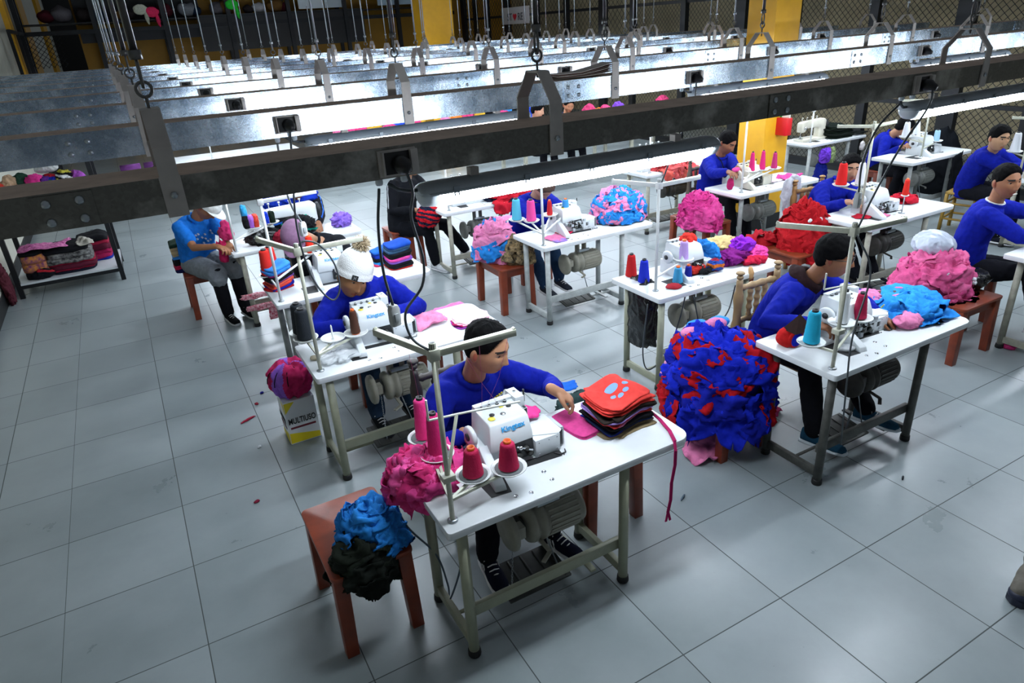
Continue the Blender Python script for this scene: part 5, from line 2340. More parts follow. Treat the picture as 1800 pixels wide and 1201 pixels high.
# ================================================================= people
P1 = person('person in blue sweatshirt at the nearest table, reaching for the pink folded pieces', (3.28, -3.42, .5), (3.22, -3.68, 1.0), (3.245, -3.81, 1.195),
            (.55, -.83, -.24), (.18, -1), ((3.06, -3.9, .84), (3.54, -3.92, .93)), ((3.08, -3.98, .1), (3.42, -4.02, .12)), roll=.06,
            skin='a87a5c', hair='fade', near=True, shoes=('14182a', 'd4d6d8', 'd8d8da'), footdir=[(-.1, -1), (.35, -1)],
            elbow=[(-.7, .3, -.6), (.7, .35, -.45)], hand_dir=[(.2, -.9, -.1), (.7, -.45, -.55)], curl=.75, seed=1, trousers='14151c')
chest_mark(P1)
P2 = person('person in a white bobble hat and blue sweatshirt bending over the second table', (3.24, -1.75, .5), (3.2, -2.03, .975), (3.115, -2.15, 1.095),
            (.12, -.93, -.3), (.05, -1), ((3.03, -2.3, .84), (3.3, -2.33, .86)), ((3.08, -2.36, .1), (3.32, -2.32, .1)), roll=-.33,
            skin='a8764f', hair=None, near=True, shoes=('16191d', '20242a', None), trousers='25384e', elbow=[(-.9, .2, -.3), (.9, .2, -.3)], curl=.7, seed=2, thick=1.06)
beanie(P2)
P3 = person('person in a mauve cap and black jacket bowed over the striped-stack table', (3.42, -.25, .5), (3.28, -.52, .93), (3.1, -.62, 1.03),
            (-.35, -.55, -.8), (-.1, -1), ((3.15, -.95, .84), (3.4, -.98, .84)), ((3.15, -1.0, .1), (3.4, -1.0, .1)), skin='a97c5e', shirt='16181d', trousers='15161a', hair='crop', seed=3)
peaked_cap(P3, '8a6a86', True, 'mauve baseball cap')
P4 = person('person in a light blue T-shirt and grey shorts seated sideways, looking down at crimson cloth', (2.42, 1.02, .55), (2.47, .82, 1.0), (2.575, .72, 1.12),
            (.55, -.45, -.75), (.45, -1), ((2.55, .36, .82), (2.66, .4, .83)), ((2.53, .58, .0), (2.7, .6, .02)), skin='9c6a4a', shirt='1e74d2', short=True, trousers='14151a', shorts='7c8288', hair='crop',
            shoes=('0e1012', 'c8ccd0', None), footdir=[(.25, -1), (.3, -1)], seed=4, near=True, curl=.7)
peaked_cap(P4, 'd8dcd8', True, 'white cap')
g = G()
random.seed(8)
for i in range(14):
    c = P4['neck'] + P4['cf'] * (.132 + .012 * random.random()) + P4['rt'] * random.uniform(-.09, .1) - P4['up'] * random.uniform(.12, .3)
    for q in range(3):
        d_ = P4['rt'] * math.cos(q * PI / 3) + P4['up'] * math.sin(q * PI / 3)
        g.bar(c - d_ * .008, c + d_ * .008, .003, .02, fabric('e8ecf0'), up=P4['cf'])
P4['child']('star_print', g.mesh('star_print'), 'small white star print')
P5 = person('person with blue-striped black sleeves behind the table of the T-shirt person', (3.52, 1.28, .5), (3.5, 1.0, .98), (3.46, .88, 1.13),
            (0, -.75, -.66), (0, -1), ((3.3, .6, .85), (3.55, .5, .83)), ((3.4, .75, .0), (3.6, .75, .0)), skin='8a5c40', shirt='14161c', shirt2='2f6fd8', hair='crop', seed=5)
P6 = person('person in blue with brown hair, bowed behind the sky blue and pink cones', (5.5, -.2, .5), (5.5, -.48, .93), (5.53, -.6, 1.06),
            (0, -.6, -.8), (0, -1), ((5.38, -.95, .84), (5.62, -.98, .86)), ((5.3, -.95, .1), (5.55, -.82, .08)), skin='b58a72', hair='full', hairmat=HAIRB, trousers='1f3550', shoes=('2a2f38', 'd4d6d8', None), seed=6)
P7 = person('person in a dark tracksuit with white arm stripe, red and navy cloth in lap', (4.62, 1.05, .5), (4.72, 1.05, 1.02), (4.8, .98, 1.18),
            (.5, -.8, -.3), (.35, -1), ((4.66, .72, .73), (5.0, .7, .8)), ((4.84, .7, .0), (5.26, .78, .05)), skin='a87a5c', shirt='14161b', shirt2='d6dade', trousers='101218', hair='crop', seed=7, shoes=('c8ccd0', 'b8bcc0', None))
P8 = person('person in glasses, blue sweatshirt and brown hood, leaning on the dark-legged table', (5.6, -3.42, .5), (5.565, -3.7, .97), (5.625, -3.81, 1.135),
            (.46, -.88, -.08), (.3, -1), ((5.28, -3.98, .84), (5.72, -4.08, .82)), ((5.27, -4.1, .08), (5.72, -4.13, .1)), roll=.02,
            skin='8f5f42', hair='full', near=True, hood='2c1c1e', shoes=('1c4258', 'b8c2c8', None), elbow=[(-.8, .2, -.3), (.8, .3, -.2)], hand_dir=[None, (.5, -.75, -.35)], smile=.4, seed=8, trousers='0f1015')
glasses(P8)
chest_mark(P8)
P9 = person('young person in blue sweatshirt seated behind the red and white cones, glancing sideways', (8.02, -1.86, .5), (8.08, -2.0, .93), (8.12, -2.08, 1.075),
            (-.56, -.77, -.08), (-.15, -1), ((7.72, -2.36, .86), (7.93, -2.36, .87)), ((7.85, -2.5, .05), (8.1, -2.5, .05)), skin='b08468', hair='crop', near=True, seed=9)
P10 = person('person in blue with a lanyard by the yellow pillar, holding pink cloth', (8.1, -.26, .52), (8.03, -.46, 1.0), (8.02, -.55, 1.165),
             (.15, -.85, -.4), (.05, -1), ((7.68, -.92, .94), (7.86, -.9, .95)), ((7.95, -.8, .03), (8.2, -.8, .03)), skin='8a5a40', hair='crop', near=True, seed=10)
# lanyard of P10
g = G()
n_, cf_, up_ = P10['neck'], P10['cf'], P10['up']
for s in (-1, 1):
    g.tube([n_ + P10['rt'] * s * .075 + up_ * .03, n_ + P10['rt'] * s * .075 + cf_ * .1 - up_ * .04, n_ + P10['rt'] * s * .05 + cf_ * .145 - up_ * .14, n_ + cf_ * .15 - up_ * .26 + P10['rt'] * s * .008], .006, fabric('16181c'), 6)
g.box(n_ + cf_ * .155 - up_ * .3, (.06, .008, .08), plastic('cfd4d8'))
P10['child']('lanyard', g.mesh('lanyard'), 'black lanyard with a pale card')
P11 = person('person in blue hunched over the white cones by the wire fence', (10.98, -.45, .5), (10.92, -.62, .91), (10.98, -.75, 1.01),
             (.75, -.5, -.45), (.5, -1), ((10.6, -.98, .83), (10.75, -1.0, .84)), ((10.6, -.95, .02), (10.85, -.95, .02)), skin='a87a5c', hair='crop', seed=11)
P12 = person('person in blue sweatshirt on the bamboo stool at the right by the wire fence', (10.42, -2.0, .52), (10.2, -2.28, .985), (10.12, -2.35, 1.14),
             (-.35, -.92, -.08), (.15, -1), ((10.3, -2.72, .9), (10.46, -2.66, .92)), ((10.2, -2.5, .02), (10.5, -2.5, .02)), skin='b08868', hair='crop', near=True, seed=12)
chest_mark(P12, ('d8dade', 'd8dade'))
P13 = person('smiling person in blue sweatshirt with a white collar at the right edge', (7.9, -3.42, .5), (7.95, -3.5, 1.01), (7.93, -3.56, 1.2),
             (-.38, -.92, .0), (.4, -.92), ((7.98, -3.98, .86), (8.3, -3.85, .9)), ((8.0, -4.0, .05), (8.25, -4.0, .05)), roll=.1, skin='9a684a', hair='fade', near=True, smile=1.0, collar='d8dce0', seed=13, elbow=[(-.8, .1, -.3), (.8, .1, -.2)])
chest_mark(P13)
# two people glimpsed between the trunkings
P14 = person('person in navy with a white sleeve glimpsed beneath the second trunking', (8.92, 4.25, .55), (8.9, 4.08, 1.05), (8.9, 4.0, 1.21), (-.2, -.9, -.3), (0, -1), ((8.75, 3.7, .86), (9.05, 3.7, .86)), ((8.8, 3.75, 0), (9.05, 3.75, 0)), shirt='1a2544', shirt2='d8dcdf', hair='crop', seed=14)
P15 = person('dark-haired person in dark red glimpsed under the second trunking', (8.3, 4.25, .55), (8.27, 4.08, 1.03), (8.27, 4.0, 1.19), (.7, -.6, -.2), (.2, -1), ((8.1, 3.7, .86), (8.4, 3.7, .86)), ((8.2, 3.75, 0), (8.45, 3.75, 0)), shirt='8c1c2c', skin='c09478', hair='full', seed=15)

# the boot at the right edge belongs to someone outside the view
bt = thing('work_boot', 'grey-beige boot with a dark blue toe cap at the right edge of the floor', 'boot', (5.23, -5.36, 0), 1.75)
g = G()
g.cap_tube([(0, -.03, .12), (0, -.035, .17), (0, -.04, .21)], [.06, .058, .06], fabric('6a665e'), 16)
g.cap_tube([(0, -.08, .06), (0, .04, .065), (0, .14, .05)], [.05, .055, .05], fabric('6a665e'), 16)
bt2 = g.mesh('boot_raw')
g2 = G()
g2.cap_tube([(0, -.03, .12), (0, -.035, .17), (0, -.04, .21)], [.06, .058, .06], fabric('6a665e'), 16)
g2.cap_tube([(0, -.08, .065), (0, .04, .07), (0, .14, .055)], [.05, .055, .05], fabric('6a665e'), 16)
link('upper', remeshed(g2, 'upper', .008, 3, wrinkler(30, .004)), bt)
bpy.data.meshes.remove(bt2)
g = G()
g.prism([(-.05, -.12), (.05, -.12), (.056, .05), (.05, .17), (.02, .2), (-.02, .2), (-.05, .17), (-.056, .05)], 0, .035, plastic('12182c', .5))
g.build('sole', bt, bevel=.006)
g = G()
g.ell((0, .15, .045), (.052, .05, .03), plastic('141c34', .5), nu=18, nv=10)
g.build('toe_cap', bt, label='dark blue toe cap')


# ============================================================ cloths and goods
rnd = random.Random(11)
EX = lambda k, pad=0: over_edge(T[k][0] + pad, T[k][0] + TL - pad, T[k][1] + pad, T[k][1] + TD - pad, TH)


def mix(spec, n, seed):
    r_ = random.Random(seed)
    out = []
    for c, w_ in spec:
        out += [c] * w_
    r_.shuffle(out)
    res = [out[i % len(out)] for i in range(n)]
    return res


def by_colour(names, where):
    """label and group of one piece of a heap, by its colour"""
    def f(i, col, c2):
        w_ = names.get(col, 'cloth')
        return ('%s %s' % (w_, where), '%s %s' % (w_, where))
    return f


# --- front stool: dark green-black cloths below, blue ones on top
heap((2.5, -3.965, .462), .11, .1, .09, ['1c231c', '20261f', '171b18', '1f2420'] * 5, .07, 3, 'blackish green cloth piece under the bright blue ones on the front stool', 'blackish cloths on the front stool', phi_min=-.75, drop=.13, fold=.02, core='171b18', ragged=.3, name='fleece_piece')
heap((2.56, -3.9, .465), .125, .12, .17, ['2c86d8', '2f8ce0', '2778c8', '3290e6', '2a80d0'] * 6, .062, 4, 'bright blue fleece piece heaped on the front stool', 'bright blue pieces on the front stool', phi_min=0, fold=.02, core='2470c0', ragged=.35, name='fleece_piece')

# --- nearest table
heap((2.84, -3.97, .765), .15, .14, .075, ['cc3474', 'd6448a', 'c02c68', 'de5496', 'd23c7c', 'e0569a'] * 4, .085, 5, 'crimson-pink cloth strip in the rumpled pile at the left end of the nearest table', 'crimson-pink pile at the left end of the nearest table', phi_min=-.6, drop=.12, fold=.02, core='b02058', rz=.2, name='cloth_strip')


def bone(x, y, sx, sy):
    k = 1 - .22 * math.exp(-(x / (sx * .45)) ** 2) * (1 if y < 0 else .4)
    return x, y * k


NAMES = {'c83a34': 'red', 'd2403a': 'red', '2a2320': 'dark brown', 'a58ad2': 'lilac', '16171c': 'black', 'e07a9a': 'salmon pink', '1a2a9c': 'royal blue', '8a7a5c': 'khaki', '1c2c50': 'navy'}
lay = [('8a7a5c', .009), ('8a7a5c', .008), ('1a2a9c', .011), ('1c2c50', .01), ('16171c', .014), ('16171c', .012), ('e07a9a', .008), ('c83a34', .01), ('a58ad2', .011), ('a58ad2', .01), ('2a2320', .013), ('2a2320', .013), ('c83a34', .01), ('d2403a', .01), ('c83a34', .01), ('d2403a', .01)]
posn = {}


def stack_label(i, c):
    nm = NAMES[c]
    if i == len(lay) - 1:
        return 'topmost red garment piece of the stack on the nearest table, printed with a paw'
    return ('%s garment piece inside the stack on the nearest table' % nm, '%s pieces of the stack on the nearest table' % nm)


zt = stack((3.775, -4.09, .76), .29, .25, lay, stack_label, 'garment stack on the nearest table', rz=.1, seed=3, wob=.24, bend=.02, shape=bone)
top = [o for o in bpy.data.objects if o.get('label', '').startswith('topmost red')][0]
# the print: a grey-blue paw lying in the top piece
PAW = mat('paw_print_blue', '6f93bd', .9)
g = G()


def surf_z(x, y, o=top):
    hit, loc, no, fi = o.ray_cast(Vector((x, y, 1)), Vector((0, 0, -1)))
    return loc.z if hit else None


bpy.context.view_layer.update()


def blob(cx, cy, rx, ry, rot):
    n = 22
    ring = []
    for q in (1, .5):
        for k in range(n):
            a = 2 * PI * k / n
            x, y = rx * q * math.cos(a), ry * q * math.sin(a)
            X, Y_ = cx + x * math.cos(rot) - y * math.sin(rot), cy + x * math.sin(rot) + y * math.cos(rot)
            ring.append(Vector((X, Y_, (surf_z(X, Y_) or zt) + .0012)))
    c = Vector((cx, cy, (surf_z(cx, cy) or zt) + .0012))
    fs = [(k, (k + 1) % n, n + (k + 1) % n, n + k) for k in range(n)] + [(n + k, n + (k + 1) % n, 2 * n) for k in range(n)]
    g.add(ring + [c], fs, PAW, True)


blob(-.01, .035, .036, .026, .1)
for cx, cy, r_ in ((-.035, -.016, .2), (-.002, -.03, .1), (.032, -.022, -.2), (.054, .012, -.6)):
    blob(cx, cy, .015, .012, r_)
pw = g.build('paw_print', top, label='grey-blue paw print')

FZ = .76
stack((3.595, -4.0, FZ), .135, .26, [('d84a90', .007), ('d0428a', .007), ('d84a90', .008)], lambda i, c: ('pink folded piece in the small flat pile left of the paw-print stack', 'pink folded pieces by the paw-print stack'), 'pink folded pieces by the paw-print stack', rz=.1, seed=8, wob=.06, bend=.006)
sheet((3.36, -3.93, .87), .07, .05, 'd8408a', 'small hot pink scrap lying on the machine plate of the nearest table', rz=-.4, seed=5, fold=.006, grid=10)
# ribbon over the front edge of the nearest table
g = G()
pts = [(3.93, -4.12, .80), (3.945, -4.2, .772), (3.92, -4.3, .768), (3.885, -4.372, .768), (3.868, -4.402, .735), (3.866, -4.405, .66), (3.855, -4.4, .56), (3.85, -4.405, .47), (3.842, -4.4, .40)]
for i in range(len(pts) - 1):
    a, b_ = Vector(pts[i]), Vector(pts[i + 1])
    g.bar(a, b_ + (b_ - a) * .06, .017, .004, fabric('b02460'), up=(0, 0, 1) if i < 3 else (0, 1, 0))
g.bar((3.842, -4.4, .40), (3.832, -4.4, .345), .012, .004, fabric('b02460'), up=(0, 1, 0))
g.bar((3.842, -4.4, .40), (3.856, -4.402, .345), .012, .004, fabric('b02460'), up=(0, 1, 0))
tag(g.build('cloth_ribbon'), 'long crimson ribbon hanging over the front edge of the nearest table', 'ribbon')
# dark green and blue garments on the stool behind
bundle((3.86, -3.66, .46), (.17, .13, .12), '2c3f3e', 'dark green garment with a blue edge on the stool behind the nearest table', 3, amp=.3)
sheet((3.82, -3.52, .68), .1, .055, '1f62c4', 'bright blue strip along the dark green garment behind the nearest table', rz=-.5, seed=9, fold=.006, grid=10)

# --- bobble-hat table
sheet((3.5, -2.4, .76), .13, .1, 'e88ab2', 'light pink cloth right of the machine of the bobble-hat person', rz=.2, seed=21, fold=.02, zfun=EX('A2'))
sheet((3.33, -2.33, .80), .08, .06, 'e59ab8', 'light pink cloth being fed into the machine of the bobble-hat person', rz=.5, seed=22, fold=.014, grid=12)
PR = mat('pink_print', 'e8a8bc', .9, 0, var=.3, vscale=70, col2='f0dce2', bump=.1)
MATS['fabric_e8a8bc'] = PR
for i, (col, rz_) in enumerate((('9c3aa8', .05), ('b0205c', .1), ('e8a8bc', .12), ('e8a8bc', .15))):
    sheet((3.73 + .008 * i, -2.56 + .004 * i, .762 + .008 * i), .125 - .01 * (i == 0), .085, col, ('purple cloth peeping out below the pink printed pieces', 'crimson lining between the purple and the pink printed pieces', 'lower pink printed piece at the right end of the bobble-hat table', 'upper pink printed piece at the right end of the bobble-hat table')[i], rz=rz_, seed=30 + i, fold=.005, ragged=.1, grid=12)
# big pink cloth on the stool behind
hz = lambda x, y: (x, y, .62 - 1.9 * max(0, abs(x - 3.88) - .1) ** 1.2 - .9 * max(0, (-y - 1.95)) ** 1, 0, -.5, .85)
sheet((3.88, -2.0, .62), .22, .16, 'e27fb6', 'large bright pink cloth with a beaded dark edge on the stool behind the bobble-hat table', rz=-.1, seed=41, fold=.014, zfun=hz, ragged=.08, grid=20)
bundle((3.78, -1.98, .5), (.15, .14, .055), 'd873aa', 'pink cloth lump below the large beaded pink cloth', 6, amp=.2)
PL = mat('clear_plastic', 'e6ecf0', .2, 0, alpha=.55, bump=.3, bscale=60)
bundle((2.86, -2.58, .76), (.12, .08, .02), 'ffffff', 'crumpled clear plastic film on the left of the bobble-hat table', 9, 'plastic_film', 'plastic film', amp=.5, material=PL)
bundle((2.72, -2.5, .76), (.035, .03, .012), 'b8b09a', 'small tangle of offcuts at the left of the bobble-hat table', 12, 'offcuts', 'offcuts', amp=.6, subdiv=3)
# box with the tied bundle
bx = thing('paint_tin', 'square yellow and white tin with black lettering under the tied bundle', 'tin', (2.63, -2.0, 0), .0)
g = G()
TW = plastic('d8dce0', .35)
TY = plastic('e0cc1c', .4)
g.box((0, 0, .165), (.21, .21, .33), TW)
g.build('can_body', bx, bevel=.008)
for rzz in (-PI / 2, 0.0):
    Rm = Matrix.Rotation(rzz, 4, 'Z')
    X9 = Matrix.Rotation(PI / 2, 4, 'X')
    g = G()
    g.prism([(-.1, .01), (.1, .01), (.1, .05), (-.1, .09)] if rzz == 0 else [(-.1, .01), (.1, .01), (.1, .09), (-.1, .05)], .1045, .1062, TY, Rm @ X9)
    g.build('yellow_band', bx)
    g = G()
    g.prism([(-.1, .32), (-.1, .24), (-.03, .32)] if rzz == 0 else [(.1, .32), (.1, .24), (.03, .32)], .1045, .1062, TY, Rm @ X9)
    g.build('yellow_corner', bx)
    g = G()
    g.bar(Rm @ Vector((-.085, -.1062, .125)), Rm @ Vector((.085, -.1062, .125)), .003, .014, plastic('6a2030', .5))
    g.build('red_bar', bx)
    o = link('lettering', text_mesh('MULTIUSO', .062, plastic('14161a', .5), .0008, .62, .001), bx)
    o.matrix_local = Rm @ Matrix.Translation((0, -.107, .175)) @ X9
bn = bundle((2.63, -2.0, .335), (.15, .15, .14), 'b8285c', 'round crimson and purple cloth bundle tied with black string on the tin', 2, lobes=9, stripes=['8a5cc0', 'b8285c'], amp=.16)
g = G()
for a in range(5):
    q = a * PI / 5
    pts = []
    for k in range(13):
        t = PI * k / 12
        pts.append((.155 * math.cos(t) * math.cos(q), .155 * math.cos(t) * math.sin(q), .115 + .12 * math.sin(t) - .05 * math.exp(-(math.cos(t) / .3) ** 2)))
    g.tube(pts, .0035, fabric('14141c'), 6)
g.build('string', bn, label='black tying string')

# --- striped-stack table
cols = ['c8342c', '17181c', '17181c', '8a5cc0', 'd84a9c', '17181c', '17181c', '3a5a78', '3a5a78', '1c4aa8']
nmz = {'c8342c': 'red', '17181c': 'black', '8a5cc0': 'purple', 'd84a9c': 'pink', '3a5a78': 'slate blue', '1c4aa8': 'dark blue', '2a6ad0': 'bright blue'}
stack((3.78, -1.12, .76), .2, .2, [(c, .021) for c in cols], lambda i, c: ('%s folded fleece in the tall striped stack' % nmz[c], '%s layers of the tall striped stack' % nmz[c]), 'tall striped stack', rz=.05, seed=5, wob=.05, bend=.008)
stack((3.7, -.98, .76), .18, .12, [('c83a60', .03), ('2a8ad0', .03), ('17181c', .03), ('1c3cb0', .035), ('2a6ad0', .02)], lambda i, c: ('%s folded cloth behind the tall striped stack' % {'c83a60': 'rose', '2a8ad0': 'sky blue', '17181c': 'black', '1c3cb0': 'royal blue', '2a6ad0': 'bright blue'}[c]), 'cloths behind the striped stack', rz=.1, seed=6, wob=.08)
stack((3.5, -.95, .76), .14, .2, [('d23a30', .012)] * 3, lambda i, c: ('flat red cloth left of the tall striped stack', 'flat red cloths left of the striped stack'), 'flat red cloths left of the striped stack', rz=.1, seed=7)
lay2 = [('b8242a', .02), ('22269c', .02), ('d8483c', .018), ('d8584c', .018), ('8a5cc0', .016), ('1d1f22', .02), ('1d1f22', .018), ('c03a8c', .018), ('3a86d8', .022), ('3f8ee0', .022)]
nm2 = {'b8242a': 'dark red', '22269c': 'indigo', 'd8483c': 'coral', 'd8584c': 'coral', '8a5cc0': 'purple', '1d1f22': 'black', 'c03a8c': 'magenta', '3a86d8': 'sky blue', '3f8ee0': 'sky blue'}
stack((2.83, -1.0, .76), .2, .19, lay2, lambda i, c: ('%s bonnet-like piece in the small stack at the left of the striped-stack table' % nm2[c], '%s pieces of the small stack by the thin white stand' % nm2[c]), 'small stack by the thin white stand', rz=.4, seed=12, wob=.16, bend=.014)
bundle((3.36, -.62, .7), (.12, .1, .05), '18191e', 'black dotted cloth gathered under the arms of the mauve-cap person', 8, amp=.3)

# --- table of the T-shirt person
blk = mat('black_plastic', '0c0d0f', .25, 0, bump=.4, bscale=40)
bundle((2.98, .42, .76), (.17, .1, .075), '0c0d0f', 'shiny black plastic bag on the table of the T-shirt person', 14, 'plastic_bag', 'plastic bag', amp=.35, material=blk)
bundle((3.32, .32, .78), (.16, .12, .11), '14161a', 'black garment with teal and white trim beside the white straight-stitch machine', 15, 'garment', 'garment', amp=.35, stripes=['14161a', '14161a', '178a78', '14161a'])
bundle((3.18, .26, .76), (.12, .1, .07), '8a1c30', 'dark red knitted cloth in front of the black garment', 16, amp=.3)
for i, (c, x, y, z, lab) in enumerate((('17181c', 2.87, .3, .945, 'black rolled cloth standing on the left dish of the T-shirt table'), ('a86ad0', 2.93, .31, .945, 'lilac rolled cloth between the black rolls on the dish'), ('d84a3a', 2.8, .28, .945, 'coral rolled cloth at the left of the dish rolls'),
                                       ('1c3cc0', 3.05, .38, .955, 'royal blue rolled cloth on the right dish of the T-shirt table'), ('17241c', 3.11, .37, .955, 'dark green rolled cloth on the right dish of the T-shirt table'), ('3aa0dc', 2.8, .33, 1.03, 'sky blue cloth piled on the left dish rolls'))):
    bundle((2.855 + .045 * i if i < 3 else (3.04 + .06 * (i - 3) if i < 5 else 2.86), .38 + .03 * (i >= 3), (.935 if i < 5 else 1.03)), (.03, .055, .065), c, lab, 20 + i, 'rolled_cloth', 'rolled cloth', amp=.22, subdiv=4, boxy=True)
bundle((2.6, .36, .66), (.05, .04, .12), 'b02050', 'crimson cloth hanging from the hands of the T-shirt person', 33, amp=.5, f=14, subdiv=4)
bundle((2.67, .38, .86), (.06, .05, .09), 'c8346c', 'crimson cloth bunched above the hands of the T-shirt person', 34, amp=.55, f=14, subdiv=4)
lay3 = [('1c2050', .04), ('c02a50', .025), ('c02a50', .02), ('17181c', .035), ('17181c', .03), ('3a86d8', .025), ('c8b088', .03), ('c8b088', .035), ('c8b088', .03), ('2a4034', .03)]
stack((2.24, 1.12, .46), .12, .26, lay3, lambda i, c: ('%s cloth in the stack behind the T-shirt person' % {'1c2050': 'navy', 'c02a50': 'rose', '17181c': 'black', '3a86d8': 'blue', 'c8b088': 'beige', '2a4034': 'dark green'}[c], '%s cloths in the stack behind the T-shirt person' % {'1c2050': 'navy', 'c02a50': 'rose', '17181c': 'black', '3a86d8': 'blue', 'c8b088': 'beige', '2a4034': 'dark green'}[c]), 'stack behind the T-shirt person', seed=14, wob=.15, bend=.014)
for i, (x, z, lab) in enumerate(((2.76, .32, 'upper'), (2.78, .2, 'middle'), (2.9, .12, 'lower'))):
    m_ = mat('red_white_print', 'b02448', .9, 0, var=.3, vscale=60, col2='e0b8c0')
    MATS['fabric_b02448'] = m_
    sheet((x + .02, .245, z), .14 if i < 2 else .06, .03 if i < 2 else .07, 'b02448', '%s strip of red and white printed cloth on the leg frame of the T-shirt table' % lab, rz=0, seed=50 + i, fold=.006, grid=10, zfun=lambda x_, y_, z=z: (x_, .225, z + (y_ - .245), 0, -1, 0))
bundle((3.78, .5, .76), (.1, .085, .075), '8c6cd0', 'fluffy purple rosette of cloth on the right end of the T-shirt table', 36, amp=.5, f=16, subdiv=5)
bundle((3.4, 1.0, .95), (.3, .12, .1), '1c3cb8', 'royal blue cloth behind the white straight-stitch machine', 37, amp=.35)

# --- unattended table
black_bag = bundle((5.1, -2.66, .26), (.075, .15, .29), '0c0d0f', 'long black bin bag hanging inside the left leg of the unattended table', 40, 'bin_bag', 'bin bag', amp=.22, f=6, material=blk, subdiv=5, boxy=True)
bundle((5.2, -2.88, .76), (.06, .05, .014), 'a02a34', 'flat red patterned pouch in front of the thread stand on the unattended table', 41, 'pouch', 'pouch', amp=.3, subdiv=3)
dolls = [('c8342c', (5.55, -2.6, .9), (.06, .05, .05), 'scarlet cuff on top of the doll clothes'), ('2c4a9c', (5.55, -2.6, .79), (.1, .08, .07), 'blue and orange striped sleeve in the doll clothes'), ('2878c8', (5.68, -2.66, .79), (.045, .1, .07), 'plain blue sleeve hanging over the doll clothes'), ('c8342c', (5.5, -2.72, .76), (.1, .05, .03), 'red sleeves in front of the doll clothes'),
         ('2c4a9c', (5.66, -2.78, .76), (.06, .05, .04), 'striped cuff at the front of the doll clothes'), ('16181c', (5.58, -2.8, .76), (.06, .03, .02), 'black bow in front of the doll clothes'), ('d0b880', (5.85, -2.62, .82), (.14, .06, .05), 'cream roll lying on top of the doll clothes'), ('7a2078', (5.87, -2.72, .76), (.12, .09, .045), 'plum cloth under the cream roll'),
         ('8a2ac0', (6.0, -2.72, .82), (.08, .06, .05), 'violet cloth beside the cream roll'), ('e04a9c', (6.08, -2.76, .76), (.1, .08, .04), 'bright pink cloth at the right end of the doll clothes'), ('c02040', (6.0, -2.86, .76), (.08, .05, .025), 'red patterned cloth at the front right of the doll clothes'), ('2878c8', (5.73, -2.58, .78), (.06, .06, .05), 'blue knot of cloth at the back of the doll clothes')]
for i, (c, p, r_, lab) in enumerate(dolls):
    bundle((p[0] + .02, p[1], p[2]), tuple(q * 1.32 for q in r_), c, lab, 60 + i, 'doll_garment', 'doll garment', amp=.42, f=15, stripes=['c86a2c', '2c4a9c', 'a03040'] if 'striped' in lab else None, group='doll clothes on the unattended table')
g = G()
g.cap_tube([(5.84, -2.995, .73), (5.84, -3.0, .765), (5.845, -2.985, .79)], [.02, .021, .017], fabric('c8a070'), 12)
tag(g.build('stuffed_toy'), 'small tan stuffed arm dangling over the front edge of the unattended table', 'stuffed arm')

# --- blue and pink heap
bp = mix((('2a86d6', 4), ('e88ab8', 6), ('2f90e2', 4)), 84, 7)
heap((6.03, -1.14, .765), .25, .2, .25, bp, .075, 8, 'x', 'blue and pink heap', fold=.022, phi_min=0, core='2a78c4', ragged=.3, name='doll_garment_piece',
     label_fn=by_colour({'2a86d6': 'blue garment piece', '2f90e2': 'brighter blue garment piece', 'e88ab8': 'pink garment piece'}, 'in the big heap on the table of the bowed person'))
sheet((5.22, -1.3, .76), .1, .09, 'e07aa8', 'pink cut piece at the left front of the blue and pink heap table', rz=.4, seed=71, fold=.006, grid=12)
sheet((5.36, -1.22, .762), .07, .07, 'c82a50', 'crimson cut piece beside the pink one before the worn machine', rz=.2, seed=72, fold=.006, grid=12)
sheet((5.2, -1.4, .761), .07, .04, '9a7ad0', 'lilac cut piece under the pink one', rz=.1, seed=73, fold=.004, grid=10)
# stool with pink, blue and camouflage
heap((4.94, -.62, .46), .18, .2, .34, mix((('e58ab6', 5), ('2a86d6', 2), ('df7eae', 2)), 26, 9), .1, 13, 'x', 'pink heap on stool', fold=.02, phi_min=0, core='d87aa8', ragged=.3, name='pink_piece',
     label_fn=by_colour({'e58ab6': 'light pink piece', '2a86d6': 'blue piece', 'df7eae': 'rose pink piece'}, 'heaped on the stool by the blue and pink heap table'))
CAM = mat('fabric_9a835c', '9a835c', .92, 0, var=.3, vscale=26, col2='15130f', bump=.1)
heap((5.05, -.86, .46), .13, .12, .2, ['9a835c'] * 10, .09, 14, 'camouflage piece bundled at the front of the stool with pink pieces', 'camouflage pieces on the stool', fold=.02, phi_min=0, ragged=.3, name='camouflage_piece')
sheet((5.03, -.55, .8), .17, .09, 'e58ab6', 'pink cloth with a blue edge laid over the top of the stool heap', rz=.1, seed=75, fold=.012, col2='4a9ad6', split=.15)

# --- red and navy heap
rn = mix((('c02030', 4), ('1b2036', 5)), 24, 15)
heap((5.68, .45, .765), .26, .2, .17, rn, .1, 16, 'x', 'red and navy heap', fold=.02, phi_min=-.3, drop=.2, core='1b2036', ragged=.3, label_fn=by_colour({'c02030': 'red garment piece', '1b2036': 'navy garment piece'}, 'of the heap beyond the sky blue cone'), name='fabric_piece')
sheet((5.5, .2, .76), .12, .12, 'c02030', 'red piece hanging over the front edge below the red and navy heap', seed=76, fold=.014, zfun=EX('B3'))
bundle((4.76, .56, .56), (.13, .13, .13), 'c8202c', 'red and navy garment on the lap of the person in the dark tracksuit', 77, 'garment', 'garment', amp=.35, stripes=['1b2036', 'c8202c', '1b2036'], f=10)

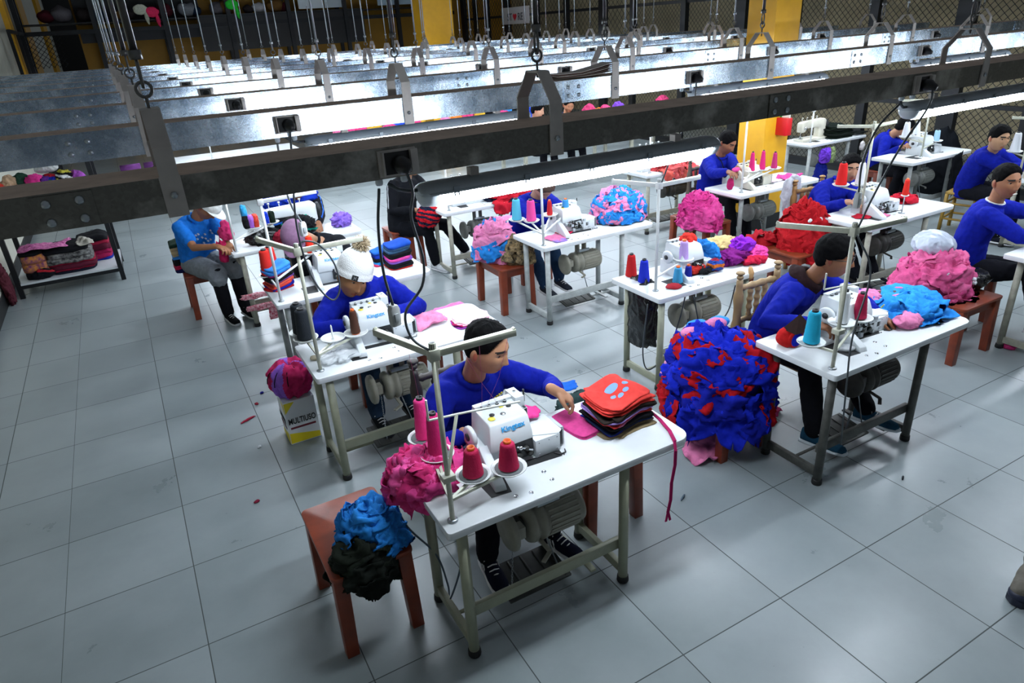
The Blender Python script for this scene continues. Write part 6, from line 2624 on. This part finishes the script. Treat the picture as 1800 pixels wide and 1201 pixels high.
# --- royal blue and red heap on its stool
rb = mix((('1626b4', 5), ('b01420', 4), ('1a2cc4', 4), ('141f98', 2)), 58, 17)
heap((4.91, -3.63, .47), .235, .3, .25, rb, .12, 18, 'x', 'royal blue and red heap', fold=.026, phi_min=-.75, drop=.33, core='141f98', ragged=.32, n_grid=14, name='garment_piece',
     label_fn=by_colour({'1626b4': 'royal blue garment piece', 'b01420': 'red garment piece', '1a2cc4': 'bright royal blue garment piece', '141f98': 'deep blue garment piece'}, 'of the large heap spilling off its stool'))
for i, (x, y, z, c, lab) in enumerate(((4.84, -3.46, .69, 'e58ab6', 'light pink cuff on the left of the royal blue and red heap'), (4.99, -3.5, .72, 'd67aa8', 'dusky pink cuff on the middle of the royal blue and red heap'), (4.92, -3.42, .70, '3a8ede', 'sky blue cuff between the pink cuffs on the royal blue heap'), (5.08, -3.44, .69, '3a8ede', 'sky blue scrap at the right of the cuffs on the royal blue heap'))):
    bundle((x, y, z), (.08, .055, .035), c, lab, 80 + i, 'cuff', 'cuff', amp=.14, f=8)
sheet((4.77, -3.42, .462), .1, .1, 'e39abf', 'pale pink scalloped piece on the left of the stool with the royal blue heap', rz=.6, seed=84, fold=.008)
sheet((4.74, -3.7, .02), .16, .11, 'd87aa4', 'pink garment dropped on the floor beside the stool with the royal blue heap', rz=.8, seed=85, fold=.02)
sheet((5.38, -3.62, .02), .15, .1, 'a83260', 'dark pink cloth on the floor behind the dark-legged table', rz=.3, seed=86, fold=.02)

# --- table of the person in glasses
EC = EX('C1')
bm_ = bundle((5.09, -3.97, .76), (.075, .06, .06), 'c02020', 'red cuff with a royal blue lining rolled at the corner of the dark-legged table', 90, 'cuff', 'cuff', amp=.12, f=7)
g = G()
for k in range(3):
    g.tube([(.045 * (1 - .22 * k) * math.cos(a), -.05 - .006 * k, .052 + .042 * (1 - .22 * k) * math.sin(a)) for a in [2 * PI * q / 18 for q in range(18)]], .011, fabric('c02020' if k == 0 else '1626b4'), 8, closed=True)
g.build('lining', bm_, label='royal blue lining')
sheet((5.2, -3.93, .765), .1, .07, 'dd86a8', 'pink cloth lying behind the turquoise cone', rz=.2, seed=91, fold=.012)
bundle((5.3, -4.2, .76), (.07, .045, .016), 'ffffff', 'crumpled clear plastic film on the dark-legged table', 92, 'plastic_film', 'plastic film', amp=.5, material=PL, subdiv=3)
g = G()
g.add([(-.07, -.05, 0), (.07, -.06, 0), (.075, .05, 0), (-.065, .05, 0), (.01, .0, .09)], [(3, 2, 1, 0), (0, 1, 4), (1, 2, 4), (2, 3, 4), (3, 0, 4)], fabric('2e1f1c'))
tag(g.build('cloth_peak', None, (5.12, -4.0, .86)), 'dark brown peaked cloth on a dish left of the turquoise cone', 'cloth')
sheet((6.0, -4.1, .77), .25, .2, '2a86d6', 'blue garment body with a pink-edged neck hole on the dark-legged table', rz=-.2, seed=93, fold=.016, zfun=EC, grid=22)
heap((6.0, -4.08, .77), .22, .17, .07, ['2a86d6'] * 7 + ['2f90e2'] * 5, .11, 94, 'blue fold of the garments at the right end of the dark-legged table', 'blue folds at the right end of the dark-legged table', fold=.022, phi_min=0, name='garment_fold')
g = G()
ring = []
for k in range(24):
    a = 2 * PI * k / 24
    ring.append((.11 * math.cos(a) + .0, .065 * math.sin(a), .01 * math.sin(a * 3)))
g.tube(ring, .01, fabric('e07aa8'), 8, closed=True)
nk = g.build('neckline', None, (5.99, -3.98, .865), -.3, label='pink neckband ring lying on the blue garments of the dark-legged table', category='neckband')
g = G()
g.add([(.1 * math.cos(2 * PI * k / 24), .058 * math.sin(2 * PI * k / 24), .003) for k in range(24)], [tuple(range(24))], fabric('5a4236'))
g.build('lining', nk, label='brown lining inside the neck hole')
for i, (x, y, z, a, b_, lab) in enumerate(((5.86, -3.9, .85, .1, .08, 'pink flap folded up at the back of the blue garments'), (5.84, -4.2, .8, .1, .07, 'pink sleeve bunched beside the hand of the person in glasses'), (6.18, -3.98, .82, .09, .07, 'pink sleeve at the right end of the blue garments'), (5.72, -3.98, .8, .1, .08, 'pink cloth behind the forearm of the person in glasses'))):
    bundle((x, y, z - .04), (a, b_, .045), 'df82ae', lab, 100 + i, 'sleeve', 'sleeve', amp=.3, f=12)

# --- bubblegum pink heap at the right with a white bag
heap((7.2, -3.56, .46), .26, .22, .3, mix((('d85a90', 5), ('e06a9c', 4), ('cc4c84', 2)), 40, 19), .11, 20, 'bubblegum pink garment piece with white tags heaped on the right-hand stool', 'bubblegum pink heap at the right', fold=.02, phi_min=-.25, drop=.2, core='c84a80', ragged=.35, name='cut_piece')
WB = mat('white_bag', 'b8c2d2', .35, 0, alpha=.88, bump=.25, bscale=35)
bundle((7.24, -3.5, .75), (.16, .14, .1), 'ffffff', 'knotted white plastic bag on top of the bubblegum pink heap', 110, 'plastic_bag', 'plastic bag', amp=.2, f=7, material=WB, subdiv=5)
for i, (x, y, z) in enumerate(((7.06, -3.74, .68), (7.26, -3.76, .66), (7.3, -3.8, .6), (7.36, -3.78, .55), (7.0, -3.7, .6))):
    bundle((x, y, z), (.025, .02, .014), 'dfe3ea', 'small white care tag tuft in the bubblegum pink heap', 112 + i, 'tag_tuft', 'tag', amp=.6, f=30, subdiv=2, group='white tag tufts of the pink heap')
bundle((7.5, -3.66, .46), (.2, .13, .08), '0e0f12', 'black leather-like bag beside the bubblegum pink heap', 120, 'black_bag', 'bag', amp=.2, f=6, material=blk)
bundle((7.7, -3.98, .0), (.06, .05, .03), 'c83a78', 'hot pink scrap on the floor at a table leg near the right edge', 121, 'cloth_scrap', 'cloth scrap', amp=.6, f=22, subdiv=3)
sheet((7.62, -3.3, .62), .12, .16, '151e86', 'blue garment hanging behind the smiling person', seed=125, fold=.02, zfun=lambda x_, y_: (x_, -3.28, .62 + (y_ + 3.3), 0, -1, 0))

# --- red heap
heap((7.43, -2.18, .46), .18, .2, .36, mix((('b01a22', 5), ('bc2028', 3), ('a0141c', 2)), 46, 23), .125, 24, 'red garment piece heaped on the stool left of the young seated person', 'red heap left of the young seated person', fold=.024, phi_min=-.35, drop=.25, core='96121a', ragged=.3, name='cut_piece')
for i, (x, y) in enumerate(((7.3, -2.33), (7.4, -2.36))):
    bundle((x, y, .74), (.024, .014, .02), 'e4e6e8', 'white eye-shaped patch on the red heap, %s' % ('nearer the stool end' if i == 0 else 'nearer the table'), 126 + i, 'white_patch', 'patch', amp=.4, f=30, subdiv=2)
heap((7.2, -1.9, .46), .12, .12, .08, ['a81a24', 'b42430', 'a81a24', 'b42430'], .09, 25, 'red scrap in the low pile behind the big red heap', 'red scraps behind the red heap', fold=.02, phi_min=0, name='red_scrap')
sheet((7.72, -2.55, .762), .1, .08, 'a8182c', 'dark red cut piece at the left end of the red and white cone table', rz=.2, seed=130, fold=.006)
sheet((7.86, -2.66, .763), .08, .04, 'e07aa4', 'pink cut piece before the machine of the red and white cone table', rz=.1, seed=131, fold=.004, grid=10)
heap((8.45, -2.46, .765), .13, .1, .035, ['b81c30', 'c02438', 'b81c30', 'c02438', 'a8182c'], .075, 26, 'red scrap in the small heap right of the spike', 'red scraps right of the spike', fold=.014, phi_min=0, ragged=.35, name='red_scrap')
sheet((7.83, -1.7, .8), .15, .18, 'c8ccd0', 'white cloth hung on the back of the turned chair of the young seated person', seed=133, fold=.012, zfun=lambda x_, y_: (x_, -1.67, .8 + (y_ + 1.7), 0, 1, 0))

# --- magenta heap and pillar table
heap((7.31, -.92, .46), .17, .22, .26, mix((('cc3a86', 5), ('d84a94', 4), ('bc2e78', 2)), 42, 27), .1, 28, 'magenta garment piece heaped on the stool left of the person with the lanyard', 'magenta heap by the person with the lanyard', fold=.02, phi_min=-.3, drop=.16, core='b02a70', ragged=.32, name='fabric_piece')
sheet((8.35, -.98, .765), .14, .1, 'e8d4e0', 'white and pink printed cloth on the pillar table', rz=.1, seed=140, fold=.008)
sheet((8.55, -1.02, .77), .17, .11, 'd84a94', 'bright pink cloth folded over the white printed one on the pillar table', rz=.15, seed=141, fold=.014)
bundle((7.68, -.98, .76), (.04, .035, .07), 'b02660', 'crimson cloth fed into the cream machine by the pillar', 142, amp=.3, subdiv=3)
bundle((7.8, -.93, .93), (.05, .03, .025), 'd84a94', 'pink cloth held by the person with the lanyard', 143, amp=.4, subdiv=3)

# --- coral cloths
heap((8.02, .4, .765), .26, .2, .14, mix((('e0565a', 5), ('e86a6a', 3), ('d84a50', 2)), 22, 29), .11, 30, 'coral garment piece on the table beyond the blue and pink heap', 'coral garments', fold=.022, phi_min=-.3, drop=.2, core='d04a50', ragged=.32, name='coral_garment')
for i, x in enumerate((7.82, 8.06, 8.25)):
    sheet((x, .2, .76), .085, .13, ('e8655a', 'ea6e60', 'e0565a')[i], ('coral sleeve hanging furthest left over its table edge', 'coral sleeve hanging in the middle over its table edge', 'coral sleeve hanging furthest right over its table edge')[i], seed=150 + i, fold=.016, zfun=EX('B4'))

# --- right-hand side by the fence
stack((11.2, .42, .76), .45, .34, [('141d18', .024), ('182219', .02), ('121915', .022), ('1a261e', .02), ('141d18', .02), ('121915', .02), ('182219', .02), ('141d18', .018)], lambda i, c: ('dark green cloth of the flat pile by the wire fence', 'dark green cloths by the fence'), 'dark green cloths by the fence', seed=31, wob=.2, bend=.02)
sheet((11.55, .3, .78), .14, .1, '0f1513', 'blackish cloth at the right end of the dark green pile table', seed=160, fold=.01)
bundle((10.62, .1, .5), (.09, .06, .12), '6a3ac0', 'violet garment hanging at the front of the dark green pile table', 161, amp=.4, f=14)
bundle((10.78, .12, .48), (.06, .05, .12), '8a9a6a', 'sage green garment hanging beside the violet one', 162, amp=.4, f=14)
bundle((10.62, .14, .14), (.11, .08, .2), '14207c', 'dark blue cloth under the violet garment', 163, amp=.3)
bundle((11.3, .02, .6), (.04, .03, .07), 'c8c4c4', 'small white and grey toy hanging at the right end of the dark green pile table', 164, 'hanging_toy', 'toy', amp=.4, subdiv=3)
bundle((10.72, -1.2, .76), (.1, .05, .035), 'd8dce2', 'white cloth roll in front of the machine by the fence', 165, amp=.15, f=8)
bundle((10.92, -1.16, .76), (.055, .05, .045), 'b01828', 'small red cloth on the table with white cones', 166, amp=.5, f=20, subdiv=3)
for i, (x, y, c, lab) in enumerate(((11.08, -1.06, '15171d', 'black and white knotted cloth on the table with white cones'), (11.25, -.98, '1a2030', 'navy cloth at the back of the table with white cones'))):
    bundle((x, y, .76), (.08, .06, .045), c, lab, 167 + i, amp=.5, f=20)
sheet((11.0, -1.5, .5), .13, .28, '0d0f13', 'black jacket hanging over the front of the table with white cones', seed=170, fold=.02, zfun=lambda x_, y_: (x_, -1.5, .52 + (y_ + 1.5), 0, -1, 0), grid=18)
bundle((11.95, -.7, .0), (.2, .3, .5), '101318', 'dark covered heap against the wire fence', 171, 'covered_heap', 'heap', amp=.15, f=4)

# ---------------------------------------------------------------- left rack
rk = thing('storage_rack', 'black-framed storage rack with white shelves by the left wall', 'rack', (0, 0, 0))
WS = mat('white_shelf', 'c8ced2', .4)
rx0, rx1, ry0, ry1 = .6, 1.64, 2.84, 3.72
for x in (rx0, rx1):
    for y in (ry0, ry1):
        g = G()
        g.box((x, y, .74), (.05, .05, 1.48), BLKM)
        g.build('post', rk)
for z in (.16, 1.1):
    g = G()
    g.box(((rx0 + rx1) / 2, (ry0 + ry1) / 2, z), (rx1 - rx0 + .04, ry1 - ry0 + .04, .022), WS)
    g.bar((rx0, ry0 - .012, z - .03), (rx1, ry0 - .012, z - .03), .03, .04, BLKM)
    g.bar((rx1 + .012, ry0, z - .03), (rx1 + .012, ry1, z - .03), .03, .04, BLKM)
    g.build('shelf', rk)
FLO = mat('flower_print', '9c2a78', .9, 0, var=.4, vscale=30, col2='e08ab8')
MATS['fabric_9c2a78'] = FLO
ORA = mat('orange_print', '6a3060', .9, 0, var=.5, vscale=28, col2='d08a2a')
MATS['fabric_6a3060'] = ORA
TRI = mat('tribal_print', '17161a', .9, 0, var=.5, vscale=24, col2='8a8a88')
MATS['fabric_17161a'] = TRI
rkl = {'1c2030': 'navy', '9c2440': 'dark crimson', '5a1c30': 'maroon', '17161a': 'black and white patterned', '6a3060': 'orange and purple printed', '9c2a78': 'magenta flowered', '17181c': 'black', 'a02050': 'crimson'}
stack((1.15, 3.15, .172), .5, .5, [('1c2030', .03), ('9c2440', .03), ('5a1c30', .04), ('9c2440', .03), ('17161a', .06), ('17161a', .06), ('17181c', .05)], lambda i, c: ('%s folded cloth in the middle pile of the left rack shelf' % rkl[c], '%s cloths of the middle rack pile' % rkl[c]), 'middle rack pile', seed=40, wob=.05, bend=.01)
stack((.8, 3.1, .172), .26, .4, [('17181c', .1), ('6a3060', .1), ('6a3060', .08), ('17181c', .04)], lambda i, c: ('%s folded cloth in the left pile of the left rack shelf' % rkl[c], '%s cloths of the left rack pile' % rkl[c]), 'left rack pile', seed=41, wob=.06, bend=.01)
stack((1.42, 3.45, .172), .34, .4, [('1c2c90', .03), ('a02050', .06), ('a02050', .05), ('5a1c30', .06), ('9c2440', .05), ('17181c', .05)], lambda i, c: ('%s folded cloth in the right pile of the left rack shelf' % {'1c2c90': 'royal blue', **rkl}[c], '%s cloths of the right rack pile' % {'1c2c90': 'royal blue', **rkl}[c]), 'right rack pile', seed=42, wob=.1, bend=.014)
sheet((.95, 3.0, .5), .28, .18, '9c2a78', 'magenta flowered cloth spread over the piles of the left rack', rz=.05, seed=43, fold=.02)
sheet((1.34, 3.06, .47), .1, .16, 'b8b4a8', 'cream cloth slipping over the middle pile of the left rack', rz=.1, seed=44, fold=.02)
bundle((.86, 2.9, .172), (.12, .05, .06), '14151c', 'black and red cloth at the front of the left rack shelf', 45, amp=.3, stripes=['14151c', '14151c', 'a82430', '14151c'])
up = [('e0483c', .72, 'coral bundle'), ('c8a888', .84, 'beige bundle tied with cord'), ('7a3ab0', .66, 'violet bundle'), ('e03a90', 1.08, 'hot pink folded bundle'), ('1c2ca0', 1.22, 'blue and red striped bundle'), ('2a4a3a', .95, 'dark green flat bundle'), ('5a2a80', 1.16, 'purple bundle'), ('17181c', 1.36, 'black and white zigzag printed bundle'), ('a050b0', 1.47, 'mauve zigzag bundle')]
for i, (c, x, lab) in enumerate(up):
    bundle((x, 2.98 + .05 * (i % 3), 1.112), (.1, .13, .1 + .02 * (i % 2)), c, '%s on the upper shelf of the left rack' % lab, 200 + i, amp=.25, f=9, stripes=['b02030', '2a5a40'] if 'striped' in lab else (['d8d8d8', '17181c', 'b8b040'] if 'black and white' in lab else None))
bundle((1.2, 3.2, 1.3), (.12, .1, .05), 'd0d4d2', 'white folded cloth above the hot pink bundle on the left rack', 210, amp=.15)
bundle((.52, 2.7, 0), (.045, .12, .26), '5a2a34', 'maroon patterned cloth wedged between the left rack and the wall', 211, amp=.3)

# --------------------------------------------------- far tables seen in the gaps
far = [(2.55, 6.2, 'long white cutting table glimpsed beneath the second trunking at the left'), (7.4, 2.95, 'white table with bright piles in front of the two people under the second trunking'), (5.2, 6.3, 'white table with bright piles, far row of the middle'), (7.6, 6.2, 'white table with bright piles, far row right of the middle'), (9.9, 4.6, 'white table with pink piles near the wire fence')]
for i, (x, y, lab) in enumerate(far):
    t = thing('work_table', lab, 'table', (x, y, 0))
    g = G()
    g.box((1.1, .5, .745), (2.2, 1.0 if i == 0 else .8, .03), TOPM)
    g.build('tabletop', t, bevel=.004)
    for a in (.06, 2.14):
        for b_ in (.12, .86):
            g = G()
            g.box((a, b_, .365), (.05, .05, .73), LEGC['cream'])
            g.build('leg', t)
fcol = [('d8407a', 'pink'), ('b82434', 'red'), ('2a52c8', 'royal blue'), ('e07aa8', 'light pink'), ('7a4ac0', 'violet'), ('d8782c', 'orange'), ('1c2440', 'navy'), ('c8a030', 'mustard'), ('3a90d8', 'sky blue'), ('e05a4a', 'coral')]
r_ = random.Random(77)
for ti, (x, y, lab) in enumerate(far[1:]):
    nmt = ('table of the two glimpsed people', 'far middle table', 'far table right of the middle', 'pink-pile table near the fence')[ti]
    for k in range(9):
        c, cn = fcol[r_.choice((0, 1, 2, 3, 4, 6, 8, 9, 0, 3, 6, 5, 7))]
        if ti == 3 and k % 2 == 0:
            c, cn = 'd8487a', 'deep pink'
        bundle((x + .15 + .24 * k, y + .25 + .35 * r_.random(), .76), (.1 + .08 * r_.random(), .13, .06 + .1 * r_.random()), c, '%s cloth pile on the %s' % (cn, nmt), 300 + ti * 20 + k, 'cloth_pile', 'cloth pile', amp=.3, f=9, group='%s cloth piles on the %s' % (cn, nmt))
thread_stand(3.3, 6.5, 'thread stand on the long white cutting table at the left', height=.45, pad=False, dishes=(), top_arm=((.3, .05),), material=DISHM)
for i, (x, c, lab) in enumerate(((1.9, '6a3a78', 'purple cloth roll on the floor rack far left'), (2.25, '5c3468', 'dull violet cloth roll on the floor rack far left'))):
    g = G()
    g.cyl((x, 6.6, .7), (x + .3, 6.6, .7), .12, fabric(c), 18)
    g.cyl((x, 6.6, .0), (x, 6.6, .6), .03, BLKM, 8)
    g.cyl((x + .3, 6.6, .0), (x + .3, 6.6, .6), .03, BLKM, 8)
    tag(g.build('cloth_roll'), lab, 'cloth roll')

# --------------------------------------------------------- cables and switches
def pendant(p, label, rot=0.2, hexc='c2c6c6', s=1.0):
    t = thing('pendant_switch', label, 'switch', p, rot)
    g = G()
    g.prism([(-.022 * s, 0), (.022 * s, 0), (.026 * s, .02), (.026 * s, .085 * s), (.016 * s, .105 * s), (-.016 * s, .105 * s), (-.026 * s, .085 * s), (-.026 * s, .02)], -.012, .012, plastic(hexc, .4), Matrix.Rotation(PI / 2, 4, 'X'))
    g.build('case', t, bevel=.004)
    g = G()
    g.box((0, -.0135, .045 * s), (.018, .006, .03), plastic('9aa0a2', .4))
    g.build('rocker', t, bevel=.001)
    return t


pz = (2.92, -3.42, 1.2)
pendant((2.69, -4.28, 1.622), 'grey-white pendant switch hanging in front of the bobble-hat person', .3, 'a9acaa', .72)
cable([(2.675, -4.35, 2.1), (2.668, -4.31, 1.97), (2.672, -4.285, 1.82), (2.69, -4.28, 1.695)], .0048, 'dark cable from the nearest trunking down to the grey-white pendant switch')
cable([(2.722, -4.47, 2.17), (2.74, -4.46, 2.1), (2.755, -4.38, 2.0), (2.8, -4.32, 1.85), (2.8, -4.28, 1.74), (2.73, -4.28, 1.66), (2.735, -4.29, 1.57), (2.78, -4.31, 1.52), (2.8, -4.31, 1.51)], .0048, 'dark power cable looping from the nearest socket down to the front thread stand')
pendant((2.737, -2.8, 1.594), 'white pendant switch in front of the mauve cap', .5, 'd4d8dc', .72)
cable([(2.675, -2.9, 2.08), (2.676, -2.86, 1.9), (2.7, -2.82, 1.76), (2.737, -2.8, 1.666)], .005, 'grey cable down to the white pendant switch by the mauve cap', CABLEG)
cable([(2.725, -3.0, 2.15), (2.72, -2.95, 2.02), (2.7, -2.85, 1.68), (2.74, -2.72, 1.4), (2.79, -2.7, 1.25), (2.85, -2.7, 1.18), (2.895, -2.7, 1.24), (2.89, -2.7, 1.38), (2.83, -2.69, 1.5), (2.76, -2.68, 1.535), (2.72, -2.67, 1.51), (2.71, -2.67, 1.47)], .005, 'dark cable looping down to the thread stand of the bobble-hat table')
pendant((5.028, -4.31, 1.633), 'grey pendant switch hanging in front of the young seated person', .2, 'b4b8b8', .72)
cable([(5.15, -4.36, 2.1), (5.06, -4.33, 2.0), (5.022, -4.31, 1.85), (5.028, -4.31, 1.705)], .0048, 'dark cable from the nearest trunking to the grey pendant switch at the right')
cable([(5.2, -4.47, 2.17), (5.2, -4.46, 2.08), (5.14, -4.4, 1.9), (5.08, -4.35, 1.68), (5.05, -4.32, 1.53), (5.04, -4.31, 1.5)], .005, 'dark cable from the right-hand socket to the thread stand of the person in glasses')
cable([(5.04, -4.33, 1.5), (5.12, -4.38, 1.3), (5.0, -4.42, 1.0), (5.02, -4.42, .7), (5.08, -4.4, .4), (5.25, -4.3, .2), (5.45, -4.2, .3)], .005, 'thin dark cable down the leg of the dark-legged table')
cable([(5.2, -3.0, 2.16), (5.2, -2.98, 2.0), (5.12, -2.92, 1.75), (5.07, -2.86, 1.52), (5.06, -2.85, 1.5)], .005, 'thin cable down to the plastic-wrapped thread stand')
cable([(2.7, -3.85, .72), (2.72, -3.9, .5), (2.83, -3.95, .3), (2.86, -3.98, .12), (2.84, -4.05, .1), (2.9, -4.1, .35), (2.86, -4.15, .6), (2.95, -4.15, .72)], .0048, 'blue-grey cable drooping beside the left legs of the nearest table', mat('blue_grey_cable', '4a5a66', .5))
cable([(4.95, -2.9, .7), (4.96, -2.85, .3), (5.05, -2.82, .12), (5.2, -2.85, .25), (5.25, -2.9, .5), (5.28, -2.92, .7)], .005, 'dark cable drooping in front of the black bin bag')
cable([(5.3, -2.98, .7), (5.42, -2.95, .42), (5.6, -2.9, .35), (5.78, -2.86, .42), (5.85, -2.85, .62)], .005, 'dark cable looping below the motor of the unattended table')
hung_chain(3.12, -4.2, .12, .5, 'thin treadle chain under the nearest table', -.02, .02)
hung_chain(5.4, -2.86, .14, .5, 'thin treadle chain under the unattended table', -.06, .02)
hung_chain(3.06, -2.6, .12, .5, 'thin treadle chain under the table of the bobble-hat person', .0, .02)
# threads of the nearest table run from the guide arm down to the machine
THM = mat('pink_thread', 'a84a78', .8)
for i, (a, b_) in enumerate((((3.1, -4.32, 1.5), (3.14, -4.0, 1.03)), ((2.98, -4.31, 1.5), (3.1, -4.02, 1.03)), ((2.76, -4.15, 1.5), (2.89, -3.83, 1.06)), ((2.9, -4.31, 1.5), (3.18, -4.0, 1.03)))):
    g = G()
    g.tube([a, ((a[0] + b_[0]) / 2, (a[1] + b_[1]) / 2 - .01, (a[2] + b_[2]) / 2 - .02), b_], .0006, THM, 5)
    tag(g.build('sewing_thread'), 'thin pink thread of the nearest thread stand, %s' % ('furthest right', 'second from the right', 'furthest left, down to the tall pink cone', 'third from the right')[i], 'thread')
# folded newspapers on the second trunking
g = G()
for i in range(5):
    pts = [Vector((-.17, 0, .004 + .006 * i)), Vector((-.02, 0, .006 + .006 * i)), Vector((.1, 0, .012 + .009 * i)), Vector((.19, 0, .022 + .011 * i))]
    for a, b_ in zip(pts, pts[1:]):
        g.bar(a, b_, .12, .003, mat('newsprint_%d' % (i % 2), ('b8b0a8', '6a5048')[i % 2], .8))
tag(g.build('newspaper', None, (4.42, BY[1], BZ1 + .004), -.05), 'curled newspapers lying on the second trunking right of the middle hanger', 'newspaper')

# ------------------------------------------------------------- floor litter
sc_ = [(2.33, -1.57, 'a02a40', .06, .012, 'red fabric strip lying alone on the aisle floor'), (2.5, -1.2, '24248c', .014, .012, 'tiny dark blue scrap on the aisle floor'), (2.43, -1.36, 'a03040', .014, .018, 'tiny red scrap right of the red strip on the aisle'), (2.2, -2.62, '7a2038', .018, .012, 'dark red scrap on the aisle floor near the tin'), (1.36, -3.9, '3a3230', .012, .01, 'dark crumb of fluff on the left floor tiles'), (2.33, -2.0, 'c8ccd0', .016, .012, 'white paper crumb on the aisle floor'), (1.95, -4.35, 'd0d4d6', .008, .014, 'white paper crumb left of the front stool'), (4.33, -3.99, '5a6a78', .03, .006, 'grey-blue thread tuft on the floor right of the ribbon'), (5.5, -4.55, '33383c', .02, .006, 'dark crumb on the floor before the dark-legged table')]
for i, (x, y, c, a, b_, lab) in enumerate(sc_):
    bundle((x, y, 0), (a, b_, .007), c, lab, 400 + i, 'fabric_scrap', 'fabric scrap', amp=.5, f=60, subdiv=3, rz=.5)
